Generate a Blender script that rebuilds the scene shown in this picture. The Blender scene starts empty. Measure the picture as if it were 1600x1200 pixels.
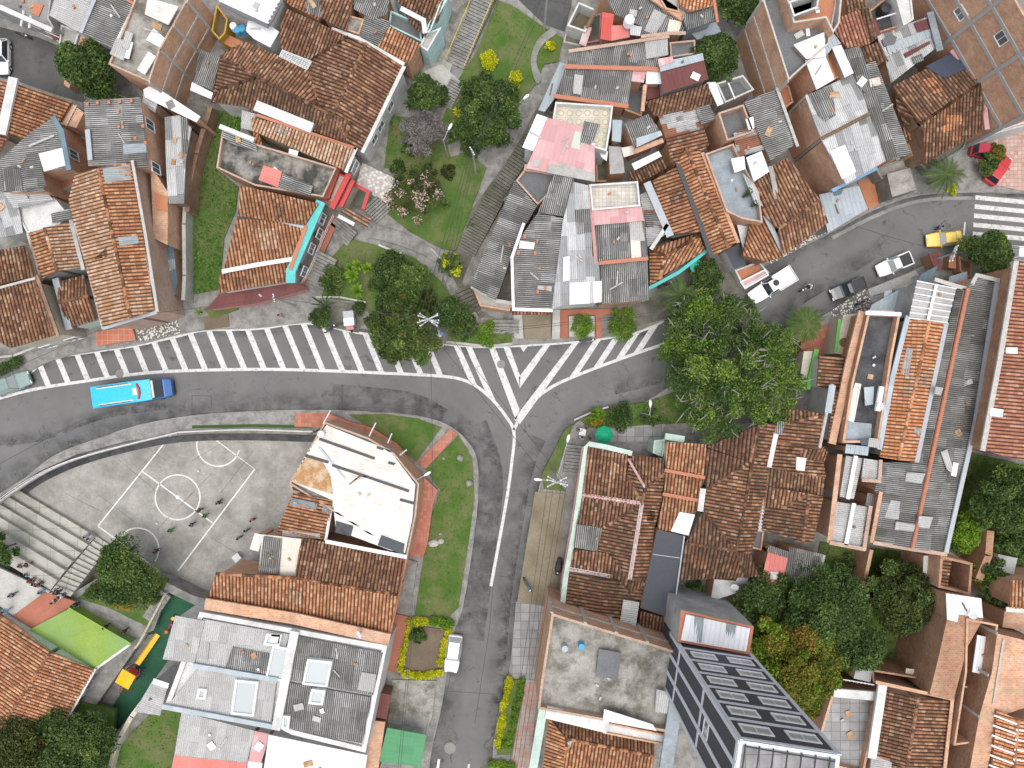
import bpy, math, random
import numpy as np
from mathutils import Vector, Matrix
from mathutils.geometry import tessellate_polygon
random.seed(7); RNG = np.random.default_rng(7)
SC = bpy.context.scene; COL = SC.collection
# ------------------------------------------------------------ camera, sky, sun, exposure
CAMH = 84.0; FPX = 1150.0            # camera height (m); focal length in photo pixels (photo is 1600 wide)
cd = bpy.data.cameras.new('camera'); cam = bpy.data.objects.new('camera', cd); COL.objects.link(cam)
cam.location = (0, 0, CAMH); cd.sensor_width = 36; cd.lens = 36 * FPX / 1600; cd.clip_end = 1000
SC.camera = cam
w = bpy.data.worlds.new('World'); SC.world = w; w.use_nodes = True
nt = w.node_tree; nt.nodes.clear()
sky = nt.nodes.new('ShaderNodeTexSky'); sky.sky_type = 'NISHITA'; sky.sun_disc = False
sky.sun_elevation = math.radians(81); sky.sun_rotation = math.radians(180); sky.dust_density = 4; sky.air_density = 1.0
hs = nt.nodes.new('ShaderNodeHueSaturation'); hs.inputs['Saturation'].default_value = 0.35
bg = nt.nodes.new('ShaderNodeBackground'); bg.inputs['Strength'].default_value = 0.15
wo = nt.nodes.new('ShaderNodeOutputWorld')
nt.links.new(sky.outputs[0], hs.inputs['Color']); nt.links.new(hs.outputs[0], bg.inputs['Color']); nt.links.new(bg.outputs[0], wo.inputs[0])
sd = bpy.data.lights.new('sun', 'SUN'); sd.energy = 0.6; sd.angle = math.radians(50); sd.color = (1, 0.97, 0.93)
sun = bpy.data.objects.new('sun', sd); COL.objects.link(sun)
sun.rotation_euler = (math.radians(9), 0, math.radians(0))
SC.view_settings.view_transform = 'Standard'; SC.view_settings.look = 'None'; SC.view_settings.exposure = 0.72; SC.view_settings.gamma = 1
# ------------------------------------------------------------ helpers
def W(px, py, z=0.0):                # a photo pixel + a real height -> the world point seen there
    k = (CAMH - z) / FPX
    return Vector(((px - 800) * k, (600 - py) * k, z))
def parse(s, z=0.0, rise=0.0):       # "x,y" at z ; each '+' adds one rise ; "@d" adds d metres
    out = []
    for t in s.split():
        zz = z
        if '@' in t: t, d = t.split('@'); zz += float(d)
        while t.endswith('+'): t = t[:-1]; zz += rise
        x, y = t.split(','); out.append((float(x), float(y), zz))
    return out
def WP(s, z=0.0, rise=0.0): return [W(*p) for p in parse(s, z, rise)]
def area2(P): return sum(P[i].x * P[(i+1) % len(P)].y - P[(i+1) % len(P)].x * P[i].y for i in range(len(P))) / 2
def ccw(P): return P if area2(P) > 0 else P[::-1]
def shrink(P, d):                    # P counter-clockwise
    n = len(P); out = []
    for i in range(n):
        a, b, c = P[i-1], P[i], P[(i+1) % n]
        e1 = Vector((b.x-a.x, b.y-a.y)); e2 = Vector((c.x-b.x, c.y-b.y))
        if e1.length < 1e-6 or e2.length < 1e-6: out.append(b.copy()); continue
        e1.normalize(); e2.normalize()
        n1 = Vector((-e1.y, e1.x)); n2 = Vector((-e2.y, e2.x)); m = n1 + n2
        if m.length < 0.3: m = n1.copy(); k = d
        else:
            m.normalize(); k = d / max(0.35, m.dot(n1))
        out.append(Vector((b.x + m.x*k, b.y + m.y*k, b.z)))
    return out
class MB:
    def __init__(s): s.v = []; s.f = []; s.uv = []; s.m = []
    def face(s, pts, uvs=None, m=0):
        i = len(s.v); s.v.extend([(p[0], p[1], p[2]) for p in pts]); s.f.append(tuple(range(i, i+len(pts))))
        s.uv.append(uvs if uvs else [(p[0], p[1]) for p in pts]); s.m.append(m)
    def quad(s, a, b, c, d, m=0):    # a wall-like quad with metric uvs: a->b horizontal, then up
        L = (Vector(b) - Vector(a)).length; Hh = (Vector(d) - Vector(a)).length
        u0 = a[0] * 0.7 + a[1] * 0.9
        s.face([a, b, c, d], [(u0, a[2]), (u0+L, a[2]), (u0+L, a[2]+Hh), (u0, a[2]+Hh)], m)
    def wall(s, P, z0, z1=None, m=0, zt=0.0):   # outward vertical faces of a ccw polygon, from z0 to each point's z (or z1)
        n = len(P)
        for i in range(n):
            a, b = P[i], P[(i+1) % n]
            ta = (z1 if z1 is not None else a.z) + zt; tb = (z1 if z1 is not None else b.z) + zt
            if ta <= z0 and tb <= z0: continue
            s.quad((a.x, a.y, z0), (b.x, b.y, z0), (b.x, b.y, tb), (a.x, a.y, ta), m)
    def cap(s, P, z=None, m=0, flip=False):
        Q = [Vector((p.x, p.y, p.z if z is None else z)) for p in P]
        for t in tessellate_polygon([Q]):
            tri = [Q[i] for i in t]
            nz = (tri[1]-tri[0]).cross(tri[2]-tri[0]).z
            if (nz < 0) != flip: tri = tri[::-1]
            s.face(tri, m=m)
    def prism(s, P, z0, z1, m=0):
        P = ccw(P); s.wall(P, z0, z1, m); s.cap(P, z1, m)
    def box(s, c, sz, yaw=0.0, m=0, tilt=None):
        M = Matrix.Translation(Vector(c)) @ Matrix.Rotation(yaw, 4, 'Z')
        if tilt: M = M @ tilt
        x, y, z = [q/2 for q in sz]
        V = [M @ Vector(p) for p in ((-x,-y,-z),(x,-y,-z),(x,y,-z),(-x,y,-z),(-x,-y,z),(x,-y,z),(x,y,z),(-x,y,z))]
        for f in ((0,3,2,1),(4,5,6,7),(0,1,5,4),(1,2,6,5),(2,3,7,6),(3,0,4,7)): s.face([V[i] for i in f], m=m)
    def tube(s, pts, rad, seg=6, m=0, caps=True):
        if not hasattr(rad, '__len__'): rad = [rad]*len(pts)
        pts = [Vector(p) for p in pts]; rings = []
        for i, p in enumerate(pts):
            d = (pts[min(i+1, len(pts)-1)] - pts[max(i-1, 0)]).normalized()
            up = Vector((0,0,1)) if abs(d.z) < .9 else Vector((1,0,0))
            x = d.cross(up).normalized(); y = d.cross(x)
            rings.append([p + (x*math.cos(2*math.pi*k/seg) + y*math.sin(2*math.pi*k/seg))*rad[i] for k in range(seg)])
        for i in range(len(rings)-1):
            for k in range(seg):
                s.face([rings[i][k], rings[i][(k+1) % seg], rings[i+1][(k+1) % seg], rings[i+1][k]][::-1], m=m)
        if caps: s.face(rings[0], m=m); s.face(rings[-1][::-1], m=m)
    def lathe(s, c, prof, seg=14, m=0, axis='Z', M=None):   # prof: (r, z)
        c = Vector(c)
        def P(r, z, k):
            a = 2*math.pi*k/seg; v = Vector((r*math.cos(a), r*math.sin(a), z))
            if axis == 'Y': v = Vector((v.x, v.z, v.y))
            if M: v = M @ v
            return c + v
        for (r0, z0), (r1, z1) in zip(prof, prof[1:]):
            for k in range(seg):
                q = [P(r0,z0,k), P(r0,z0,k+1), P(r1,z1,k+1), P(r1,z1,k)]
                if r0 < 1e-5: q = [q[0], q[2], q[3]]
                elif r1 < 1e-5: q = q[:3]
                if axis == 'Y': q = q[::-1]
                s.face(q, m=m)
    def build(s, name, mats, parent=None, org=None, smooth=False, kind=None):
        if not s.f: return None
        me = bpy.data.meshes.new(name)
        o = org if org is not None else (Vector(parent['org']) if parent is not None and 'org' in parent else Vector((0,0,0)))
        V = np.array(s.v, dtype=np.float64) - np.array(o)
        n = len(s.f); lens = np.array([len(f) for f in s.f], dtype=np.int32)
        me.vertices.add(len(V)); me.vertices.foreach_set('co', V.ravel())
        me.loops.add(int(lens.sum())); me.loops.foreach_set('vertex_index', np.array([i for f in s.f for i in f], dtype=np.int32))
        me.polygons.add(n); me.polygons.foreach_set('loop_start', np.concatenate([[0], np.cumsum(lens)[:-1]]).astype(np.int32))
        if not isinstance(mats, (list, tuple)): mats = [mats]
        for mt in mats: me.materials.append(MAT[mt] if isinstance(mt, str) else mt)
        me.polygons.foreach_set('material_index', np.array(s.m, dtype=np.int32))
        uv = me.uv_layers.new(name='UVMap'); uv.data.foreach_set('uv', np.array([c for f in s.uv for p in f for c in p], dtype=np.float32))
        me.update(calc_edges=True)
        if smooth: me.polygons.foreach_set('use_smooth', np.ones(n, dtype=bool))
        ob = bpy.data.objects.new(name, me); COL.objects.link(ob)
        if parent is not None: ob.parent = parent
        elif org is not None: ob.location = o
        if parent is not None: ob['org'] = list(o)
        if kind: ob['kind'] = kind
        return ob
def tag(o, label, cat=None, group=None, kind=None):
    if label: o['label'] = label
    if cat: o['category'] = cat
    if group: o['group'] = group
    if kind: o['kind'] = kind
    return o
def empty(name, loc, label, cat, group=None, rz=0.0):
    o = bpy.data.objects.new(name, None); COL.objects.link(o); o.location = loc; o.rotation_euler = (0,0,rz); o.empty_display_size = .3
    return tag(o, label, cat, group)
def copy_tree(o, parent=None):
    c = o.copy(); COL.objects.link(c)
    if parent is not None: c.parent = parent
    for ch in list(o.children): copy_tree(ch, c)
    return c
# ------------------------------------------------------------ materials
MAT = {}
class NB:
    def __init__(s, name, rough=0.85, spec=0.3):
        s.mat = bpy.data.materials.new(name); s.mat.use_nodes = True; s.t = s.mat.node_tree; s.t.nodes.clear()
        s.out = s.n('ShaderNodeOutputMaterial'); s.b = s.n('ShaderNodeBsdfPrincipled')
        s.t.links.new(s.b.outputs[0], s.out.inputs[0]); s.b.inputs['Roughness'].default_value = rough
        s.b.inputs['Specular IOR Level'].default_value = spec; MAT[name] = s.mat
    def n(s, t, **kw):
        nd = s.t.nodes.new(t)
        for k, v in kw.items(): setattr(nd, k, v)
        return nd
    def l(s, a, b): s.t.links.new(a, b)
    def co(s, uv=False):
        if uv: return s.n('ShaderNodeUVMap').outputs[0]
        if not hasattr(s, '_g'): s._g = s.n('ShaderNodeNewGeometry').outputs['Position']
        return s._g
    def noise(s, scale, vec=None, detail=4, rough=.6, sc=None):
        nd = s.n('ShaderNodeTexNoise'); nd.inputs['Scale'].default_value = scale; nd.inputs['Detail'].default_value = detail; nd.inputs['Roughness'].default_value = rough
        v = vec if vec is not None else s.co()
        if sc:
            mp = s.n('ShaderNodeMapping'); mp.inputs['Scale'].default_value = sc; s.l(v, mp.inputs[0]); v = mp.outputs[0]
        s.l(v, nd.inputs['Vector']); return nd.outputs[0]
    def ramp(s, fac, stops, interp='LINEAR'):
        nd = s.n('ShaderNodeValToRGB'); cr = nd.color_ramp; cr.interpolation = interp
        while len(cr.elements) < len(stops): cr.elements.new(0.5)
        for e, (p, c) in zip(cr.elements, stops):
            e.position = p; e.color = (c if len(c) == 4 else (*c, 1)) if hasattr(c, '__len__') else (c, c, c, 1)
        s.l(fac, nd.inputs[0]); return nd.outputs[0]
    def mix(s, fac, a, b, mode='MIX'):
        nd = s.n('ShaderNodeMix', data_type='RGBA', blend_type=mode)
        for i, x in ((0, fac), (6, a), (7, b)):
            if isinstance(x, (int, float)): nd.inputs[i].default_value = x if i == 0 else (x, x, x, 1)
            elif isinstance(x, tuple): nd.inputs[i].default_value = (*x, 1)
            else: s.l(x, nd.inputs[i])
        return nd.outputs[2]
    def math(s, op, a, b=0.0):
        nd = s.n('ShaderNodeMath', operation=op)
        for i, x in ((0, a), (1, b)):
            if isinstance(x, (int, float)): nd.inputs[i].default_value = x
            else: s.l(x, nd.inputs[i])
        return nd.outputs[0]
    def vfloor(s, vec, sc):
        m = s.n('ShaderNodeVectorMath', operation='MULTIPLY'); s.l(vec, m.inputs[0]); m.inputs[1].default_value = sc
        f = s.n('ShaderNodeVectorMath', operation='FLOOR'); s.l(m.outputs[0], f.inputs[0]); return f.outputs[0], m.outputs[0]
    def white(s, vec):
        nd = s.n('ShaderNodeTexWhiteNoise', noise_dimensions='3D'); s.l(vec, nd.inputs['Vector']); return nd.outputs['Value']
    def seed(s, vec):                 # different pattern for each object
        oi = s.n('ShaderNodeObjectInfo'); a = s.n('ShaderNodeVectorMath', operation='ADD'); s.l(vec, a.inputs[0])
        c = s.n('ShaderNodeCombineXYZ'); s.l(oi.outputs['Random'], c.inputs[2]); s.l(c.outputs[0], a.inputs[1]); return a.outputs[0]
    def color(s, c): s.l(c, s.b.inputs['Base Color'])
    def bump(s, h, dist=.02, st=.5):
        nd = s.n('ShaderNodeBump'); nd.inputs['Distance'].default_value = dist; nd.inputs['Strength'].default_value = st; s.l(h, nd.inputs['Height']); s.l(nd.outputs[0], s.b.inputs['Normal'])
def tile_mat(name, stops, moss=(0.05,0.04,0.03), mossamt=.6, lich=.25):
    b = NB(name, .9, .15); uv = b.co(True)
    cell, _ = b.vfloor(uv, (1, 1, 1)); r = b.white(b.seed(cell))
    base = b.ramp(r, stops)
    pos = b.co()
    base = b.mix(b.ramp(b.noise(1.3, pos, 3), [(.35, 0), (.7, .35)]), base, (0.30,0.16,0.10))
    # lichen and soot settle in blotches; channels between barrels hold dirt plus painted shade
    blot = b.ramp(b.noise(.35, pos, 6, .7), [(.40, 0.0), (.62, 1.0)])
    fine = b.ramp(b.noise(3.2, pos, 4, .7), [(.40, 0.0), (.62, 1.0)])
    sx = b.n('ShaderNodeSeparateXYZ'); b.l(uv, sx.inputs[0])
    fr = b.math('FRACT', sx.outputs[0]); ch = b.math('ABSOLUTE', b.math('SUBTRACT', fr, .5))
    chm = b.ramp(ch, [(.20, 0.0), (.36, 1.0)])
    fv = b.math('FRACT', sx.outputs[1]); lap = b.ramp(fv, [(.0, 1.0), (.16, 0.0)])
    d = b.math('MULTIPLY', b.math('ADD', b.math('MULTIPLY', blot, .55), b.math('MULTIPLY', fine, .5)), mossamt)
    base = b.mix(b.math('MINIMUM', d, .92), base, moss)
    base = b.mix(b.math('MULTIPLY', chm, .8), base, tuple(c*.8 for c in moss))  # valley shade and grime painted together in the moss colour
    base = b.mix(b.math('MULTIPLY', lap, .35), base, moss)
    li = b.ramp(b.noise(6.0, pos, 2), [(.62, 0.0), (.72, 1.0)])
    base = b.mix(b.math('MULTIPLY', li, lich), base, (0.42,0.38,0.32))
    oi = b.n('ShaderNodeObjectInfo'); base = b.mix(1.0, base, b.ramp(oi.outputs['Random'], [(0, .84), (1, 1.16)]), 'MULTIPLY')
    b.color(base)
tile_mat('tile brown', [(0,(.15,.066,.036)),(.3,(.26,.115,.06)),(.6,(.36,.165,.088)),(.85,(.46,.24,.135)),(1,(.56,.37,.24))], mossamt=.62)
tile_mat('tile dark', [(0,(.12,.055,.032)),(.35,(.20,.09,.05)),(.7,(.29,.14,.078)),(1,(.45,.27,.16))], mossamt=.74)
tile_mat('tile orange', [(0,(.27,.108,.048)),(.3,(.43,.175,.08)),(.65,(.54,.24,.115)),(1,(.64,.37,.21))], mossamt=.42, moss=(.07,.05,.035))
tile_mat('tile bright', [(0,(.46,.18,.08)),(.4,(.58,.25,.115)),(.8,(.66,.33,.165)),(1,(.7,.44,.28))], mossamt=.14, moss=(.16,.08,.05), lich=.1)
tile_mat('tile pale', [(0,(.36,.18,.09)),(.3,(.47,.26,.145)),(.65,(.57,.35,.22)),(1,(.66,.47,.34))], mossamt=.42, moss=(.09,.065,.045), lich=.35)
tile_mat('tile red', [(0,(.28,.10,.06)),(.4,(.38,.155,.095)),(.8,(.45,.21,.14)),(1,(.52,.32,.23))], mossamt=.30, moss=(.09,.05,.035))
def sheet_mat(name, stops, dirt=(.05,.05,.045), amt=.5, rough=.8, sheet=(1.1, .55, 1), seam=.5, metal=0.0, groove=0.0):
    b = NB(name, rough, .3); uv = b.co(True)
    c0, _ = b.vfloor(uv, (sheet[0], 0, 0)); r0 = b.white(b.seed(c0)); cx = b.n('ShaderNodeCombineXYZ'); b.l(b.math('MULTIPLY', r0, 2.3), cx.inputs[1])
    ad = b.n('ShaderNodeVectorMath', operation='ADD'); b.l(uv, ad.inputs[0]); b.l(cx.outputs[0], ad.inputs[1])
    cell, sc = b.vfloor(ad.outputs[0], sheet); r = b.white(b.seed(cell))
    base = b.ramp(r, stops); pos = b.co()
    if groove:  # corrugation stripes: groove shade painted into the colour along with grime
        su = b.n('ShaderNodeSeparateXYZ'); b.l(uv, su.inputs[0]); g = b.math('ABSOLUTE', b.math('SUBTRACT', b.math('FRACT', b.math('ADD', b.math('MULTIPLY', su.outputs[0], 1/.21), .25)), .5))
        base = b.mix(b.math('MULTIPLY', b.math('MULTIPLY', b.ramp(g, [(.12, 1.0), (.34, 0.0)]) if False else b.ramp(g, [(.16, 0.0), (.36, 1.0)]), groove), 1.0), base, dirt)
    st = b.ramp(b.noise(1.0, uv, 5, .7, (5.0, .45, 1)), [(.38, 0.0), (.68, 1.0)])
    bl = b.ramp(b.noise(.5, pos, 5, .7), [(.42, 0.0), (.68, 1.0)])
    d = b.math('MULTIPLY', b.math('ADD', b.math('MULTIPLY', st, .6), b.math('MULTIPLY', bl, .5)), amt)
    base = b.mix(b.math('MINIMUM', d, .9), base, dirt)
    sx = b.n('ShaderNodeSeparateXYZ'); b.l(sc, sx.inputs[0])
    e = b.ramp(b.math('FRACT', sx.outputs[1]), [(.0, 1.0), (.035, 0.0)])
    base = b.mix(b.math('MULTIPLY', e, seam), base, tuple(c*.8 for c in dirt))
    if metal:
        b.b.inputs['Metallic'].default_value = metal
    b.color(base)
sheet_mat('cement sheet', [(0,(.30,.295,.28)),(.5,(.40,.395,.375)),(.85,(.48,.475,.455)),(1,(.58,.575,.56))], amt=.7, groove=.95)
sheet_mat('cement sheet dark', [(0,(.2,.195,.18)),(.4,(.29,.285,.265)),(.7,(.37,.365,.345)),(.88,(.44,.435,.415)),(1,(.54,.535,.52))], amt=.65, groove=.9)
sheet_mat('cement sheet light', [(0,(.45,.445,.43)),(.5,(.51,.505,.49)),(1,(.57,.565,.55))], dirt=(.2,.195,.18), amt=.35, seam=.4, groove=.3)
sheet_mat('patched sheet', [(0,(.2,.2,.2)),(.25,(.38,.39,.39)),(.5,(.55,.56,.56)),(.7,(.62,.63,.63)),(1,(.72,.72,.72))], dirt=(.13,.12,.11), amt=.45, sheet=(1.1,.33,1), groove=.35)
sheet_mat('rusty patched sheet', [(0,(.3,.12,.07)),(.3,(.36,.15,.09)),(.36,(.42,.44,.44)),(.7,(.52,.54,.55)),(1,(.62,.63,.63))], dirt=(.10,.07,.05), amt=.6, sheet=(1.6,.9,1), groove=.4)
sheet_mat('white sheet', [(0,(.68,.69,.70)),(1,(.75,.75,.76))], dirt=(.45,.44,.42), amt=.16, rough=.5, seam=.2)
sheet_mat('stained white sheet', [(0,(.66,.65,.62)),(1,(.74,.73,.70))], dirt=(.40,.32,.23), amt=.7, rough=.5, seam=.25)
sheet_mat('blue grey sheet', [(0,(.33,.38,.41)),(1,(.42,.47,.5))], dirt=(.2,.22,.24), amt=.3, rough=.5, seam=.3)
sheet_mat('slate blue sheet', [(0,(.11,.17,.21)),(1,(.17,.24,.28))], dirt=(.06,.09,.1), amt=.4, rough=.5)
sheet_mat('pink sheet', [(0,(.50,.27,.27)),(.6,(.56,.33,.33)),(.9,(.58,.38,.38)),(1,(.5,.55,.48))], dirt=(.42,.24,.23), amt=.3, seam=.25)
sheet_mat('coral sheet', [(0,(.55,.17,.145)),(1,(.62,.22,.19))], dirt=(.4,.16,.13), amt=.3, seam=.3)
sheet_mat('red sheet', [(0,(.5,.08,.065)),(1,(.56,.13,.11))], dirt=(.35,.08,.07), amt=.3)
sheet_mat('maroon sheet', [(0,(.14,.05,.045)),(1,(.17,.063,.058))], dirt=(.09,.04,.04), amt=.3, seam=.3)
sheet_mat('green sheet', [(0,(.06,.24,.10)),(1,(.08,.28,.12))], dirt=(.04,.12,.06), amt=.3, rough=.5)
sheet_mat('cream sheet', [(0,(.62,.58,.5)),(1,(.7,.66,.58))], dirt=(.3,.25,.18), amt=.3)
def noisy(name, c1, c2, sc=.8, rough=.9, dirt=None, damt=.5, dsc=.3, speck=None, bump=0, spec=.25, fine=6.0):
    b = NB(name, rough, spec); pos = b.co()
    f = b.ramp(b.noise(sc, pos, 6, .65), [(.3, 0.0), (.7, 1.0)])
    base = b.mix(f, c1, c2)
    fn = b.ramp(b.noise(fine, pos, 3, .6), [(.3, .86), (.7, 1.12)])
    base = b.mix(1.0, base, fn, 'MULTIPLY')
    if dirt: base = b.mix(b.math('MULTIPLY', b.ramp(b.noise(dsc, pos, 7, .72), [(.45, 0.0), (.62, 1.0)]), damt), base, dirt)
    if speck:
        v = b.n('ShaderNodeTexVoronoi'); v.inputs['Scale'].default_value = speck[1]; b.l(pos, v.inputs['Vector'])
        base = b.mix(b.ramp(v.outputs['Distance'], [(.34, 1.0), (.52, 0.0)]), base, speck[0])
    b.color(base)
    if bump: b.bump(b.noise(fine, pos, 3), bump, .6)
    return b
noisy('concrete', (.2,.195,.18), (.31,.305,.285), .7, dirt=(.09,.085,.07), damt=.6)
noisy('stained concrete', (.22,.21,.185), (.40,.385,.35), .55, dirt=(.08,.072,.045), damt=.8, dsc=.4)
noisy('pale concrete', (.38,.37,.34), (.47,.46,.43), .8, dirt=(.2,.19,.16), damt=.5)
noisy('court concrete', (.26,.25,.225), (.40,.385,.35), .5, dirt=(.17,.165,.145), damt=.6, dsc=.3)
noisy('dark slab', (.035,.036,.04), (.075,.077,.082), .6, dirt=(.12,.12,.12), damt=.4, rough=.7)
noisy('black stained slab', (.035,.034,.03), (.07,.068,.06), .8, dirt=(.38,.36,.32), damt=.75, dsc=.3)
noisy('blue grey slab', (.23,.27,.30), (.33,.37,.40), .5, dirt=(.13,.14,.15), damt=.5, dsc=.4, rough=.5)
noisy('grey slab', (.13,.135,.14), (.19,.195,.2), .6, dirt=(.07,.07,.07), damt=.6)
noisy('pavement', (.22,.215,.2), (.30,.29,.27), 1.0, dirt=(.10,.095,.08), damt=.6, dsc=.9)
noisy('soil', (.13,.095,.065), (.20,.15,.11), 1.2, dirt=(.06,.07,.03), damt=.4)
noisy('dry bed', (.20,.165,.11), (.29,.25,.18), 1.2, dirt=(.1,.09,.05), damt=.6)
noisy('yard earth', (.12,.11,.09), (.2,.19,.16), .9, dirt=(.05,.06,.03), damt=.6)
noisy('pebble floor', (.12,.115,.10), (.17,.165,.15), 1.5, speck=((.62,.60,.55), 4.2))
noisy('marble floor', (.36,.33,.30), (.55,.52,.48), 2.0, speck=((.68,.65,.61), 2.6))
noisy('plaster white', (.56,.56,.54), (.66,.66,.64), .8, dirt=(.30,.29,.27), damt=.45)
noisy('plaster grey', (.34,.34,.33), (.42,.42,.41), .8, dirt=(.16,.16,.15), damt=.5)
noisy('plaster cream', (.50,.46,.36), (.58,.53,.43), .8, dirt=(.25,.22,.16), damt=.4)
noisy('plaster aqua', (.42,.62,.62), (.50,.70,.69), .8, dirt=(.3,.36,.35), damt=.4)
noisy('plaster mint', (.42,.53,.46), (.50,.60,.53), .8, dirt=(.22,.28,.24), damt=.4)
noisy('plaster teal', (.10,.44,.42), (.14,.52,.49), .8, dirt=(.08,.3,.3), damt=.3)
noisy('plaster pink', (.44,.22,.2), (.5,.27,.24), .8, dirt=(.28,.16,.14), damt=.4)
noisy('plaster ochre', (.45,.28,.05), (.52,.34,.08), .8, dirt=(.3,.2,.06), damt=.4)
noisy('mud wall', (.25,.155,.10), (.36,.24,.165), .8, dirt=(.12,.08,.055), damt=.6)
noisy('mortar', (.36,.34,.31), (.5,.48,.45), 2.5)
noisy('red floor', (.33,.12,.075), (.42,.17,.11), 1.2, dirt=(.16,.085,.065), damt=.5)
noisy('orange floor', (.42,.17,.09), (.5,.22,.12), 1.0, dirt=(.25,.13,.08), damt=.4)
noisy('lime roof', (.20,.30,.055), (.25,.35,.075), .5, dirt=(.2,.33,.15), damt=.5, dsc=.2)
noisy('play floor', (.025,.095,.052), (.032,.115,.062), .9, dirt=(.02,.06,.04), damt=.4)
pb = noisy('white paint', (.58,.58,.56), (.66,.66,.64), 1.2, dirt=(.40,.40,.38), damt=.5, dsc=1.6)
_c = pb.b.inputs['Base Color'].links[0].from_socket
pb.color(pb.mix(pb.math('MULTIPLY', pb.ramp(pb.noise(2.2, None, 8, .8), [(.53, 0.0), (.63, 1.0)]), .7), _c, (.16,.158,.15)))
noisy('court paint', (.66,.65,.61), (.75,.74,.7), 1.5, dirt=(.42,.41,.38), damt=.5, dsc=1.4)
noisy('bark', (.10,.075,.05), (.17,.135,.10), 3, dirt=(.06,.05,.03))
noisy('rock', (.24,.22,.19), (.38,.36,.33), 2, dirt=(.14,.14,.1), bump=.05)
noisy('wood', (.15,.09,.05), (.22,.14,.08), 3)
noisy('grass base', (.055,.11,.018), (.09,.15,.03), .5, dirt=(.17,.14,.08), damt=.6, dsc=.25, fine=9)
noisy('rust', (.30,.15,.06), (.45,.26,.12), 1.5, dirt=(.6,.55,.45), damt=.5, dsc=1.0)
def asphalt(name, c1, c2):
    b = NB(name, .88, .25); pos = b.co()
    base = b.mix(b.ramp(b.noise(.12, pos, 6, .7), [(.35, 0.0), (.65, 1.0)]), c1, c2)
    base = b.mix(1.0, base, b.ramp(b.noise(14, pos, 2), [(.25, .78), (.75, 1.22)]), 'MULTIPLY')
    base = b.mix(b.math('MULTIPLY', b.ramp(b.noise(.55, pos, 8, .75), [(.58, 0.0), (.66, 1.0)]), .55), base, (.025,.025,.022))
    base = b.mix(b.math('MULTIPLY', b.ramp(b.noise(.33, pos, 8, .75, (1,1,3)), [(.62, 0.0), (.72, 1.0)]), .35), base, (.26,.25,.23))
    d = b.n('ShaderNodeVectorMath', operation='ADD'); b.l(pos, d.inputs[0]); b.l(b.noise(.6, pos, 4), d.inputs[1])
    wv = b.n('ShaderNodeTexNoise'); wv.inputs['Scale'].default_value = .7; wv.inputs['Detail'].default_value = 5; b.l(pos, wv.inputs['Vector'])
    add = b.n('ShaderNodeVectorMath', operation='MULTIPLY_ADD'); b.l(wv.outputs['Color'], add.inputs[0]); add.inputs[1].default_value = (2.5,2.5,0); b.l(pos, add.inputs[2])
    v = b.n('ShaderNodeTexVoronoi', feature='DISTANCE_TO_EDGE'); v.inputs['Scale'].default_value = .22; b.l(add.outputs[0], v.inputs['Vector'])
    crack = b.math('MULTIPLY', b.ramp(v.outputs['Distance'], [(.002, 1.0), (.010, 0.0)]), b.ramp(b.noise(.13, pos, 2), [(.52, 0.0), (.60, 1.0)]))
    base = b.mix(b.math('MULTIPLY', crack, .55), base, (.02,.02,.018))
    b.color(base)
asphalt('asphalt', (.125,.124,.12), (.165,.163,.156)); asphalt('dark asphalt', (.055,.055,.053), (.11,.11,.105))
def brick_mat(name, c1, c2, mortar, uvm=True, grime=.5):
    b = NB(name, .9, .15); uv = b.co(True); t = b.n('ShaderNodeTexBrick'); b.l(uv, t.inputs[0])
    t.inputs['Color1'].default_value = (*c1, 1); t.inputs['Color2'].default_value = (*c2, 1); t.inputs['Mortar'].default_value = (*mortar, 1)
    t.inputs['Scale'].default_value = 1.0; t.inputs['Brick Width'].default_value = .36; t.inputs['Row Height'].default_value = .22; t.inputs['Mortar Size'].default_value = .025
    base = b.mix(b.math('MULTIPLY', b.ramp(b.noise(.5, None, 6, .7), [(.4, 0.0), (.65, 1.0)]), grime), t.outputs[0], tuple(c*.42 for c in c1))
    base = b.mix(b.math('MULTIPLY', b.ramp(b.noise(2.6, None, 4, .7), [(.5, 0.0), (.7, 1.0)]), .35), base, mortar)
    b.color(base)
brick_mat('brick', (.52,.25,.135), (.66,.37,.22), (.5,.42,.34), grime=.42)
brick_mat('brick brown', (.34,.155,.082), (.47,.245,.14), (.36,.28,.21), grime=.4)
brick_mat('brick pale', (.42,.25,.17), (.52,.34,.25), (.46,.41,.36), grime=.3)
def grid_mat(name, c1, c2, line, cell, ring=False, uv=False):
    b = NB(name, .7, .3); t = b.n('ShaderNodeTexBrick'); t.offset = 0; b.l(b.co(uv), t.inputs[0])
    t.inputs['Color1'].default_value = (*c1, 1); t.inputs['Color2'].default_value = (*c2, 1); t.inputs['Mortar'].default_value = (*line, 1)
    t.inputs['Scale'].default_value = 1.0; t.inputs['Brick Width'].default_value = cell; t.inputs['Row Height'].default_value = cell; t.inputs['Mortar Size'].default_value = .03
    base = t.outputs[0]
    if ring:
        f, m = b.vfloor(b.co(), (1/cell, 1/cell, 0)); s_ = b.n('ShaderNodeVectorMath', operation='SUBTRACT'); b.l(m, s_.inputs[0]); b.l(f, s_.inputs[1])
        dd = b.n('ShaderNodeVectorMath', operation='DISTANCE'); b.l(s_.outputs[0], dd.inputs[0]); dd.inputs[1].default_value = (.5,.5,0)
        base = b.mix(b.ramp(dd.outputs['Value'], [(.22, 0.0), (.27, 1.0), (.36, 1.0), (.41, 0.0)]), base, (.44,.39,.29))
    base = b.mix(b.math('MULTIPLY', b.ramp(b.noise(.8, None, 5), [(.45, 0.0), (.65, 1.0)]), .4), base, tuple(c*.5 for c in c1))
    b.color(base)
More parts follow.
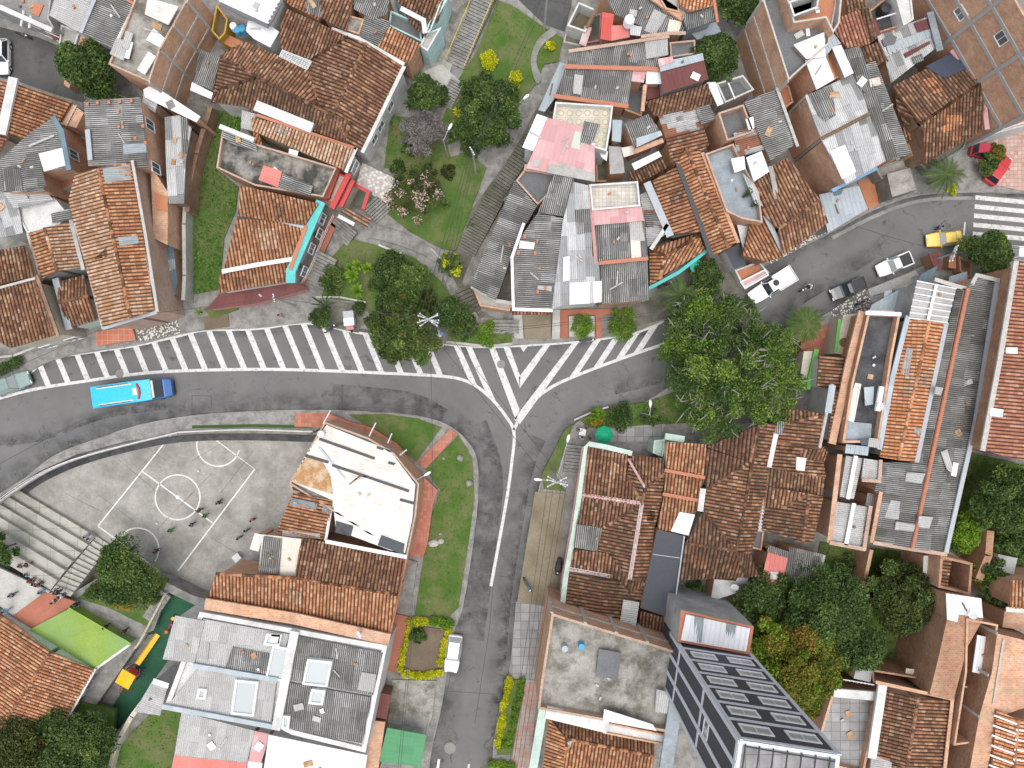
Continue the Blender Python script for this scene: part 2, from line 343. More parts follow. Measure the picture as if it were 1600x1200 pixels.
grid_mat('ring tile floor', (.58,.54,.43), (.62,.58,.47), (.45,.42,.34), .95, ring=True)
grid_mat('cream tile floor', (.50,.46,.40), (.60,.56,.50), (.38,.35,.3), .4)
grid_mat('pink check floor', (.45,.27,.22), (.55,.42,.36), (.35,.2,.17), .45)
grid_mat('red grid floor', (.43,.13,.075), (.48,.17,.10), (.40,.30,.24), .62)
grid_mat('red brick paving', (.40,.12,.07), (.48,.19,.12), (.26,.16,.13), .4)
grid_mat('grey flagstones', (.25,.245,.24), (.33,.325,.32), (.12,.12,.11), 1.0)
grid_mat('check pavement', (.45,.22,.16), (.33,.32,.29), (.25,.22,.2), .5)
grid_mat('bleacher slabs', (.36,.35,.30), (.42,.41,.36), (.2,.2,.17), 2.4)
def plain(name, c, rough=.5, metal=0.0, spec=.5, coat=0.0):
    b = NB(name, rough, spec); b.b.inputs['Base Color'].default_value = (*c, 1); b.b.inputs['Metallic'].default_value = metal
    if coat: b.b.inputs['Coat Weight'].default_value = coat
    n = b.ramp(b.noise(3.0, b.n('ShaderNodeTexCoord').outputs['Object'], 4), [(.3, .9), (.7, 1.08)])
    b.color(b.mix(1.0, c, n, 'MULTIPLY'))
for nm, c, r in (('paint white',(.78,.79,.8),.3),('paint taxi',(.72,.50,.07),.3),('paint charcoal',(.035,.04,.045),.25),('paint blue',(.0,.42,.68),.35),('paint deep blue',(.015,.10,.32),.3),
    ('paint red',(.5,.02,.03),.3),('paint crimson',(.42,.03,.06),.3),('paint grey green',(.16,.24,.22),.35),('paint silver',(.62,.64,.68),.25),('paint magenta',(.28,.06,.12),.4)):
    plain(nm, c, r, coat=.5)
for nm, c, r in (('rubber',(.015,.015,.015),.8),('black plastic',(.02,.02,.022),.5),('bus red',(.42,.04,.035),.5),('bus cream',(.66,.55,.42),.6),('bus panel',(.72,.66,.5),.6),
    ('plastic yellow',(.78,.46,.01),.4),('plastic green',(.02,.22,.11),.5),('parasol green',(.0,.30,.15),.7),('plastic blue',(.02,.20,.48),.4),('plastic red',(.45,.03,.03),.4),
    ('plastic purple',(.09,.03,.16),.4),('railing white',(.7,.7,.7),.5),('railing yellow',(.55,.42,.05),.6),('rail dark',(.05,.05,.05),.6),('wood red',(.36,.07,.04),.7),
    ('pole concrete',(.36,.36,.35),.8),('cable',(.05,.05,.05),.6),('lamp glass',(.8,.8,.82),.3),('fascia teal',(.06,.42,.38),.6),('band green',(.10,.36,.06),.6),('frame white',(.72,.72,.72),.5),
    ('facade dark',(.055,.06,.072),.7),('facade line',(.58,.61,.66),.7),('tarp black',(.04,.048,.06),.6),('tarp white',(.70,.70,.71),.6),('tarp blue',(.05,.065,.10),.6),('gutter grey',(.36,.38,.40),.5),
    ('canopy teal',(.02,.36,.27),.5),('tank blue',(.05,.30,.50),.5),('iron',(.12,.12,.12),.6),('manhole',(.22,.21,.19),.8),('skin',(.32,.18,.12),.6),('hair',(.015,.012,.01),.8),
    ('cloth green',(.02,.22,.10),.9),('cloth white',(.66,.67,.70),.9),('cloth navy',(.02,.03,.08),.9),('cloth blue',(.20,.34,.52),.9),('cloth dark',(.03,.03,.035),.9),('cloth pink',(.5,.22,.25),.9),
    ('cloth orange',(.6,.14,.03),.9),('cloth red',(.4,.04,.04),.9),('cloth grey',(.2,.2,.21),.9),('yellow lamp',(.8,.5,.02),.4),('terracotta trim',(.43,.17,.1),.8),('foam',(.7,.7,.72),.8)):
    plain(nm, c, r)
gb = NB('grime', .95, .1); gb.b.inputs['Base Color'].default_value = (.035,.035,.033,1); gsx = gb.n('ShaderNodeSeparateXYZ'); gb.l(gb.co(True), gsx.inputs[0])
gf = gb.math('MULTIPLY', gb.ramp(gb.noise(.45, None, 8, .75), [(.40, 0.0), (.62, 1.0)]), gb.ramp(gsx.outputs[1], [(0, 1.0), (1, 0.0)])); gt = gb.n('ShaderNodeBsdfTransparent'); gx = gb.n('ShaderNodeMixShader')
gb.l(gb.math('MULTIPLY', gf, .5), gx.inputs[0]); gb.l(gt.outputs[0], gx.inputs[1]); gb.l(gb.b.outputs[0], gx.inputs[2]); gb.l(gx.outputs[0], gb.out.inputs[0])
def glass(name, c, r=.08):
    b = NB(name, r, .8); b.b.inputs['Base Color'].default_value = (*c, 1)
glass('car glass', (.02,.03,.035)); glass('pale glass', (.34,.38,.38), .3); glass('window pane', (.10,.12,.14), .15)
b_ = NB('skylight sheet', .35, .5); b_.color(b_.mix(b_.ramp(b_.noise(1.0, b_.co(True), 4, .6, (4,.5,1)), [(.35, 0.0), (.65, 1.0)]), (.25,.29,.30), (.37,.41,.42)))
def leafmat(name, stops, tr=.25):
    b = NB(name, .6, .3); uv = b.co(True); sx = b.n('ShaderNodeSeparateXYZ'); b.l(uv, sx.inputs[0])
    f = b.math('ADD', b.math('MULTIPLY', sx.outputs[0], .55), b.math('MULTIPLY', sx.outputs[1], .45))
    b.color(b.ramp(f, stops)); tl = b.n('ShaderNodeBsdfTranslucent'); b.l(b.ramp(f, stops), tl.inputs[0])
    mx = b.n('ShaderNodeMixShader'); mx.inputs[0].default_value = tr; b.l(b.b.outputs[0], mx.inputs[1]); b.l(tl.outputs[0], mx.inputs[2]); b.l(mx.outputs[0], b.out.inputs[0])
leafmat('leaf mid', [(0,(.028,.065,.014)),(.45,(.08,.14,.032)),(.8,(.15,.215,.05)),(1,(.28,.34,.09))])
leafmat('leaf dark', [(0,(.028,.058,.014)),(.5,(.072,.125,.03)),(.85,(.125,.19,.05)),(1,(.2,.27,.075))])
leafmat('leaf olive', [(0,(.03,.045,.012)),(.45,(.065,.088,.022)),(.8,(.12,.14,.03)),(1,(.22,.2,.06))])
leafmat('leaf lime', [(0,(.07,.15,.012)),(.5,(.15,.28,.02)),(1,(.30,.44,.05))])
leafmat('leaf yellow', [(0,(.28,.32,.01)),(.5,(.55,.55,.015)),(1,(.75,.72,.03))])
leafmat('leaf autumn', [(0,(.05,.07,.012)),(.35,(.13,.17,.02)),(.6,(.24,.22,.03)),(.85,(.28,.14,.04)),(1,(.40,.36,.05))])
leafmat('leaf orange', [(0,(.12,.13,.02)),(.5,(.35,.24,.03)),(1,(.55,.30,.03))])
leafmat('twig grey', [(0,(.09,.08,.07)),(.5,(.17,.15,.14)),(1,(.27,.25,.23))], 0.0)
leafmat('grass blade', [(0,(.045,.10,.012)),(.5,(.075,.15,.02)),(.8,(.125,.19,.04)),(1,(.26,.22,.10))])
leafmat('weed blade', [(0,(.035,.13,.012)),(.5,(.075,.22,.02)),(1,(.15,.34,.04))])
leafmat('flower', [(0,(.6,.42,.36)),(1,(.75,.62,.5))])
# ------------------------------------------------------------ roofs and houses
PROF = {'tile': (.37, 6, lambda x: .15 * abs(math.sin(math.pi*x))**.8, .46, .035),
        'sheet': (.21, 4, lambda x: .045*math.sin(2*math.pi*x), 0, 0),
        'rib': (.5, 4, lambda x: .03 if x < .3 else 0, 0, 0)}
def corrugate(mb, P, ang, prof='tile'):
    a = math.radians(ang); d = Vector((math.cos(a), -math.sin(a))); n = Vector((-d.y, d.x))
    pitch, seg, fn, rl, saw = PROF[prof]
    Q = [(p.x*n.x + p.y*n.y, p.x*d.x + p.y*d.y, p.z) for p in P]
    u0, u1 = min(q[0] for q in Q), max(q[0] for q in Q)
    us = sorted(set([round(k*pitch/seg, 5) for k in range(math.floor(u0*seg/pitch), math.ceil(u1*seg/pitch)+1) if u0 < k*pitch/seg < u1] + [round(q[0], 5) for q in Q]))
    def cross(u):
        r = []
        for i in range(len(Q)):
            a_, b_ = Q[i], Q[(i+1) % len(Q)]
            if (a_[0]-u)*(b_[0]-u) < 0:
                t = (u-a_[0])/(b_[0]-a_[0]); r.append((a_[1]+(b_[1]-a_[1])*t, a_[2]+(b_[2]-a_[2])*t))
        return sorted(r)
    def pt(u, v, z): return (u*n.x + v*d.x, u*n.y + v*d.y, z)
    zv = sum((q[1]-sum(k[1] for k in Q)/len(Q))*(q[2]-sum(k[2] for k in Q)/len(Q)) for q in Q)
    sgn = 1 if zv > 0 else -1            # height rises along +v ?
    for ua, ub in zip(us, us[1:]):
        if ub-ua < 2e-4: continue
        e = (ub-ua)*.001; xa, xb = cross(ua+e), cross(ub-e)
        if len(xa) != len(xb): continue
        col = math.floor(((ua+ub)/2)/pitch); fa = fn((ua/pitch) - col if ua/pitch-col > 0 else 0); fb = fn(min(1, (ub/pitch)-col))
        jit = (math.sin(col*12.9898)*43758.5453) % 1
        for k in range(0, len(xa)-1, 2):
            (a0, za0), (a1, za1), (b0, zb0), (b1, zb1) = xa[k], xa[k+1], xb[k], xb[k+1]
            if rl:
                lo, hi = min(a0, b0), max(a1, b1); off = jit*.18*rl; j0 = math.floor((lo-off)/rl)
                while j0*rl+off < hi:
                    s0, s1 = j0*rl+off, (j0+1)*rl+off; j0 += 1
                    qa0, qa1 = min(max(s0, a0), a1), min(max(s1, a0), a1); qb0, qb1 = min(max(s0, b0), b1), min(max(s1, b0), b1)
                    if qa1-qa0 < 1e-5 and qb1-qb0 < 1e-5: continue
                    def zz(v, l0, l1, z0, z1, f): 
                        z = z0+(z1-z0)*((v-l0)/(l1-l0) if l1-l0 > 1e-6 else 0)
                        fr = (v-s0)/rl; lift = (1-fr if sgn > 0 else fr)
                        wob = .02*math.sin(col*1.7+v*.9)
                        return z + f + saw*lift + wob
                    mb.face([pt(ua,qa0,zz(qa0,a0,a1,za0,za1,fa)), pt(ub,qb0,zz(qb0,b0,b1,zb0,zb1,fb)), pt(ub,qb1,zz(qb1,b0,b1,zb0,zb1,fb)), pt(ua,qa1,zz(qa1,a0,a1,za0,za1,fa))][::-1],
                            [(ua/pitch+1e-3, (qa0-off)/rl), (ub/pitch-1e-3, (qb0-off)/rl), (ub/pitch-1e-3, (qb1-off)/rl), (ua/pitch+1e-3, (qa1-off)/rl)][::-1])
            else:
                mb.face([pt(ua,a0,za0+fa), pt(ub,b0,zb0+fb), pt(ub,b1,zb1+fb), pt(ua,a1,za1+fa)][::-1], [(ua,a0),(ub,b0),(ub,b1),(ua,a1)][::-1])
    C = ccw(P); m = len(C)
    for i in range(m):
        p, q = C[i], C[(i+1) % m]
        mb.face([(p.x,p.y,p.z-.1), (q.x,q.y,q.z-.1), (q.x,q.y,q.z+.015), (p.x,p.y,p.z+.015)], [(.5,0),(.5,.3),(.5,.3),(.5,0)])
KIND = {'tm':('tile brown','tile'),'td':('tile dark','tile'),'to':('tile orange','tile'),'tb':('tile bright','tile'),'tp':('tile pale','tile'),'tr':('tile red','tile'),
 'cg':('cement sheet','sheet'),'cd':('cement sheet dark','sheet'),'cl':('cement sheet light','sheet'),'cp':('patched sheet','sheet'),'cr':('rusty patched sheet','sheet'),
 'cw':('white sheet','rib'),'cs':('stained white sheet','rib'),'cb':('blue grey sheet','rib'),'ct':('slate blue sheet','rib'),'pk':('pink sheet','rib'),'co':('coral sheet','rib'),
 'rd':('red sheet','rib'),'mr':('maroon sheet','rib'),'gn':('green sheet','rib'),'cc':('cream sheet','rib'),'sk':('skylight sheet','sheet')}
PNAME = {'tile':'tile_roof','sheet':'corrugated_roof','rib':'sheet_roof'}
class House:
    def __init__(s, label, z=5.0, wall='brick', rise=1.1, cat='house', name='house', base=-.1):
        s.label, s.z, s.wall, s.rise, s.cat, s.name, s.base = label, z, wall, rise, cat, name, base
        s.root = None; s.wm = MB(); s.planes = []; s.edges = {}; s.capm = MB(); s.capmat = 'tile brown'; s.sheets = []; s.tiles = []
    def org(s, P):
        if s.root is None:
            c = sum(P, Vector())/len(P); s.root = empty(s.name, (c.x, c.y, 0), s.label, s.cat); s.root['org'] = [c.x, c.y, 0]
    def plane(s, P):
        c = sum(P, Vector())/len(P); nn = Vector((0,0,0))
        for i in range(len(P)): nn += (P[i]-c).cross(P[(i+1) % len(P)]-c)
        if nn.z < 0: nn = -nn
        s.planes.append((P, c, nn.normalized()))
    def zat(s, px, py, dz=.12):
        z = s.z
        for _ in range(3):
            p = W(px, py, z); best = None
            for P, c, nn in s.planes[::-1]:
                n = len(P); ins = False
                for i in range(n):
                    a, b = P[i], P[(i+1) % n]
                    if (a.y > p.y) != (b.y > p.y) and p.x < (b.x-a.x)*(p.y-a.y)/(b.y-a.y)+a.x: ins = not ins
                if ins: best = (c, nn); break
            if best is None and s.planes: best = min(((c, nn) for P, c, nn in s.planes), key=lambda t: (t[0].x-p.x)**2+(t[0].y-p.y)**2)
            c, nn = best; z = c.z - (nn.x*(p.x-c.x)+nn.y*(p.y-c.y))/nn.z
        return z + dz
    def roof(s, kind, pts, ang, z=None, rise=None, wall=True, inset=.22, label=None):
        z = s.z if z is None else z; rise = s.rise if rise is None else rise
        raw = parse(pts, z, rise); P = [W(*p) for p in raw]; s.org(P); mat, prof = KIND[kind]
        mb = MB(); corrugate(mb, P, ang, prof); ob = mb.build(PNAME[prof], mat, s.root)
        if label: ob['label'] = label
        s.last = ob
        if prof == 'tile': s.capmat = mat
        s.plane(P)
        if prof == 'tile' and abs(area2(P)) > 22: s.tiles.append((s.planes[-1], ang))
        if prof != 'tile' and abs(area2(P)) > 4: s.sheets.append((ob, s.planes[-1]))
        if wall:
            Q = shrink(ccw(P), inset); s.wm.wall(Q, s.base, None, zt=-.1)
        for i in range(len(raw)):
            a, b = raw[i], raw[(i+1) % len(raw)]; k = tuple(sorted([a, b]))
            s.edges[k] = s.edges.get(k, 0) + 1
            if s.edges[k] == 2 and prof == 'tile' and max(a[2], b[2]) > z + .05: s.cap3(W(*a), W(*b))
        return s
    def cap3(s, a, b, r=.17, mb=None):
        own = mb is None; mb = mb or MB(); L = (b-a).length; n = max(1, int(L/.45)); d = (b-a).normalized(); side = Vector((-d.y, d.x, 0)).normalized()
        for i in range(n):
            p, q = a.lerp(b, i/n), a.lerp(b, (i+1)/n); rr = r*1.12; pr = [(math.cos(t)*1, math.sin(t)) for t in (0, math.pi*.25, math.pi*.5, math.pi*.75, math.pi)]
            R0 = [p + side*c*rr + Vector((0,0,.06+sn*rr)) for c, sn in pr]; R1 = [q + side*c*r + Vector((0,0,.04+sn*r)) for c, sn in pr]
            k = random.random()*9
            for j in range(4): mb.face([R0[j], R1[j], R1[j+1], R0[j+1]][::-1], [(k+.5, i+.3), (k+.5, i+.9), (k+.5, i+.9), (k+.5, i+.3)])
        if own: mb.build('ridge_cap', s.capmat, s.root)
    def ridge(s, pts, mat=None, z=None, rise=None, r=.17):
        P = WP(pts, s.z if z is None else z, s.rise if rise is None else rise); s.org(P); mb = MB() if mat else None
        for a, b in zip(P, P[1:]): s.cap3(a, b, r, mb)
        if mat: mb.build('ridge_mortar', mat, s.root)
        return s
    def flat(s, mat, pts, z=None, par=.9, pmat=None, th=.18, wall=True, name='terrace'):
        z = s.z if z is None else z; P = ccw(WP(pts, z)); s.org(P)
        if wall: s.wm.wall(P, s.base, z)
        In = shrink(P, th); mb = MB()
        if par > 0:
            mb.cap(In, z-par); mb.build(name, mat, s.root); s.plane([Vector((p.x,p.y,z-par)) for p in In]); s.sheets.append((None, s.planes[-1])) if par >= .3 and abs(area2(P)) > 12 else None
            pm = MB(); n = len(P)
            for i in range(n):
                j = (i+1) % n; pm.face([P[i], P[j], In[j], In[i]])
                pm.quad((In[j].x,In[j].y,z-par), (In[i].x,In[i].y,z-par), In[i], In[j])
            pm.build('parapet', pmat or s.wall, s.root)
        else:
            mb.cap(P, z); mb.build(name, mat, s.root); s.plane(P)
        return s
    def patch(s, kind, pts, ang=0, dz=.13, name='roof_patch', z=None):
        raw = parse(pts); P = [W(x, y, (s.zat(x, y, dz) if z is None else z)+d) for x, y, d in raw]; s.org(P); mb = MB()
        if kind in KIND:
            mat, prof = KIND[kind]
            corrugate(mb, P, ang, prof)
            if mat == 'skylight sheet': name = 'skylight'
        else:
            mat = kind; C = ccw(P); mb.cap(C); mb.wall([p.copy() for p in C], min(p.z for p in C)-.12)
        mb.build(name, mat, s.root); return s
    def canopy(s, kind, pts, ang, z, rise=0, posts=True, name='canopy'):
        raw = parse(pts, z, rise); P = [W(*p) for p in raw]; s.org(P); mb = MB(); mat, prof = KIND[kind]
        corrugate(mb, P, ang, prof); o = mb.build(name, mat, s.root); s.plane(P)
        pm = MB()
        for p in shrink(ccw(P), .15): pm.tube([(p.x,p.y,0), (p.x,p.y,p.z-.05)], .05, 5)
        if posts: pm.build('post', 'gutter grey', o)
        return s
    def beam(s, mat, pts, z=None, wd=.25, ht=.12, name='coping', drape=False, dz=.05):
        z = s.z if z is None else z
        if drape: P = [W(x, y, s.zat(x, y, dz)) for x, y, _ in parse(pts)]
        else: P = WP(pts, z+dz)
        s.org(P); mb = MB()
        for i_, (a, b) in enumerate(zip(P, P[1:])):
            a = a + Vector((0,0,.006*i_)); b = b + Vector((0,0,.006*i_))
            d = (b-a); L = d.length; d.normalize(); side = Vector((-d.y, d.x, 0)).normalized()*wd/2; up = Vector((0,0,ht/2))
            a2, b2 = a - d*wd*.3, b + d*wd*.3
            V = [a2-side-up, b2-side-up, b2+side-up, a2+side-up, a2-side+up, b2-side+up, b2+side+up, a2+side+up]
            for f in ((0,3,2,1),(4,5,6,7),(0,1,5,4),(1,2,6,5),(2,3,7,6),(3,0,4,7)): mb.face([V[i] for i in f])
        mb.build(name, mat, s.root); return s
    def curb(s, mat, pts, z, z0=-.1, wd=.2, name='wall_stretch'):   # a free-standing wall along a polyline
        P = WP(pts, z); s.org(P); mb = MB()
        for a, b in zip(P, P[1:]):
            d = (b-a).normalized(); side = Vector((-d.y, d.x, 0)).normalized()*wd/2
            mb.prism([a-side-d*.05, b-side+d*.05, b+side+d*.05, a+side-d*.05], z0, z)
        mb.build(name, mat, s.root); return s
    def face(s, edge, z, inset=.2):     # frame of a wall that faces the middle of the view
        (a, b) = WP(edge, z); d = (b-a); L = d.length; d.normalize(); n = Vector((d.y, -d.x, 0))
        if n.dot(a) > 0: n = -n
        a = a - n*inset; return a, d, L, n
    def win(s, edge, z, items, size=(1.1,1.1), inset=.2, door=False, pane='window pane', frame='frame white', t_=.09):
        a, d, L, n = s.face(edge, z, inset); s.org([a]); up = Vector((0,0,1))
        for t, zc in items:
            c = a + d*(L*t) + Vector((0,0,zc-z)) ; w2, h2 = size[0]/2, size[1]/2; fr = MB()
            def bar(u0, u1, v0, v1, dep):
                q = [c+d*u0+up*v0, c+d*u1+up*v0, c+d*u1+up*v1, c+d*u0+up*v1]; o = n*dep; i = -n*.03
                F = [p+o for p in q]; B = [p+i for p in q]
                fl = (F[1]-F[0]).cross(F[2]-F[0]).dot(n) < 0
                fr.face(F[::-1] if fl else F)
                for k in range(4):
                    e = [B[k], B[(k+1)%4], F[(k+1)%4], F[k]]; fr.face(e[::-1] if fl else e)
            bar(-w2, w2, h2-t_, h2, .08); bar(-w2, w2, -h2, -h2+t_, .1); bar(-w2, -w2+t_, -h2+t_, h2-t_, .08); bar(w2-t_, w2, -h2+t_, h2-t_, .08)
            if not door: bar(-.03, .03, -h2+t_, h2-t_, .06)
            f = fr.build('door_frame' if door else 'window', frame, s.root)
            pm = MB(); q = [c+d*u+up*v+n*.03 for u, v in ((-w2+.05,-h2+.05),(w2-.05,-h2+.05),(w2-.05,h2-.05),(-w2+.05,h2-.05))]
            if (q[1]-q[0]).cross(q[2]-q[0]).dot(n) < 0: q = q[::-1]
            pm.face(q); pm.build('door' if door else 'pane', pane, f)
        return s
    def frame(s, edge, z, z0, cols, rows, mat='pole concrete', inset=.0, wd=.3):
        a, d, L, n = s.face(edge, z, inset); mb = MB(); up = Vector((0,0,1)); s.org([a])
        def bx(u0, u1, v0, v1, dep):
            q = [a+d*u+up*(v-z)+n*dep for u, v in ((u0,v0),(u1,v0),(u1,v1),(u0,v1))]; B = [p - n*(dep+.05) for p in q]
            if (q[1]-q[0]).cross(q[2]-q[0]).dot(n) < 0: q = q[::-1]; B = B[::-1]
            mb.face(q)
            for k in range(4): mb.face([B[k], B[(k+1)%4], q[(k+1)%4], q[k]])
        for c in cols: bx(L*c-wd/2, L*c+wd/2, z0, z, .05)
        for r in rows: bx(0, L, r-wd/2, r+wd/2, .035)
        mb.build('concrete_frame', mat, s.root); return s
    def tint(s, edge, z, z0, z1, mat, t0=0, t1=1, inset=.17, name='painted_band'):
        a, d, L, n = s.face(edge, z, inset); mb = MB(); up = Vector((0,0,1)); s.org([a])
        q = [a+d*(L*t)+up*(v-z)+n*.03 for t, v in ((t0,z0),(t1,z0),(t1,z1),(t0,z1))]; B = [p-n*.06 for p in q]
        if (q[1]-q[0]).cross(q[2]-q[0]).dot(n) < 0: q = q[::-1]; B = B[::-1]
        mb.face(q)
        for k in range(4): mb.face([B[k], B[(k+1)%4], q[(k+1)%4], q[k]])
        mb.build(name, mat, s.root); return s
    def clutter(s):                  # bricks, boards, tins and replaced tiles lying on the roofs
        for (P, c, nn), ang in s.tiles:
            a = math.radians(ang); d = Vector((math.cos(a), -math.sin(a), 0)); n = Vector((-d.y, d.x, 0))
            for _ in range(random.choice((0, 1, 1, 2))):
                w_ = [random.random()+.2 for _ in P]; t = sum(w_); q = sum((p*(x/t) for p, x in zip(P, w_)), Vector()); q = q.lerp(c, .35); l_, h_ = random.uniform(.5, 1.5), random.uniform(.4, 1.1); Q = []
                for u, v in ((-h_,-l_),(h_,-l_*.7),(h_,l_),(-h_,l_*.8)): r = q+n*u+d*v; r.z = c.z-(nn.x*(r.x-c.x)+nn.y*(r.y-c.y))/nn.z+.05; Q.append(r)
                m = MB(); corrugate(m, Q, ang, 'tile'); m.build('replaced_tiles', random.choice(('tile pale','tile orange','tile dark','tile brown','tile bright')), s.root)
        for ob, (P, c, nn) in s.sheets:
            A = abs(area2(P)); n = min(4, int(A/16)+1)
            for _ in range(n):
                w_ = [random.random() for _ in P]; t = sum(w_); q = sum((p*(x/t) for p, x in zip(P, w_)), Vector()); z = q.z; q = q.lerp(c, .15); z = c.z-(nn.x*(q.x-c.x)+nn.y*(q.y-c.y))/nn.z
                m = MB(); t_ = random.random()
                if t_ < .45: m.box((q.x,q.y,z+.14), (.38,.2,.16), random.random()*3); nm, mt = 'loose_brick', random.choice(('terracotta trim','mortar','brick brown','mortar'))
                elif t_ < .7: m.box((q.x,q.y,z+.12), (random.uniform(.9,1.8),.14,.06), random.random()*3); nm, mt = 'board', random.choice(('wood','mortar','plaster grey'))
                elif t_ < .88: m.box((q.x,q.y,z+.13), (random.uniform(.5,1.1),random.uniform(.4,.8),.03), random.random()*3); nm, mt = 'sheet_scrap', random.choice(('white sheet','concrete','rust','cement sheet light'))
                else: m.lathe((q.x,q.y,z+.05), [(.13,0),(.15,.22),(0,.22)], 8); nm, mt = 'tin', random.choice(('rust','foam','iron'))
                m.build(nm, mt, s.root)
    def done(s):
        s.clutter()
        s.wm.build('wall', s.wall, s.root); return s
def slab(name, pts, z, mat, z0=None, kind='structure', label=None, cat=None, holes=()):
    P = ccw(WP(pts, z)) if isinstance(pts, str) else ccw(pts); mb = MB()
    mb.wall(P, z0 if z0 is not None else z-.3, z); mb.cap(P, z)
    o = mb.build(name, mat, None, org=Vector((P[0].x, P[0].y, 0)), kind=kind)
    if label: tag(o, label, cat)
    return o
def strip(pts, z, wd, mb):           # a painted line along a polyline, mitred
    P = [W(x, y, z) for x, y, _ in parse(pts)] if isinstance(pts, str) else pts
    L, R = [], []
    for i, p in enumerate(P):
        d = (P[min(i+1, len(P)-1)] - P[max(i-1, 0)]); s_ = Vector((-d.y, d.x, 0)).normalized()*wd/2; L.append(p+s_); R.append(p-s_)
    for i in range(len(P)-1): mb.face([R[i], R[i+1], L[i+1], L[i]])
def smooth_px(pts, n=6):             # Catmull-Rom through pixel points
    p = [(a, b) for a, b, _ in parse(pts)]; out = []
    q = [p[0]] + p + [p[-1]]
    for i in range(1, len(q)-2):
        for k in range(n):
            t = k/n; c = []
            for j in (0, 1):
                a, b, d, e = q[i-1][j], q[i][j], q[i+1][j], q[i+2][j]
                c.append(.5*(2*b+(d-a)*t+(2*a-5*b+4*d-e)*t*t+(3*b-a-3*d+e)*t**3))
            out.append(tuple(c))
    out.append(p[-1]); return out
def S(pp): return ' '.join('%.1f,%.1f' % tuple(q[:2]) for q in pp)
# ------------------------------------------------------------ vegetation
def leaf_mesh(name, centers, sizes, uvs, mat, parent=None, org=(0,0,0), flat=.0, kind=None, asp=.55):
    n = len(centers); a = RNG.normal(size=(n,3)); a[:,2] *= (1-flat)*.8; a /= np.linalg.norm(a, axis=1)[:,None]+1e-9
    t = RNG.normal(size=(n,3)); b = np.cross(a, t); b /= np.linalg.norm(b, axis=1)[:,None]+1e-9
    c = centers - np.array(org); s1 = sizes[:,None]; s2 = s1*asp
    V = np.stack([c - a*s1, c - b*s2, c + a*s1, c + b*s2], 1).reshape(-1, 3)
    me = bpy.data.meshes.new(name); me.vertices.add(4*n); me.vertices.foreach_set('co', V.ravel())
    me.loops.add(4*n); me.loops.foreach_set('vertex_index', np.arange(4*n, dtype=np.int32))
    me.polygons.add(n); me.polygons.foreach_set('loop_start', np.arange(0, 4*n, 4, dtype=np.int32))
    uv = me.uv_layers.new(name='UVMap'); uv.data.foreach_set('uv', np.repeat(uvs, 4, axis=0).astype(np.float32).ravel())
    me.materials.append(MAT[mat]); me.update(calc_edges=True)
    o = bpy.data.objects.new(name, me); COL.objects.link(o)
    if parent is not None: o.parent = parent
    else: o.location = org
    if kind: o['kind'] = kind
    return o
def cluster_leaves(cs, rs, n, size, up=.25):      # leaves on lumpy shells around clump centres
    cs = np.array(cs); rs = np.array(rs); k = RNG.choice(len(cs), n, p=rs**2/np.sum(rs**2)); d = RNG.normal(size=(n,3)); d /= np.linalg.norm(d, axis=1)[:,None]
    d[:,2] = np.where(d[:,2] < -.3, -d[:,2]*.6, d[:,2]); r = rs[k]*(0.35+.8*RNG.random(n)**.7)
    P = cs[k] + d*r[:,None]*np.array([1,1,.75]); cr = RNG.random(len(cs))
    uv = np.stack([cr[k], RNG.random(n)], 1); return P, size*(.6+.8*RNG.random(n)), uv
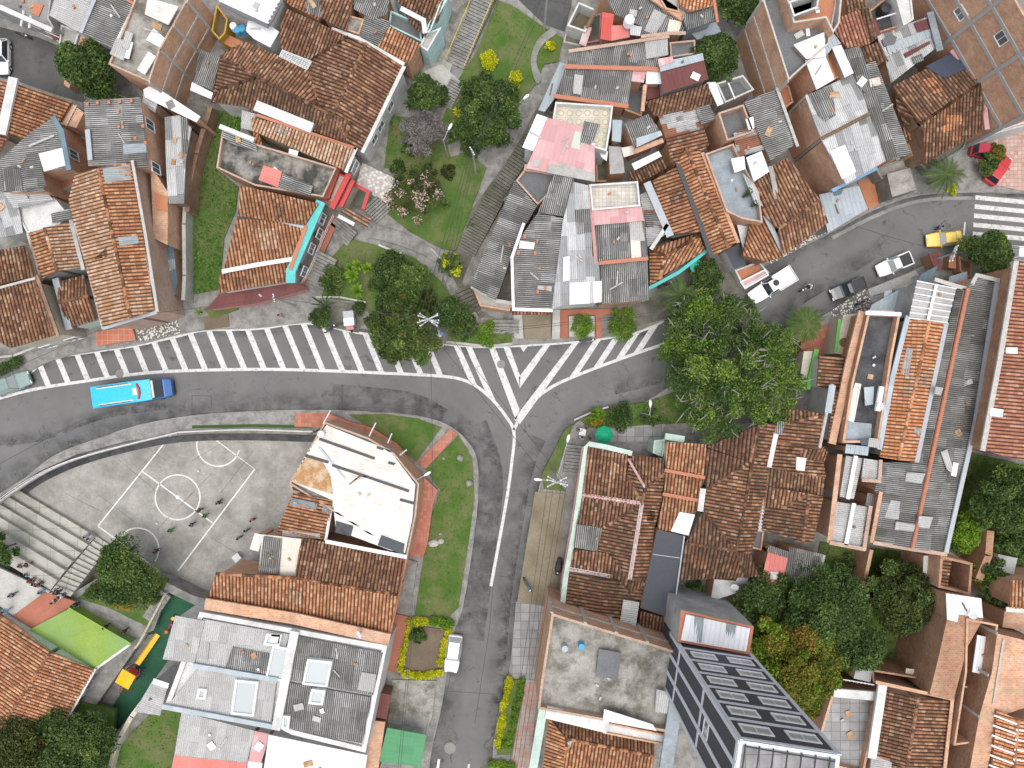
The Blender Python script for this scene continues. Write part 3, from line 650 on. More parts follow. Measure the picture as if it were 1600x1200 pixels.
def tree(label, px, py, r, h, mat='leaf mid', n=6000, size=.17, cat='tree', name='tree', squash=1.0, yaw=0, trunk=True, zc=.62, lumps=26, sparse=.0, hollow=.25, group=None, mat2=None, sr=.30, bare=0, n2=.25):
    """px,py,r: crown centre and radius in the photo; h: height of the top (m)"""
    cz = h*zc; c = W(px, py, cz); R = r*(CAMH-cz)/FPX; root = empty(name, (c.x, c.y, 0), label, cat, group); root['org'] = [c.x, c.y, 0]; hz = h-cz; ph = [random.uniform(0, 6.3) for _ in range(3)]
    cs, rs = [], []
    ca, sa = math.cos(yaw), math.sin(yaw)
    for i in range(lumps):
        t = 2*math.pi*((i*.618034) % 1) ; lob = 1+.13*math.sin(2*t+ph[0])+.10*math.sin(3*t+ph[1])+.07*math.sin(5*t+ph[2]); q = math.sqrt((i+.5)/lumps)*.84*lob*(.9+.2*random.random()); rr = R*(sr*(.5+.85*random.random()))
        x, y = math.cos(t)*q*R, math.sin(t)*q*R*squash; x, y = x*ca-y*sa, x*sa+y*ca
        z = cz + hz*(1-min(1,q*q))*.8*(.25+.9*random.random()) - rr*.2 - (.4*hz*q*random.random())
        cs.append((c.x+x+random.uniform(-.1,.1)*R, c.y+y+random.uniform(-.1,.1)*R, z)); rs.append(min(rr, max(.3, z*.9)))
    P, sz, uv = cluster_leaves(cs, rs, n, size); leaf_mesh('crown', P, sz, uv, mat, root, (c.x, c.y, 0))
    if mat2:
        k = [i for i in range(lumps) if random.random() < .4] or [0]
        P, sz, uv = cluster_leaves([np.array(cs[i])+(0,0,.15) for i in k], [rs[i]*1.03 for i in k], int(n*n2), size); leaf_mesh('blossom' if 'flower' in mat2 else 'young_leaves', P, sz, uv, mat2, root, (c.x, c.y, 0))
    if trunk:
        mb = MB(); tr = max(.06, R*.05); top = Vector((c.x, c.y, cz*.55)); mb.tube([(c.x,c.y,-.1), (c.x+.05,c.y,cz*.3), top], [tr*1.3, tr, tr*.9], 8, caps=False); mb.build('trunk', 'bark', root)
        lm = MB()
        for i in range(0, lumps, 2 if lumps > 16 else 1):
            e = Vector(cs[i]); m_ = top.lerp(e, .5) + Vector((random.uniform(-.2,.2), random.uniform(-.2,.2), -.1*h*.3))
            lm.tube([top, m_, e + Vector((0,0,bare))], [tr*.6, tr*.35, tr*.1], 5, caps=False)
            if bare:
                for _ in range(4):
                    e2 = e + Vector((random.uniform(-1,1)*R*.2, random.uniform(-1,1)*R*.2, bare+random.uniform(.1,.5))); lm.tube([m_.lerp(e, .6), e.lerp(e2,.5), e2], [tr*.25, tr*.16, tr*.05], 4, caps=False)
        lm.build('limbs', 'twig grey' if bare else 'bark', root)
    return root
def bush(label, px, py, r, h, mat='leaf mid', n=1200, size=.1, cat='shrub', name='shrub', squash=1, yaw=0, group=None, mat2=None, base=0):
    return tree(label, px, py, r, h, mat, n, size, cat, name, squash, yaw, trunk=True, zc=.5, lumps=12, group=group, mat2=mat2, sr=.38)
def hedge(label, pts, z, r, mat, n, size=.09, group=None):
    P = [W(x, y, z) for x, y, _ in parse(pts)]; root = empty('hedge', (P[0].x, P[0].y, 0), label, 'hedge', group); cs = []; rs = []
    stem = MB()
    for a, b in zip(P, P[1:]):
        k = max(1, int((b-a).length/(r*.8)))
        for i in range(k+1):
            q = a.lerp(b, i/k); cs.append((q.x+random.uniform(-.1,.1), q.y+random.uniform(-.1,.1), z*(.55+.2*random.random()))); rs.append(r*(.75+.5*random.random()))
            stem.tube([(q.x,q.y,-.05), (q.x,q.y,z*.6)], [.03,.015], 4, caps=False)
    Q, sz, uv = cluster_leaves(cs, rs, n, size); leaf_mesh('foliage', Q, sz, uv, mat, root, (P[0].x, P[0].y, 0))
    if 'org' not in root: root['org'] = [P[0].x, P[0].y, 0]
    stem.build('stems', 'bark', root); return root
def palm(label, px, py, r, h, mat='leaf dark', fronds=18, cat='palm', name='palm_tree', droop=.6, wide=.16, group=None):
    c = W(px, py, h); R = r*(CAMH-h)/FPX; root = empty(name, (c.x, c.y, 0), label, cat, group); root['org'] = [c.x, c.y, 0]
    t = MB(); t.tube([(c.x,c.y,-.1), (c.x+.1,c.y,h*.5), (c.x,c.y,h*.93)], [R*.07+.06, R*.05+.05, R*.06+.05], 8); t.build('trunk', 'bark', root)
    V, U, Z = [], [], []; st = MB()
    for i in range(fronds):
        a = 2*math.pi*i*.618034; L = R*(.75+.3*random.random()); el = random.uniform(.1, .8); pts = []
        for k in range(9):
            s_ = k/8; pts.append(Vector((c.x+math.cos(a)*L*s_, c.y+math.sin(a)*L*s_, h + math.sin(el)*L*s_*.7 - droop*L*s_*s_)))
        st.tube(pts, [.035*(1-k/9)+.008 for k in range(9)], 4, caps=False); cr = random.random()
        side = Vector((-math.sin(a), math.cos(a), 0))
        for k in range(1, 9):
            for j in range(4):
                p = pts[k-1].lerp(pts[k], j/4); ll = min(.42, wide*R)*math.sin(math.pi*min(1, (k+j/4)/9.2)+.12); f = (pts[k]-pts[k-1]).normalized()
                for sg in (-1, 1):
                    q = p + side*sg*ll + f*ll*.7 + Vector((0,0,-.35*ll)); w_ = f*.035
                    V.append([p-w_, q, p+w_]); U.append((cr, random.random()))
    mb = MB()
    for tri, u in zip(V, U): mb.face(tri, [u]*3)
    mb.build('fronds', mat, root); st.build('frond_stems', 'grass base', root); return root
def banana(label, px, py, r, h, mat='leaf mid', leaves=9, name='broad_leaf_plant', wide=.3, group=None):
    c = W(px, py, h*.6); R = r*(CAMH-h*.6)/FPX; root = empty(name, (c.x, c.y, 0), label, 'plant', group); root['org'] = [c.x, c.y, 0]; mb = MB(); st = MB()
    st.tube([(c.x,c.y,-.05), (c.x,c.y,h*.5)], [.07,.05], 6); st.build('stem', 'leaf olive', root)
    for i in range(leaves):
        a = 2*math.pi*i*.618034+px; L = R*(.7+.35*random.random()); side = Vector((-math.sin(a), math.cos(a), 0)); cr = random.random(); prev = None
        for k in range(7):
            s_ = k/6; p = Vector((c.x+math.cos(a)*L*s_, c.y+math.sin(a)*L*s_, h*.5 + h*.55*math.sin(s_*2.2))); wd = L*wide*math.sin(math.pi*(s_*.93+.05))
            row = (p-side*wd+Vector((0,0,.08*L)), p, p+side*wd+Vector((0,0,.08*L)))
            if prev:
                mb.face([prev[0],prev[1],row[1],row[0]], [(cr,.3)]*4); mb.face([prev[1],prev[2],row[2],row[1]], [(cr,.7)]*4)
            prev = row
    mb.build('leaves', mat, root); return root
def in_poly(X, Y, P):
    ins = np.zeros(len(X), bool); n = len(P)
    for i in range(n):
        a, b = P[i], P[(i+1) % n]; c = ((a.y > Y) != (b.y > Y)); ins ^= c & (X < (b.x-a.x)*(Y-a.y)/((b.y-a.y) or 1e-9)+a.x)
    return ins
def lawn(name, pts, z, dens=16, size=.09, mat='grass blade', tall=.05, blade='lawn_grass', lab='short green grass'):
    P = ccw(WP(pts, z)); slab(name, P, z, 'grass base', z0=-.3)
    x0, x1 = min(p.x for p in P), max(p.x for p in P); y0, y1 = min(p.y for p in P), max(p.y for p in P)
    n = int((x1-x0)*(y1-y0)*dens); X = RNG.uniform(x0, x1, n); Y = RNG.uniform(y0, y1, n); k = in_poly(X, Y, P)
    cl = .5+.5*np.sin(X*.5+1.7*np.sin(Y*.45))*np.sin(Y*.55+X*.17); k &= (RNG.random(n) < .25+.75*cl)
    X, Y = X[k], Y[k]; n = len(X); cl = cl[k]
    c = np.stack([X, Y, z+tall*(.3+.9*RNG.random(n))], 1); uv = np.stack([np.clip(cl*.7+.3*RNG.random(n), 0, 1), RNG.random(n)], 1)
    o = leaf_mesh(blade, c, size*(.6+.8*RNG.random(n)), uv, mat, None, (P[0].x, P[0].y, 0), asp=.35); tag(o, lab, 'grass', kind='stuff')
# ------------------------------------------------------------ vehicles
def loft(mb, st, m=0, n_=10):       # stations: (x, half width, z bottom, z top, corner radius)
    R = []
    for x, hw, zb, zt, r in st:
        ring = []
        for cx, cz, a0 in ((hw-r, zt-r, 0), (-hw+r, zt-r, 90), (-hw+r*.6, zb+r*.6, 180), (hw-r*.6, zb+r*.6, 270)):
            rr = r if a0 < 180 else r*.6
            for k in range(3):
                t = math.radians(a0+45*k); ring.append((x, cx+rr*math.cos(t), cz+rr*math.sin(t)))
        R.append(ring)
    for a, b in zip(R, R[1:]):
        for k in range(12): mb.face([a[k], a[(k+1)%12], b[(k+1)%12], b[k]][::-1], m=m)
    mb.face(R[0], m=m); mb.face(R[-1][::-1], m=m)
def wheel(x, y, r, wd, root, name='wheel'):
    t = MB(); t.lathe((x, y, r), [(r*.55,-wd/2),(r*.92,-wd/2),(r,-wd*.3),(r,wd*.3),(r*.92,wd/2),(r*.55,wd/2)], 16, axis='Y'); o = t.build(name, 'rubber', root)
    m_ = MB(); m_.lathe((x, y, r), [(0,-wd*.42),(r*.56,-wd*.42),(r*.56,wd*.42),(0,wd*.42)], 12, axis='Y'); m_.build('rim', 'paint silver', o)
def place(root, px, py, yaw, z=0.0):
    p = W(px, py, z); root.location = (p.x, p.y, z); root.rotation_euler = (0, 0, -math.radians(yaw)); return root
def car(label, px, py, yaw, paint, style='hatch', L=4.1, Wd=1.7, Hh=1.5, cat='car', roofpaint=None, name='parked_car', group=None, glassm='car glass', zc=.8, z0=0):
    """yaw: photo angle (degrees clockwise from +x) the car's nose points to"""
    root = empty(name, (0,0,0), label, cat, group); root['org'] = [0,0,0]; hl, hw = L/2, Wd/2; b = MB(); bel = .88 if style != 'suv' else 1.0
    b_st = [(-hl,hw*.78,.35,bel*.86,.08),(-hl+.12,hw*.93,.28,bel*.97,.12),(-hl*.6,hw,.25,bel,.13),(0,hw,.25,bel*1.0,.13),(hl*.45,hw,.25,bel*.98,.13),(hl*.78,hw*.95,.26,bel*.88,.13),(hl-.1,hw*.86,.28,bel*.78,.12),(hl,hw*.68,.36,bel*.66,.1)]
    loft(b, b_st); b.build('body', paint, root, smooth=False)
    f1, f0, r0, r1 = {'hatch': (.36,.10,-.70,-.93), 'sedan': (.32,.06,-.45,-.70), 'suv': (.36,.12,-.76,-.95), 'pickup': (.30,.08,-.16,-.22), 'doublecab': (.34,.12,-.18,-.26)}[style]
    f1, f0, r0, r1 = f1*hl, f0*hl, r0*hl, r1*hl; wt = hw*.68; wb = hw*.95; zb, zt = bel-.03, Hh
    g = MB(); A = [(f1,-wb,zb),(f1,wb,zb),(r1,wb,zb),(r1,-wb,zb)]; T = [(f0,-wt,zt-.04),(f0,wt,zt-.04),(r0,wt,zt-.04),(r0,-wt,zt-.04)]
    A = [Vector(p) for p in A]; T = [Vector(p) for p in T]
    def inset(q, t=.09):
        c = sum(q, Vector())/4; nn = (q[1]-q[0]).cross(q[2]-q[0]).normalized(); return [c + (p-c)*(1-t) + nn*.012 for p in q]
    cabin = MB(); sides = [[A[0],A[1],T[1],T[0]], [A[2],A[3],T[3],T[2]], [A[1],A[2],T[2],T[1]], [A[3],A[0],T[0],T[3]]]
    for q in sides: cabin.face(q)
    cab = cabin.build('cabin', paint, root)
    for nm, q in zip(('windscreen','rear_window','side_window','side_window'), sides):
        gm = MB(); gm.face(inset(q)); gm.build(nm, glassm, cab)
    rf = MB(); loft(rf, [(r0-.06,wt*.9,zt-.07,zt-.03,.02),(r0,wt+.02,zt-.08,zt-.0,.03),((f0+r0)/2,wt+.03,zt-.08,zt+.03,.04),(f0,wt+.02,zt-.08,zt,.03),(f0+.06,wt*.9,zt-.07,zt-.03,.02)]); rf.build('roof', roofpaint or paint, root)
    for x in (-hl*.62, hl*.62):
        for sy in (-1, 1): wheel(x, sy*(hw-.1), .32, .2, root)
    for sy in (-1, 1):
        m_ = MB(); m_.box((hl-.1, sy*hw*.62, bel*.68), (.2,.32,.14)); m_.build('headlight', 'lamp glass', root)
        m_ = MB(); m_.box((-hl+.06, sy*hw*.72, bel*.8), (.12,.2,.16)); m_.build('tail_light', 'paint red', root)
        m_ = MB(); m_.box((f1-.1, sy*(wb+.1), zb+.06), (.12,.2,.12)); m_.build('mirror', paint if roofpaint is None else 'black plastic', root)
    m_ = MB(); m_.box((hl-.02,0,.38), (.1,Wd*.7,.16)); m_.build('bumper', 'black plastic', root)
    if style in ('pickup', 'doublecab'):
        m_ = MB(); x0, x1 = -hl+.12, r1-.12; m_.box(((x0+x1)/2,0,bel+.005), (x1-x0,Wd*.78,.02)); m_.build('cargo_bed', 'black plastic', root)
        m_ = MB()
        for sy in (-1,1): m_.box(((x0+x1)/2, sy*hw*.9, bel+.06), (x1-x0+.15, .1, .14))
        m_.box((x0-.05,0,bel+.06), (.1,Wd*.86,.14)); m_.build('bed_rail', paint, root)
    p = W(px, py, zc); root.location = (p.x, p.y, z0); root.rotation_euler = (0,0,-math.radians(yaw)); return root
def motorcycle(label, px, py, yaw, paint='paint charcoal', group='motorcycles', z0=0):
    root = empty('motorcycle', (0,0,0), label, 'motorcycle', group); root['org'] = [0,0,0]
    for x in (-.65, .68):
        t = MB(); t.lathe((x,0,.3), [(.2,-.05),(.28,-.06),(.3,0),(.28,.06),(.2,.05)], 14, axis='Y'); t.build('wheel', 'rubber', root)
    m = MB(); m.tube([(-.6,0,.5),(-.1,0,.62),(.35,0,.78),(.6,0,.45)], [.1,.14,.13,.05], 8); m.build('body', paint, root)
    m = MB(); loft(m, [(-.7,.09,.68,.78,.03),(-.4,.14,.68,.82,.04),(0,.12,.68,.80,.04),(.1,.08,.7,.78,.03)]); m.build('seat', 'black plastic', root)
    m = MB(); loft(m, [(.08,.1,.72,.88,.04),(.25,.15,.7,.95,.05),(.42,.1,.72,.92,.04)]); m.build('fuel_tank', paint, root)
    m = MB(); m.tube([(.35,-.38,1.0),(.47,-.18,1.02),(.5,0,1.0),(.47,.18,1.02),(.35,.38,1.0)], .022, 6); m.build('handlebar', 'iron', root)
    m = MB(); m.lathe((.62,0,.85), [(0,-.05),(.1,-.05),(.09,.06),(0,.08)], 10); m.build('headlight', 'lamp glass', root)
    m = MB(); m.tube([(.5,.0,1.0),(.68,0,.3)], .035, 6); m.tube([(-.2,-.15,.32),(-.8,-.16,.4)], .05, 6); m.build('fork', 'iron', root)
    return place(root, px, py, yaw, z0)
# ------------------------------------------------------------ people
def skin_mesh(name, joints, edges, sub=2):
    me = bpy.data.meshes.new(name); me.from_pydata([j[0] for j in joints], edges, []); o = bpy.data.objects.new('tmp', me); COL.objects.link(o); o.modifiers.new('s', 'SKIN')
    for i, (_, r) in enumerate(joints): me.skin_vertices[0].data[i].radius = r if hasattr(r, '__len__') else (r, r)
    me.skin_vertices[0].data[0].use_root = True
    m = o.modifiers.new('b', 'SUBSURF'); m.levels = sub; m.render_levels = sub
    dg = bpy.context.evaluated_depsgraph_get(); out = bpy.data.meshes.new_from_object(o.evaluated_get(dg)); out.name = name
    bpy.data.objects.remove(o); bpy.data.meshes.remove(me); out.materials.clear(); out.materials.append(MAT['skin'])
    out.polygons.foreach_set('use_smooth', np.ones(len(out.polygons), dtype=bool)); return out
def person_mesh(pose):
    p = {'pelvis':(0,0,.95),'chest':(.02,0,1.32),'neck':(.02,0,1.50),'head':(.05,0,1.62)}
    hipz, kx, fx = .92, .0, .0
    J = []; 
    def leg(s, hip, knee, ank, toe): return [((hip[0], s*.09, hip[2]), .085), ((knee[0], s*.1, knee[2]), .06), ((ank[0], s*.1, ank[2]), .042), ((toe[0], s*.11, toe[2]), .035)]
    if pose == 'walk':
        legs = [leg(1, (0,0,.9), (.16,0,.5), (.12,0,.09), (.3,0,.05)), leg(-1, (0,0,.9), (-.02,0,.48), (-.32,0,.14), (-.2,0,.04))]; off = 0
        arms = [[((.02,.19,1.4),.05), ((-.12,.25,1.14),.04), ((.02,.27,.92),.028)], [((.02,-.19,1.4),.05), ((.14,-.25,1.15),.04), ((.36,-.22,1.02),.028)]]
    elif pose == 'sit':
        legs = [leg(1, (0,0,.5), (.42,0,.5), (.45,0,.09), (.62,0,.05)), leg(-1, (0,0,.5), (.42,0,.52), (.4,0,.09), (.56,0,.05))]; off = -.43
        arms = [[((.04,.19,.97),.05), ((.12,.26,.74),.04), ((.34,.16,.64),.028)], [((.04,-.19,.97),.05), ((.14,-.25,.74),.04), ((.36,-.12,.62),.028)]]
    elif pose == 'ride':
        legs = [leg(1, (-.1,0,.86), (.25,0,.78), (.05,0,.38), (.2,0,.32)), leg(-1, (-.1,0,.86), (.25,0,.78), (.05,0,.38), (.2,0,.32))]; off = -.06
        legs = [[(( j[0][0], j[0][1]*(1.8 if i else 1), j[0][2]), j[1]) for i, j in enumerate(l)] for l in legs]
        arms = [[((.06,.19,1.34),.05), ((.22,.28,1.14),.04), ((.5,.3,1.06),.028)], [((.06,-.19,1.34),.05), ((.22,-.28,1.14),.04), ((.5,-.3,1.06),.028)]]
    elif pose == 'reach':
        legs = [leg(1, (0,0,.9), (.05,0,.5), (0,0,.09), (.17,0,.05)), leg(-1, (0,0,.9), (.02,0,.48), (-.05,0,.09), (.12,0,.05))]; off = 0
        arms = [[((.04,.19,1.4),.05), ((.24,.24,1.22),.04), ((.48,.18,1.2),.028)], [((.04,-.19,1.4),.05), ((.24,-.24,1.2),.04), ((.46,-.1,1.12),.028)]]
    else:
        legs = [leg(1, (0,0,.9), (.03,0,.5), (0,0,.09), (.16,0,.05)), leg(-1, (0,0,.9), (.02,0,.48), (-.03,0,.09), (.14,0,.05))]; off = 0
        arms = [[((.02,.19,1.4),.05), ((-.02,.25,1.14),.04), ((.1,.25,.9),.028)], [((.02,-.19,1.4),.05), ((.0,-.27,1.15),.04), ((.14,-.22,.95),.028)]]
    lean = .12 if pose in ('ride', 'sit') else .03
    px_ = legs[0][0][0][0]
    sp = [((px_,0,.95+off),(.12,.15)), ((px_+lean*.5,0,1.18+off),(.105,.135)), ((px_+lean,0,1.38+off),(.11,.15)), ((px_+lean+.02,0,1.5+off),.05), ((px_+lean+.05,0,1.6+off),(.085,.075)), ((px_+lean+.05,0,1.71+off),(.08,.07))]
    J = list(sp); E = [(0,1),(1,2),(2,3),(3,4),(4,5)]
    for l in legs:
        b = len(J); J += l; E += [(0,b),(b,b+1),(b+1,b+2),(b+2,b+3)]
    hands = []
    for a in arms:
        b = len(J); J += a; E += [(2,b),(b,b+1),(b+1,b+2)]; d = (Vector(a[2][0])-Vector(a[1][0])).normalized(); h = Vector(a[2][0]) + d*.08
        J.append((tuple(h), (.035,.02))); E.append((b+2, b+3)); sg = 1 if a[0][0][1] > 0 else -1
        for fi in range(4):
            t = h + d*(.075-.008*abs(fi-1.3)) + Vector((.0, sg*0, 0)) + Vector((.014*(fi-1.5)*2, 0, -.012)); J.append((tuple(t), .009)); E.append((b+3, len(J)-1))
        J.append((tuple(Vector(a[2][0]) + d*.05 + Vector((.05,-sg*.02,0))), .011)); E.append((b+3, len(J)-1))
    me = skin_mesh('person_body', J, E, 1)
    # clothing: trousers and shirt as slightly larger shells over the same skeleton
    def grow(js, k): return [(q, tuple(v+k for v in (r if hasattr(r, '__len__') else (r, r)))) for q, r in js]
    tj = [sp[0]] + legs[0][:3] + legs[1][:3]; tr = skin_mesh('trousers', grow(tj, .018), [(0,1),(1,2),(2,3),(0,4),(4,5),(5,6)], 1)
    sj = [sp[0], sp[1], sp[2]] + arms[0][:2] + arms[1][:2]; sh = skin_mesh('shirt', grow(sj, .02), [(0,1),(1,2),(2,3),(3,4),(2,5),(5,6)], 1)
    return me, tr, sh, Vector(sp[4][0])
PM = {}
def person(label, px, py, yaw, pose='stand', shirt='cloth green', legs='cloth dark', z=0.0, hair='hair', group=None, seat=0.0):
    if pose not in PM:
        me, tr, sh, hc = person_mesh(pose)
        hm = MB(); hm.lathe(hc + Vector((-.015,0,.03)), [(.105,-.07),(.115,0),(.105,.06),(.07,.115),(0,.135)], 10)
        ft = MB()
        for s_ in (-1, 1): ft.lathe(hc + Vector((.09, s_*.035, .03)), [(0,-.014),(.014,0),(0,.014)], 6)
        PM[pose] = (me, tr, sh, hm, ft)
    me, tr, sh, hm, ft = PM[pose]; root = empty('person', (0,0,0), label, 'person', group); root['org'] = [0,0,0]
    b = bpy.data.objects.new('body', me); COL.objects.link(b); b.parent = root
    for nm, m_, mt in (('trousers', tr, legs), ('shirt', sh, shirt)):
        o = bpy.data.objects.new(nm, m_); COL.objects.link(o); o.parent = root; o.material_slots[0].link = 'OBJECT'; o.material_slots[0].material = MAT[mt]
    h = hm.build('helmet' if hair != 'hair' else 'hair', hair, root, smooth=True); ft.build('eyes', 'black plastic', b)
    p = W(px, py, z+1.0); root.location = (p.x, p.y, z+seat); root.rotation_euler = (0,0,-math.radians(yaw)); return root
# ------------------------------------------------------------ ground, streets, court pit
PITZ = -2.6
up_edge = "-260,700 -60,640 10,602 60,572 100,557 150,548 215,538 270,524 320,515 400,512 470,504 520,505 600,520 690,536 760,541 830,537 900,532 985,520 1040,498 1105,470 1150,443 1200,412 1300,362 1360,330 1420,308 1480,301 1600,302 1900,310"
low_edge = "1900,402 1600,398 1505,392 1430,422 1350,457 1290,492 1200,528 1150,562 1060,598 1010,628 980,638 925,652 900,662 875,698 850,740 835,800 818,890 806,960 795,1060 772,1160 760,1400"
left_edge = "662,1400 668,1210 690,1100 705,1000 722,950 737,860 746,780 745,720 730,690 700,665 650,650 560,643 470,641 380,644 300,650 220,664 140,690 80,715 0,772 -260,900"
road_px = smooth_px(up_edge, 3) + smooth_px(low_edge, 3) + smooth_px(left_edge, 3)
topst = "-260,20 0,42 60,58 100,75 128,105 128,140 135,162 100,152 30,128 -260,60"
midst = "765,-200 800,-10 850,38 882,50 893,10 905,-200"
pit = "-60,830 0,777 60,737 120,710 200,689 280,677 380,675 480,679 527,657 425,850 345,942 300,930 250,905 200,895 150,905 108,930 60,922 0,885 -60,850"
play = "262,925 318,952 205,1115 170,1160 130,1130 225,995"
Z0 = .14
def outline_mesh(name, outer, holes, z, mat, wall_bottoms):
    mb = MB(); polys = [outer] + holes; flat = [p for q in polys for p in q]
    for t in tessellate_polygon(polys):
        tri = [flat[i] for i in t]
        if (tri[1]-tri[0]).cross(tri[2]-tri[0]).z < 0: tri = tri[::-1]
        mb.face(tri)
    for h, zb in zip(holes, wall_bottoms):
        q = ccw(h)[::-1]; mb.wall(q, zb, z)
    return mb.build(name, mat, None, org=Vector((0,0,0)), kind='structure')
big = [Vector(p) for p in ((-260,-260,Z0),(260,-260,Z0),(260,260,Z0),(-260,260,Z0))]
holes = [[W(x, y, Z0) for x, y in road_px], WP(topst, Z0), WP(midst, Z0), WP(pit, Z0), WP(play, Z0)]
for h in holes: h[:] = ccw(h)[::-1]
outline_mesh('ground', big, holes, Z0, 'pavement', [-.1, -.1, -.1, PITZ-.2, -1.3])
def street(name, P, z, mat):
    mb = MB(); mb.cap(P, z); return mb.build(name, mat, None, org=Vector((P[0].x,P[0].y,0)), kind='structure')
street('road', shrink(ccw([W(x, y, 0) for x, y in road_px]), -.03), 0, 'asphalt')
street('side_street', shrink(ccw(WP(topst)), -.03), 0, 'dark asphalt'); street('side_street', shrink(ccw(WP(midst)), -.03), 0, 'dark asphalt')
street('court_floor', shrink(ccw(WP(pit, PITZ)), -.6), PITZ, 'court concrete')
street('playground_floor', shrink(ccw(WP(play, -1.2)), -.3), -1.2, 'play floor')
# kerbs: pale edge stones
def kerb(pp, wd=.14, name='kerb', z=Z0+.03):
    P = [W(x, y, z) for x, y in pp]; mb = MB(); n = len(P); A, B = [], []
    for i, p in enumerate(P):
        d = P[min(i+1, n-1)] - P[max(i-1, 0)]; s_ = Vector((-d.y, d.x, 0)).normalized()*wd/2; A.append(p+s_); B.append(p-s_)
    for i in range(n-1):
        for q in ([B[i],B[i+1],A[i+1],A[i]],): mb.face(q)
        for (p, q, f) in ((A[i],A[i+1],0),(B[i],B[i+1],1)):
            e = [Vector((p.x,p.y,-.02)), Vector((q.x,q.y,-.02)), q, p]; mb.face(e if f else e[::-1])
    mb.build(name, 'concrete', None, org=Vector((P[0].x,P[0].y,0)), kind='structure')
kerb(smooth_px(up_edge, 3)); kerb(smooth_px(low_edge, 3)); kerb([p for p in smooth_px(left_edge, 3)])
# gutter strip
gm = MB(); strip([W(x, y, .004) + Vector((0,0,0)) for x, y in smooth_px("1300,372 1360,341 1420,318 1480,310 1600,311 1900,318", 3)], .004, .4, gm); gm.build('gutter', 'concrete', None, org=Vector((0,0,0)), kind='structure')
def grime(pp, w0, w1, side, z=.003, name='gutter_grime'):   # dirt washed against a kerb, fading into the street
    P = [W(x, y, z) for x, y in pp]; mb = MB(); n = len(P); A, B = [], []
    for i, p in enumerate(P):
        d = P[min(i+1, n-1)] - P[max(i-1, 0)]; s_ = Vector((-d.y, d.x, 0)).normalized()*side; A.append(p+s_*w0); B.append(p+s_*w1)
    for i in range(n-1): mb.face([A[i],A[i+1],B[i+1],B[i]], [(0,0),(0,0),(0,1),(0,1)])
    mb.build(name, 'grime', None, org=Vector((0,0,0)), kind='structure')
grime(smooth_px(left_edge, 3), .05, 2.6, -1); grime(smooth_px(low_edge, 3), .05, 1.6, -1, .0035); grime(smooth_px(up_edge, 3), .05, 1.2, -1, .0025)
grime(smooth_px("-60,700 60,690 160,655 260,640", 4), 0, 1.6, 1, .0045, 'road_stain'); grime(smooth_px("520,600 640,612 700,640", 4), 0, 1.8, -1, .005, 'road_stain'); grime(smooth_px("790,1100 800,950 820,820 835,740 855,690", 4), .2, 2.6, 1, .0055, 'road_stain'); grime(smooth_px("745,1000 765,850 775,740 750,660", 4), -.8, 1.0, 1, .0058, 'road_stain'); grime(smooth_px("960,610 1050,585 1150,530 1250,470 1380,390", 4), -.5, 1.8, 1, .0048, 'road_stain')
pj = MB()
for ln in ("300,618 300,640", "300,618 330,619", "330,619 330,640", "535,600 535,640", "535,636 700,640", "-20,735 130,655", "70,700 60,670", "742,1130 765,980 775,860", "690,1130 712,1010", "1230,435 1262,450 1240,470", "780,1085 700,1080", "825,790 850,792", "812,905 780,900"): strip(ln, .0062, .07, pj)
pj.build('road_joints', 'rail dark', None, org=Vector((0,0,0)), kind='structure')
# ---- painted markings
zm = .008
mk = MB()
top = smooth_px("14,606 40,590 62,570 85,559 150,549 212,540 280,525 320,516 400,514 480,505 560,520 690,537 760,542 830,539 900,534 985,522 1035,503 1105,470", 4)
bot = smooth_px("-60,640 0,622 60,607 130,596 200,586 270,580 400,577 500,579 600,583 680,587 718,592 745,604 770,625 790,650 803,675 800,720 790,790 767,916", 5)
rgt = smooth_px("803,672 815,648 835,625 865,603 905,585 955,566 1000,550 1035,538 1070,522 1110,492", 5)
for line, wd in ((top, .28), (bot, .34), (rgt, .34)): strip([W(x, y, zm) for x, y in line], zm, wd, mk)
def yat(line, x):
    for a, b in zip(line, line[1:]):
        if min(a[0], b[0]) <= x <= max(a[0], b[0]) and abs(a[0]-b[0]) > 1e-6: return a[1]+(b[1]-a[1])*(x-a[0])/(b[0]-a[0])
def hit(x, y, dx, dy, line):         # first crossing of a ray with a polyline
    best = None
    for a, b in zip(line, line[1:]):
        ex, ey = b[0]-a[0], b[1]-a[1]; den = dx*ey-dy*ex
        if abs(den) < 1e-9: continue
        t = ((a[0]-x)*ey-(a[1]-y)*ex)/den; s_ = ((a[0]-x)*dy-(a[1]-y)*dx)/den
        if 0 <= s_ <= 1 and t > 0 and (best is None or t < best): best = t
    return best
def bar(x, y, dx, dy, l0, l1, hw):   # bar through (x,y), trimmed by two polylines
    q = []
    for sx, (l, sg) in ((-hw, (l0, -1)), (hw, (l0, -1)), (hw, (l1, 1)), (-hw, (l1, 1))):
        t = hit(x+sx, y, dx*sg, dy*sg, l)
        if t is None: return
        q.append(W(x+sx+dx*sg*t, y+dy*sg*t, zm+.003))
    mk.face(ccw(q))
for k in range(-1, 21):
    xb = 106.5 + 30.6*k; yb = yat(bot, xb) if xb < 718 else None
    if yb is None: break
    bar(xb-3, yb-8, .415, 1, top, bot, 4.6)
for xb, yb in ((731, 590), (758, 610)): bar(xb, yb-10, .44, 1, top, bot, 4.8)
for p in ("763,541 773,541 812,640 806,657", "895,535 905,534 812,663 803,655", "786,541 796,541 813,588 812,606", "850,538 861,537 812,607 811,589", "811,539 826,539 818,550"):
    mk.face(ccw(WP(p, zm+.003)))
for x, y in ((872, 560), (900, 560), (930, 555), (962, 545), (995, 535)):
    pass
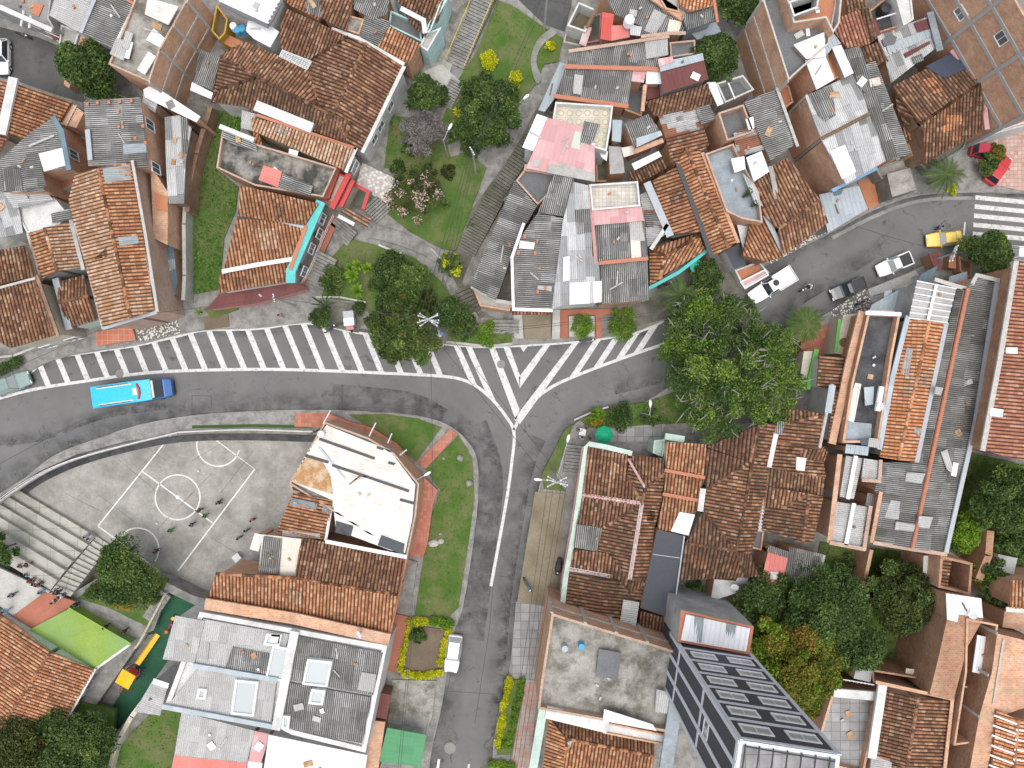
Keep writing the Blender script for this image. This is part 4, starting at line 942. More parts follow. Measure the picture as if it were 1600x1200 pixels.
for p in ("880,537 890,536 830,622 816,642", "908,535 918,533 868,600 850,612"): pass
for xt, yt in ((931, 531), (961, 527), (991, 521), (1019, 511)): bar(xt, yt+4, -.66, 1, top, rgt, 5.2)
mk.build('road_markings', 'white paint', None, org=Vector((0,0,0)), kind='structure')
m2 = MB()
for i in range(5):
    y = 305+14.2*i; x0 = 1524-1*i; m2.face(ccw(WP("%g,%g 1700,%g 1700,%g %g,%g" % (x0, y, y+17, y+24, x0, y+7), zm)))
for p in ("1507,347 1509,347 1507,372 1504,372",): m2.face(ccw(WP(p, zm)))
m2.build('zebra_crossing', 'white paint', None, org=Vector((0,0,0)), kind='structure')
m3 = MB()
for p in ("684,1186 688,1186 682,1230 677,1230", "731,1194 734,1194 733,1230 729,1230"): m3.face(ccw(WP(p, zm)))
m3.build('dash_markings', 'white paint', None, org=Vector((0,0,0)), kind='structure')
# manholes
for i, (x, y, r, lb) in enumerate(((187,584,6.5,'round grey manhole cover among the white bars above the blue bus roof'),(783,569,6.5,'round manhole cover inside the V of white hatching'),(703,1169,9,'round manhole cover in the street near the green roof'),(818,533,6,'round manhole cover on the kerb above the V hatching'),(682,544,5.5,'round manhole cover by the rubbish heap under the crossarm pole'),(594,556,3,'small manhole cover at the edge of the tree over the hatching'))):
    c = W(x, y); mb = MB(); rr = r*.073
    mb.lathe((c.x,c.y,.012 if i != 3 else .18), [(rr,-.01),(rr,.006),(rr*.82,.006)], 24); mb.lathe((c.x,c.y,.006 if i != 3 else .174), [(rr*.82,.008),(rr*.3,.012),(0,.012)], 24)
    tag(mb.build('manhole_cover', 'manhole', None, org=Vector((c.x,c.y,0))), lb, 'manhole cover', 'manhole covers')
# ---- court lines (z of the pit floor)
cz = PITZ+.004; cm = MB()
for ln in ("270,676 153,822", "153,822 250,893", "338,688 398,733 278,892", "223,737 332,817"): strip(ln, cz, .16, cm)
def arc(cx, cy, r, a0, a1, n=40, sq=1.0):
    strip([W(cx+r*math.cos(math.radians(a0+(a1-a0)*i/n)), cy+r*sq*math.sin(math.radians(a0+(a1-a0)*i/n)), cz) for i in range(n+1)], cz, .16, cm)
arc(277.5, 777, 35, 0, 360); arc(215, 858, 33, 198, 395); arc(341, 695, 33.5, 195-5, 15, 40)
cc = W(277.5, 777, cz); cm.lathe((cc.x,cc.y,cz), [(.22,0),(0,.001)], 14)
cm.build('court_lines', 'court paint', None, org=Vector((0,0,0)), kind='structure')
jm = MB()
for ln in ("185,718 245,768", "150,770 210,815", "330,740 283,790", "345,770 395,705", "100,770 160,800", "215,690 260,720", "330,840 380,870", "245,828 300,770", "300,720 350,690"): strip(ln, cz+.001, .05, jm)
jm.build('slab_joints', 'yard earth', None, org=Vector((0,0,0)), kind='structure')
dm = MB(); strip([W(x, y, PITZ+.25) for x, y in smooth_px("20,782 60,752 120,724 200,701 282,686 380,683 500,686", 4)], PITZ+.25, .75, dm); dm.build('wall_foot_strip', 'dark slab', None, org=Vector((0,0,0)), kind='structure')  # dark strip along the foot of the court wall
# ---- bleachers
R = [(149,838),(137.5,851),(126,864),(114,877),(102,891),(90,907),(79,922)]
for i in range(6):
    z = PITZ + .6*(i+1); a, b = R[i], R[i+1]; m_ = 215
    P = [W(a[0], a[1], z), W(b[0], b[1], z), W(b[0]-m_, b[1]-m_*.6, z), W(a[0]-m_, a[1]-m_*.6, z)]
    mb = MB(); mb.prism(P, PITZ-.1, z); o = mb.build('bleacher_step', 'bleacher slabs', None, org=Vector((P[0].x,P[0].y,0))); tag(o, ('lowest', 'second lowest', 'third', 'fourth', 'second highest', 'highest')[i]+' long concrete bleacher step beside the court, counted from the court', 'bleacher', 'bleacher steps')
st = empty('stairs', W(125, 880, 0), 'narrow concrete stair flight along the right end of the bleachers', 'stairs'); st['org'] = list(W(125, 880, 0))
for k in range(12):
    t0, t1 = k/12, (k+1)/12; z = PITZ + .3*(k+1)
    A = lambda t: (150-70*t+1, 838+84*t); B = lambda t: (172-62*t, 852+80*t)
    P = [W(*A(t0), z), W(*B(t0), z), W(*B(t1), z), W(*A(t1), z)]; mb = MB(); mb.prism(P, PITZ-.1, z); mb.build('step', 'bleacher slabs', st)
def fence(label, pts, z, h, mat, every=2.0, rails=(1.0, .5), r=.03, name='railing', panel=None, base=None):
    P = [W(x, y, z) for x, y in (smooth_px(pts, 3) if isinstance(pts, str) else pts)]; root = empty(name, P[0], label, 'fence'); root['org'] = list(P[0]); d = 0
    for f in rails:
        m_ = MB(); m_.tube([p+Vector((0,0,h*f)) for p in P], r, 5); m_.build('rail', mat, root)
    pm = MB(); acc = 0
    for a, b in zip(P, P[1:]):
        L = (b-a).length; t = -acc
        while t+every <= L:
            t += every; q = a.lerp(b, t/L); pm = MB(); pm.tube([q, q+Vector((0,0,h))], r*1.1, 5); pm.build('post', mat, root)
        acc = (L - t) if t > 0 else acc + L
    if base:
        m_ = MB()
        for a, b in zip(P, P[1:]):
            s_ = Vector((-(b-a).y, (b-a).x, 0)).normalized()*.1; m_.prism([a-s_, b-s_, b+s_, a+s_], z-.3, z+base[1])
        m_.build('base_wall', base[0], root)
    return root
fence('white pipe railing on a low curved wall above the ball court', "-60,838 0,785 60,744 120,717 200,695 262,680 278,676", .14, 1.2, 'railing white', 2.2, base=('pale concrete', .25))
fence('white pipe railing on a low green wall above the court, right half', "280,675 340,672 400,671 490,674", .14, 1.1, 'railing white', 2.4, base=('pale concrete', .3))
mb = MB(); strip("300,667 400,665 488,667", .15, .35, mb); tag(mb.build('grass_verge', 'grass blade', None, org=Vector((0,0,0))), 'thin strip of green weeds along the court railing', 'grass', kind='stuff')
slab('brick_pavement', "462,646 516,645 506,668 460,667", .16, 'red brick paving')
fence('white pipe railing around the playground side by the slide', "262,925 225,995 215,1010", .14, .9, 'plaster cream', 2.5, base=('plaster cream', .6))
# ------------------------------------------------------------ houses, upper left quarter
H = House
h = H('concrete house with white beams over its entrance at the top left corner', 4.5, 'plaster grey')
h.flat('concrete', "-60,-40 84,-40 76,28 85,44 60,38 -60,-12", par=.5); h.patch('terracotta trim', "54,4 68,8 60,26 48,20", name='tile_pile')
h.beam('plaster white', "-40,2 4,13 80,47", 4.6, .5, .3); h.beam('plaster white', "37,18 33,40", 4, .25); h.beam('plaster white', "48,26 46,43", 4, .25)
h.win("4,13 80,47", 4.5, [(.45, 1.5), (.75, 1.5)], (2.2, 2.2), 0, True, 'wood red'); h.done()
h = H('house with two pale grey corrugated roofs above the white stair by the side street', 6.0, 'plaster white')
h.roof('cl', "88,-12 152,-12 126,50 116,47 77,24", 22); h.roof('cg', "152,-14 214,-14 207,18 177,77 127,51", 22)
h.beam('gutter grey', "152,-10 127,50", 6.1, .35); h.beam('plaster white', "209,14 180,72", 6.1, .4); h.beam('terracotta trim', "196,-2 209,6", 6.2, .3)
h.flat('pale concrete', "95,38 124,50 116,76 92,68", 3.0, .3); h.flat('brick', "127,54 140,58 133,80 119,78", 3.2, 0)
h.tint("127,51 177,77", 6.0, 0, 3, 'black plastic', .3, .8); h.done()
h = H('brick house with stained concrete roof slab and loose white sheets piled on it', 8.2, 'brick')
h.flat('stained concrete', "217,-20 298,-20 292,2 250,78 233,128 169,100 192,46", par=.35, pmat='brick pale')
h.patch('cs', "231,-4 279,10 263,39 226,22", 18, .8); h.patch('cl', "182,60 200,64 193,95 171,84", 110, .5); h.patch('cl', "196,48 208,52 200,78 190,74", 110, .6); h.patch('white sheet', "202,64 208,66 201,92 194,90", 0, .5)
h.patch('cs', "232,80 244,88 226,117 214,109", 115, .5); h.patch('tarp white', "240,44 258,60 250,74 228,62", 0, .06, 'whitewash')
h.frame("250,78 292,2", 8.2, 0, (0, .5, 1), (5.4, 2.6), 'mortar', -.03); h.frame("233,128 250,78", 8.2, 0, (0, 1), (5.4, 2.6), 'mortar', -.03); h.done()
h = H('white roofed house with yellow side wall beside the blue barrels', 6.5, 'plaster white')
h.roof('cw', "334,-20 442,-20 436,5 419,38 344,4", 25); h.roof('cw', "388,32 420,38 436,50 422,74 396,60 384,48", 25, 5.2); h.beam('iron', "346,6 418,40", 6.4, .5); h.beam('iron', "437,6 420,38", 6.4, .4); h.done()
h = H('low brick yard with curved mustard wall between brick house and white roof', 2.6, 'plaster ochre')
h.flat('soil', "338,6 356,30 352,52 342,62 330,48", 2.6, .8, 'plaster ochre'); h.flat('orange floor', "352,52 382,66 374,80 346,66", 1.6, 0); h.done()
def barrel(label, px, py, z, mat='tank blue', r=.32, hh=.9, grp='blue barrels', cat='barrel', name='barrel'):
    c = W(px, py, z+hh); o = empty(name, (c.x, c.y, z), label, cat, grp); o['org'] = [c.x, c.y, z]; m = MB()
    m.lathe((c.x,c.y,z), [(0,0),(r*.9,0),(r,hh*.08),(r,hh*.33),(r*1.05,hh*.36),(r,hh*.4),(r,hh*.65),(r*1.05,hh*.68),(r,hh*.72),(r,hh*.93),(r*.93,hh)], 16); m.build('drum', mat, o)
    m = MB(); m.lathe((c.x,c.y,z+hh*.97), [(r*.95,0),(r*.95,.05),(r*.2,.09),(0,.09)], 16); m.build('lid', mat, o); return o
for i, (x, y, mt) in enumerate(((364,40,'foam'),(370,46,'tank blue'),(378,44,'tank blue'))):
    barrel(('pale drum left of the two blue drums under the white roof edge','blue drum in the middle of three under the white roof edge','rightmost blue drum under the white roof edge')[i], x, y, 2.5, mt, .4)
# hip roof mansion
h = H('large hipped house with dark brown barrel tile roof and small gridded patio, top centre left', 5.0, 'plaster white', 1.5)
h.roof('tm', "573,68+ 631,104 567,236 540,224 520,181+", 26); h.roof('tm', "545,58+ 573,68+ 520,181+ 500,174 484,112 487,94", 26)
h.roof('tm', "444,12 545,58+ 487,94 441,77 437,56", 115); h.roof('tm', "383,66 437,88 484,112 500,174 520,181+ 403,121+ 345,88", 116)
h.roof('td', "403,121+ 520,181+ 487,204 405,170 332,160 340,142", 116); h.roof('td', "520,181+ 548,190+ 538,223 487,204", 116); h.roof('td', "330,160 340,142 403,121+ 345,88 340,120", 20, wall=False)
h.roof('td', "548,190+ 540,224 538,223", 26, wall=False)
h.ridge("520,181+ 573,68+"); h.ridge("545,58+ 487,94"); h.ridge("500,174 484,112"); h.ridge("340,142 403,121+"); h.ridge("520,181+ 487,204"); h.ridge("403,121+ 416,165")
h.flat('pale concrete', "441,77 487,95 480,109 436,87", 5.0, .5)
gm = MB()
for i in range(12): gm.tube([W(441+46*i/11, 78+18*i/11, 5.2), W(436+44*i/11, 88+21*i/11, 5.2)], .03, 4)
for i in range(6): gm.tube([W(441-i, 78+2*i, 5.2), W(487-1.4*i, 96+2.6*i, 5.2)], .03, 4)
gm.build('patio_grille', 'railing white', h.root); h.beam('plaster white', "631,105 567,237", 5.1, .4)
h.win("631,104 567,236", 5.0, [(.38, 2.6), (.78, 2.6), (.62, 2.6)], (1.2, 1.5)); h.done()
h = H('house with dark lean-to sheet and white awning left of the large hipped roof', 3.8, 'plaster grey')
h.roof('cd', "312,76 350,93 333,142 303,128", 110); h.roof('cw', "300,128 333,145 330,155 297,141", 110, 3.4, wall=False); h.roof('td', "352,80 384,66 345,90 333,140", 110, 4.2, wall=False); h.done()
h = H('row house with mixed tile and grey sheet roof above the hipped house', 5.6, 'brick', 1.0)
h.roof('tm', "498,-20 556,-20 541,50 503,29", 112); h.roof('cg', "478,-20 514,-20 503,28 478,18", 100, 5.2); h.roof('to', "418,-20 480,-20 478,18 503,29 500,34 452,8", 112, 5.2)
h.roof('cg', "551,-14 610,-14 605,22 582,30 553,14", 112, 5.0); h.flat('stained concrete', "543,23 569,30 561,54 538,46", 5.0, .2); h.roof('cg', "570,22 611,34 592,74 560,56", 22, 4.9)
h.roof('to', "607,42 658,70 638,101 590,76", 112, 5.0); h.beam('plaster white', "520,46 560,60 630,100", 5.2, .4); h.done()
h = H('tiled house with long aqua side wall beside the concrete yard at the top', 5.4, 'plaster aqua', 1.0)
h.roof('tm', "604,-20 704,-20 686,32 668,50 628,12", 110); h.roof('td', "628,12 668,50 664,58 640,36", 110, 5.0, wall=False); h.beam('plaster white', "628,14 662,32 664,50", 5.5, .5); h.flat('grey slab', "610,16 656,36 660,66 607,40", 3.6, .5)
h.beam('plaster aqua', "706,-20 668,48", 5.4, .5); h.flat('pale concrete', "664,52 690,42 668,80 656,72", 4.5, .3, 'plaster white'); h.done()
# below the hipped house
h = H('low house with pale orange tile strip and battlemented white parapet', 5.4, 'plaster cream', .8)
h.roof('tp', "393,184 428,192 552,233+ 538,266 395,205", 112); h.beam('plaster white', "404,167 484,199", 5.6, 1.1, .4); h.roof('cg', "430,188 456,196 452,214 428,206", 112, 5.6, wall=False)
h.beam('terracotta trim', "402,180 556,232", 5.6, .3); h.beam('plaster white', "556,232 541,268", 5.6, .35); h.win("557,233 541,270", 5.4, [(.5, 2.8)], (1.5, 1.5)); h.done()
h = H('house with black stained terrace slab and thin brick parapet', 5.0, 'brick brown')
h.flat('black stained slab', "347,204 398,224 526,262 505,308 398,290 338,262", 5.4, .7, 'brick pale'); h.patch('co', "412,258 441,268 434,293 404,281", 20, .9); h.patch('cg', "441,272 489,290 484,306 434,293", 20, .9)
h.roof('cg', "350,200 398,220 402,236 366,226 346,214", 22, 5.6, wall=False); h.beam('plaster white', "345,198 395,218", 5.8, .5); h.patch('tarp white', "452,232 466,236 464,246 450,242", 0, .6); h.done()
h = H('small sheet roofed annex with orange tiles beside the black terrace', 5.2, 'brick')
h.roof('cl', "378,172 400,178 396,205 376,200", 112); h.roof('to', "396,205 400,190 412,232 397,228", 112, 5.0, wall=False); h.done()
h = H('red framed terrace with cream stripes between tiled house and pebble yard', 3.8, 'plaster cream')
h.flat('plaster cream', "524,266 552,282 530,322 500,312", 3.8, .3, 'paint red'); h.beam('bus red', "529,262 512,308", 4.1, .5, .5); h.beam('bus red', "545,274 520,324", 4.1, .6, .5); h.beam('bus red', "552,284 534,322", 3.9, .4, .4)
h.beam('bus red', "552,288 576,300 568,326", 2.6, .4, .3); h.flat('yard earth', "552,290 582,300 572,330 540,320", .6, 0); h.done()
slab('stone_terrace', "566,254 624,282 612,322 556,290", .5, 'marble floor')
h = H('tiled house whose teal and white side wall faces the red tiled yard', 4.8, 'plaster white', 1.1)
h.roof('to', "376,290 498,318 477,352 372,338", 80, 5.3, .5); h.roof('to', "371,340 430,341 478,354 456,404 349,424", 80); h.roof('to', "345,426 456,407 453,440 342,458", 80, 4.5)
h.beam('tarp white', "349,424 400,414 456,405", 5.0, .45); h.beam('cable', "372,339 436,341", 5.0, .4); h.beam('blue grey sheet', "432,340 477,352", 5.0, .8); h.beam('plaster teal', "500,319 455,424 455,438", 4.9, 1.0, .3); h.beam('terracotta trim', "478,354 454,420", 5.1, .4)
h.win("500,320 456,440", 4.8, [(.12, 2.5), (.3, 1.6), (.52, 2.4), (.82, 2.0)], (1.2, 1.8), .0); h.done()
h = H('brick red porch with sloping sheet roof along the pavement below the teal wall', 2.4, 'plaster pink')
h.roof('mr', "343,459 452,442 474,446 478,452 400,474 322,484", 100, 2.4, inset=.1); h.done()
slab('tiled_yard', "518,334 530,342 490,432 474,447 470,440", .6, 'red floor')
fence('white yard railing beside the red tiled strip below the teal wall', "524,338 508,372 486,425 472,446", .6, 1.0, 'railing white', 1.2)
h = H('sloping tile canopy over the steps by the red framed terrace', 2.8, 'plaster white')
h.roof('tp', "532,332 541,326 581,342 574,356", 30, wall=False); h.beam('plaster white', "530,338 552,350", 2.7, .4); 
for q_ in ((540,335),(574,348)): m_ = MB(); p_ = W(*q_, 2.6); m_.tube([Vector((p_.x,p_.y,0)), p_], .08); m_.build('post', 'gutter grey', h.root)
h.done()
# far left column
h = H('bright orange tiled house at the left edge beside the white gable wall', 5.5, 'plaster white')
h.roof('tr', "-40,116 18,130 6,206 -40,236", 15); h.roof('tr', "-40,212 14,214 -8,250 -40,262", 15, 5.0); h.beam('plaster white', "21,126 4,206", 5.8, 1.0, .3); h.done()
h = H('house with striped brown tile roof and brick end wall facing the dark tree', 5.5, 'brick')
h.roof('to', "25,131 113,160 95,191 84,186 40,219 7,206", 19, inset=.1); h.flat('brick', "113,162 131,176 119,200 95,193", 5.2, 0); h.beam('mortar', "119,165 103,196", 5.3, .15, .05)
h.done()
h = H('tall brick house with fan shaped grey and white sheet roof', 7.6, 'brick')
h.roof('cg', "82,184 94,206 104,262 60,269 70,300 2,300 -20,268 44,210", -6); h.patch('white sheet', "60,240 97,231 102,258 69,268", 0, .13); h.patch('cd', "3,264 30,258 36,298 6,298", 84, .12); h.patch('cd', "35,254 62,252 72,290 42,298", -6, .12)
h.beam('slate blue sheet', "84,184 97,206 108,264", 7.7, .5, .2); h.beam('mortar', "84,212 46,228", 7.9, .2); h.win("95,206 106,264", 7.6, [(.45, 5.6)], (1.1, 1.7)); h.done()
h = H('brick house with long ribbed grey roof held down by loose bricks', 7.4, 'brick')
h.roof('cg', "131,158 219,152 224,190 232,262 138,259", -3); h.patch('cd', "187,181 223,178 230,258 192,256", -3, .1); h.patch('sk', "192,225 228,223 229,238 193,241", -3, .16); h.beam('gutter grey', "137,205 141,248", 7.6, .5)
for i, (x, y) in enumerate(((134,160),(150,158),(168,157),(185,156),(203,155),(182,171),(183,195),(209,213),(221,194),(225,220))): h.patch('terracotta trim', "%g,%g %g,%g %g,%g %g,%g" % (x, y, x+4, y, x+4, y+5, x, y+5), 0, .25, 'loose_brick')
h.win("219,152 232,262", 7.4, [(.3, 5.5), (.92, 5.3)], (1.2, 1.9)); h.done()
h = H('narrow house with long white sheet roof pointing at the grassy yard', 5.6, 'brick')
h.roof('cw', "224,140 238,132 313,182 307,191 226,152", 32); h.roof('cp', "224,146 246,160 242,176 222,162", 30, 5.3); h.beam('canopy teal', "240,138 262,150", 5.2, .5); h.done()
h = H('brick annex with weathered vertical sheets beside the grassy yard', 4.8, 'mud wall')
h.roof('cp', "257,183 281,180 299,200 290,250 287,318 262,318", 86); h.patch('cd', "283,182 294,184 291,240 284,238", 86, .15)
for i, (x, y) in enumerate(((270,214),(268,248),(280,238))): h.patch('rust', "%g,%g %g,%g %g,%g %g,%g" % (x, y, x+6, y+1, x+5, y+9, x-1, y+8), 0, .2, 'rusty_sheet')
h.done()
def wall_thing(label, pts, z, mat, wd=.25, z0=-.1, name='boundary_wall', top=None):
    P = [W(*p) for p in parse(pts, z)]; mb = MB()
    for a, b in zip(P, P[1:]):
        d = (b-a).normalized(); s_ = Vector((-d.y, d.x, 0)).normalized()*wd/2; Q = ccw([a-s_-d*.05, b-s_+d*.05, b+s_+d*.05, a+s_-d*.05]); mb.wall(Q, z0, None); mb.cap(Q)
    o = mb.build(name, mat, None, org=Vector((P[0].x, P[0].y, 0))); tag(o, label, 'wall'); return o
wall_thing('crumbling brown mud wall down the left side of the grassy yard', "328,168 318,200 306,240 296,285 292,330", 2.6, 'mud wall', .5)
wall_thing('whitish weathered wall lower left of the grassy yard', "290,300 287,350 288,430 286,468", 2.4, 'pale concrete', .4)
h = H('long gabled house with pale orange tile roof and two grey skylights', 7.6, 'brick pale', 1.2)
h.roof('tp', "118,272 154,264+ 205,497+ 160,511 108,315", -9); h.roof('to', "154,264+ 207,252 243,485 205,497+", -9); h.patch('tile pale', "139,404 180,394 200,496 163,508", -9, .04, 'newer_tiles') if False else None
h.patch('sk', "160,263 203,257 206,281 164,285", -9, .15); h.patch('sk', "184,371 215,368 217,380 187,384", -9, .15); h.patch('tp', "140,408 178,400 199,494 162,507", -9, .07, 'newer_tiles'); h.patch('tp', "202,452 236,446 243,484 206,493", -9, .07, 'newer_tiles')
h.beam('gutter grey', "120,350 138,410 163,511 243,487", 7.5, .55, .2); h.beam('gutter grey', "208,330 222,385 243,480", 7.6, .4); h.beam('mortar', "207,252 228,370 246,486", 7.9, .3); h.done()
h = H('brick lean-to stepped against the long gabled house', 4.6, 'brick')
h.flat('brick', "235,258 262,300 262,383 240,372", 4.8, 0); h.flat('orange floor', "240,300 262,308 262,330 244,326", 5.0, 0, wall=False) ; h.done()
h = H('narrow blue grey sheet shelter beside the grassy yard wall', 2.2, 'brick')
h.roof('ct', "250,384 270,372 277,440 274,462 262,452", 86, inset=.05); h.patch('sk', "255,408 273,404 275,420 258,424", 86, .1); h.done()
h = H('small house with short ridged pinkish tile roof beside the long gable', 5.4, 'plaster grey', .9)
h.roof('to', "45,366 70,356+ 90,424+ 65,437", -10); h.roof('tp', "70,356+ 109,347 128,418 90,424+", -10); h.beam('pale concrete', "44,366 64,438", 5.4, .3); h.beam('pale concrete', "111,345 130,420", 5.5, .4); h.done()
h = H('low dark brown tiled annex behind the green and white front wall', 4.0, 'plaster grey', .8)
h.roof('tm', "90,441 132,430 139,462+ 92,473+", 80); h.roof('tm', "92,473+ 139,462+ 151,500 109,512", 80); h.beam('gutter grey', "88,438 108,512", 4.2, .7, .3); h.tint("109,512 151,500", 4, 0, 2.6, 'plaster mint', inset=.18); h.done()
h = H('large brown tiled house at the left edge with pale green front', 6.2, 'plaster cream', 1.1)
h.roof('tm', "-40,398 42,383 56,433 -40,452", 78); h.roof('tm', "-40,455 56,437 88,524 17,544 -40,510", 75); h.beam('mortar', "-2,450 54,435", 6.5, .25); h.beam('mud wall', "56,434 88,524", 6.1, .7, .2); h.win("17,544 88,524", 6.2, [(.2, 1.3), (.8, 1.5)], (1.4, 1.6)); h.done()
h = H('whitewashed terrace house with ribbed white sheets beside the fan roof', 5.4, 'plaster white')
h.flat('plaster white', "22,326 84,308 104,332 92,352 42,364", 5.2, .2); h.roof('cp', "-40,302 26,300 36,364 2,372 -40,340", 72, 5.4); h.roof('cg', "80,334 110,325 113,341 82,349", -10, 5.5); h.roof('cp', "4,300 72,300 84,312 22,326", -6, 6.0, wall=False); h.flat('red floor', "86,262 112,258 116,285 90,300", 3.5, 0); h.done()
wall_thing('low moss stained garden wall at the lower left before the hatching', "-20,560 20,556 60,540 100,523", 1.0, 'pale concrete', .25)
h = H('brick hut roof beside the tree at the side street', 2.4, 'brick'); h.roof('cl', "168,140 198,152 160,154", 30, 3.5, inset=.05); h.flat('brick', "101,118 112,124 108,138 100,132", 1.6, 0); h.done()
# ------------------------------------------------------------ houses, upper right quarter
h = H('walled patio with white rim and brown floor beside the top street', 3.2, 'plaster white')
h.flat('soil', "904,3 932,15 915,50 886,40", 3.2, 1.8, 'plaster white'); h.flat('yard earth', "886,42 915,52 908,72 880,66", 1.2, .3, 'pale concrete'); h.beam('pink sheet', "918,46 911,68", 2.6, .8, .3); h.beam('wood', "936,4 917,42", 3.5, .3); h.done()
h = H('small two tone red sheet roof near the top street', 4.2, 'plaster pink')
h.roof('rd', "941,19 960,22 957,40 955,64 938,61", 95); h.roof('co', "955,40 984,39 984,58 955,64", 95, 4.3, wall=False); h.flat('yard earth', "920,26 940,20 938,64 915,68", .7, .2); h.done()
h = H('house with long weathered sheet roof across the top beside the small red roof', 4.4, 'brick')
h.roof('cg', "933,-24 998,-24 1066,28 1070,52 1003,57 1000,40 962,22", 112); h.patch('cl', "1022,14 1042,24 1024,54 1006,48", 112, .13); h.patch('cc', "1046,30 1066,34 1060,52 1042,50", 112, .13); h.patch('patched sheet', "984,38 1003,42 1000,56 984,54", 0, .4, 'loose_sheets')
h.patch('cl', "984,14 996,16 994,26 983,24", 112, .2); h.beam('brick pale', "1003,57 1045,52 1070,52", 4.8, .35); h.beam('brick', "996,-22 1066,26", 4.8, .9, .3); h.flat('pale concrete', "1014,-30 1058,-30 1062,20 1040,14", 5.2, .2, 'brick'); h.done()
h = H('bright orange tiled house with grey sheet lean-to and pale wall, top centre right', 6.0, 'blue grey slab')
h.roof('tb', "1058,-24 1114,-24 1114,10 1078,19 1062,8", 100); h.roof('cg', "1066,24 1113,12 1117,32 1074,46", 96, 5.4); h.flat('blue grey slab', "1074,47 1119,34 1127,50 1090,62", 3.2, 0); h.beam('terracotta trim', "1114,-10 1121,34", 6.2, .3); h.done()
h = H('long house with striped grey corrugated roof and one pale patch, upper of two', 4.6, 'brick')
h.roof('cd', "897,77 1043,57 1044,86 1029,90 1028,106 884,102", 100); h.patch('cl', "1007,62 1043,58 1044,86 1010,92", 100, .12); h.patch('cg', "922,76 936,74 950,102 930,101", 100, .1); h.beam('brick pale', "890,80 1044,57", 4.8, .35); h.done()
h = H('long house with striped grey corrugated roof between orange wall tops, lower of two', 4.9, 'brick')
h.roof('cd', "884,105 990,110 986,130 980,165 867,151", 100); h.patch('cl', "898,116 912,118 908,148 895,146", 100, .12); h.beam('terracotta trim', "884,104 1030,108", 5.1, .45); h.beam('terracotta trim', "866,150 980,166", 5.1, .45); h.done()
h = H('pale blue grey metal awning beside the dark stair path', 3.2, 'plaster grey'); h.roof('cb', "875,97 886,100 868,152 851,175 841,172", 112, inset=.1); h.done()
h = H('patched yard of pink and rusty sheets beside the maroon roof', 4.4, 'brick')
h.roof('pk', "990,108 1010,109 1006,129 986,127", 95, 4.9); h.roof('cw', "1010,109 1032,110 1034,131 1009,131", 90, 4.8); h.roof('mr', "1010,133 1034,132 1036,150 1011,156", 90, 3.4); h.flat('grey slab', "982,132 1006,134 1003,182 976,172", 2.0, .3); h.beam('brick', "1008,134 1004,172", 4.6, .4); h.done()
h = H('maroon sheet roofed house with pale strip along its upper edge', 5.6, 'plaster grey')
h.roof('mr', "1032,111 1100,93 1107,124 1036,146", 75); h.roof('cb', "1030,98 1098,83 1100,94 1032,112", 75, 5.8); h.roof('pk', "1028,92 1050,88 1054,96 1030,104", 75, 5.9, wall=False); h.flat('grey slab', "1046,66 1086,62 1088,84 1048,90", 4.0, .5, 'brick pale'); h.done()
h = H('brown tiled house behind the maroon roof with dirty eave line', 5.0, 'mud wall')
h.roof('td', "1008,160 1106,131 1114,164 1086,170 1022,182", 105); h.done()
h = H('white sheet awning and dark concrete patio by the round dark tree', 4.2, 'plaster white')
h.roof('cw', "1104,129 1118,128 1131,162 1121,166", 70, 4.6); h.flat('grey slab', "1119,130 1161,117 1179,140 1133,161", 3.6, 1.2, 'plaster white', ); h.beam('railing white', "1138,130 1148,154", 3.6, .15); h.done()
h = H('terrace house with round flower pattern cream tiles beside the pink roof', 5.6, 'plaster white')
h.flat('ring tile floor', "868,159 958,165 954,200 948,236 906,224 862,194", 6.2, .9, 'plaster white'); h.roof('cg', "913,189 938,194 922,229 904,226", 108, 6.4, wall=False); h.flat('pale concrete', "928,202 950,204 948,236 926,230", 5.0, .3); h.patch('tarp white', "920,222 930,224 928,232 918,230", z=6); h.done()
h = H('big faded pink sheet roof with pale green edge and white side strip', 6.4, 'plaster white')
h.roof('pk', "855,184 912,198 906,222 929,228 930,284 822,263", 104); h.patch('coral sheet', "864,186 878,190 866,264 852,262", dz=.04, name='darker_strip') if False else None
h.roof('cw', "839,178 857,184 833,236 816,230", 22, 6.3); h.patch('pale concrete', "855,258 882,256 930,272 930,284 856,270", 0, .12, 'mossy_edge'); h.patch('pale concrete', "834,248 845,250 842,262 832,260", 0, .12, 'mossy_patch'); h.done()
h = H('cluster of small sheds with white and blue grey covers beside the pink roof', 4.4, 'brick')
h.roof('cb', "957,187 972,188 970,222 956,220", 92, 5.0); h.roof('cg', "975,194 1013,178 1036,211 992,231", 70, 5.8); h.patch('blue grey sheet', "994,216 1032,204 1035,211 995,230", 0, .12, 'pale_sheet'); h.flat('plaster grey', "951,228 972,230 976,270 953,272", 4.2, 0)
h.roof('cw', "987,256 1029,236 1034,244 992,266", 65, 5.0, wall=False); h.roof('td', "984,268 1036,244 1044,262 1002,284 984,282", 65, 4.2); h.flat('cream sheet', "971,231 990,227 993,240 975,246", 4.6, 0, wall=False); h.roof('cw', "934,234 950,236 948,252 940,246", 80, 4.8, wall=False)
h.flat('yard earth', "930,240 952,246 952,284 932,284", 1.2, .2); h.beam('brick', "994,236 1034,220", 5.4, .5); h.done()
h = H('tiled house with scattered grey replacement sheets above the long tiled roof', 5.0, 'brick')
h.roof('cr', "1028,180 1085,163 1100,200 1040,217", -14); h.roof('cg', "1087,169 1108,162 1119,186 1096,194", -14, 5.4); h.done()
h = H('long orange tiled house divided by a dark gutter line, beside the blue grey terrace', 5.2, 'brick', .9)
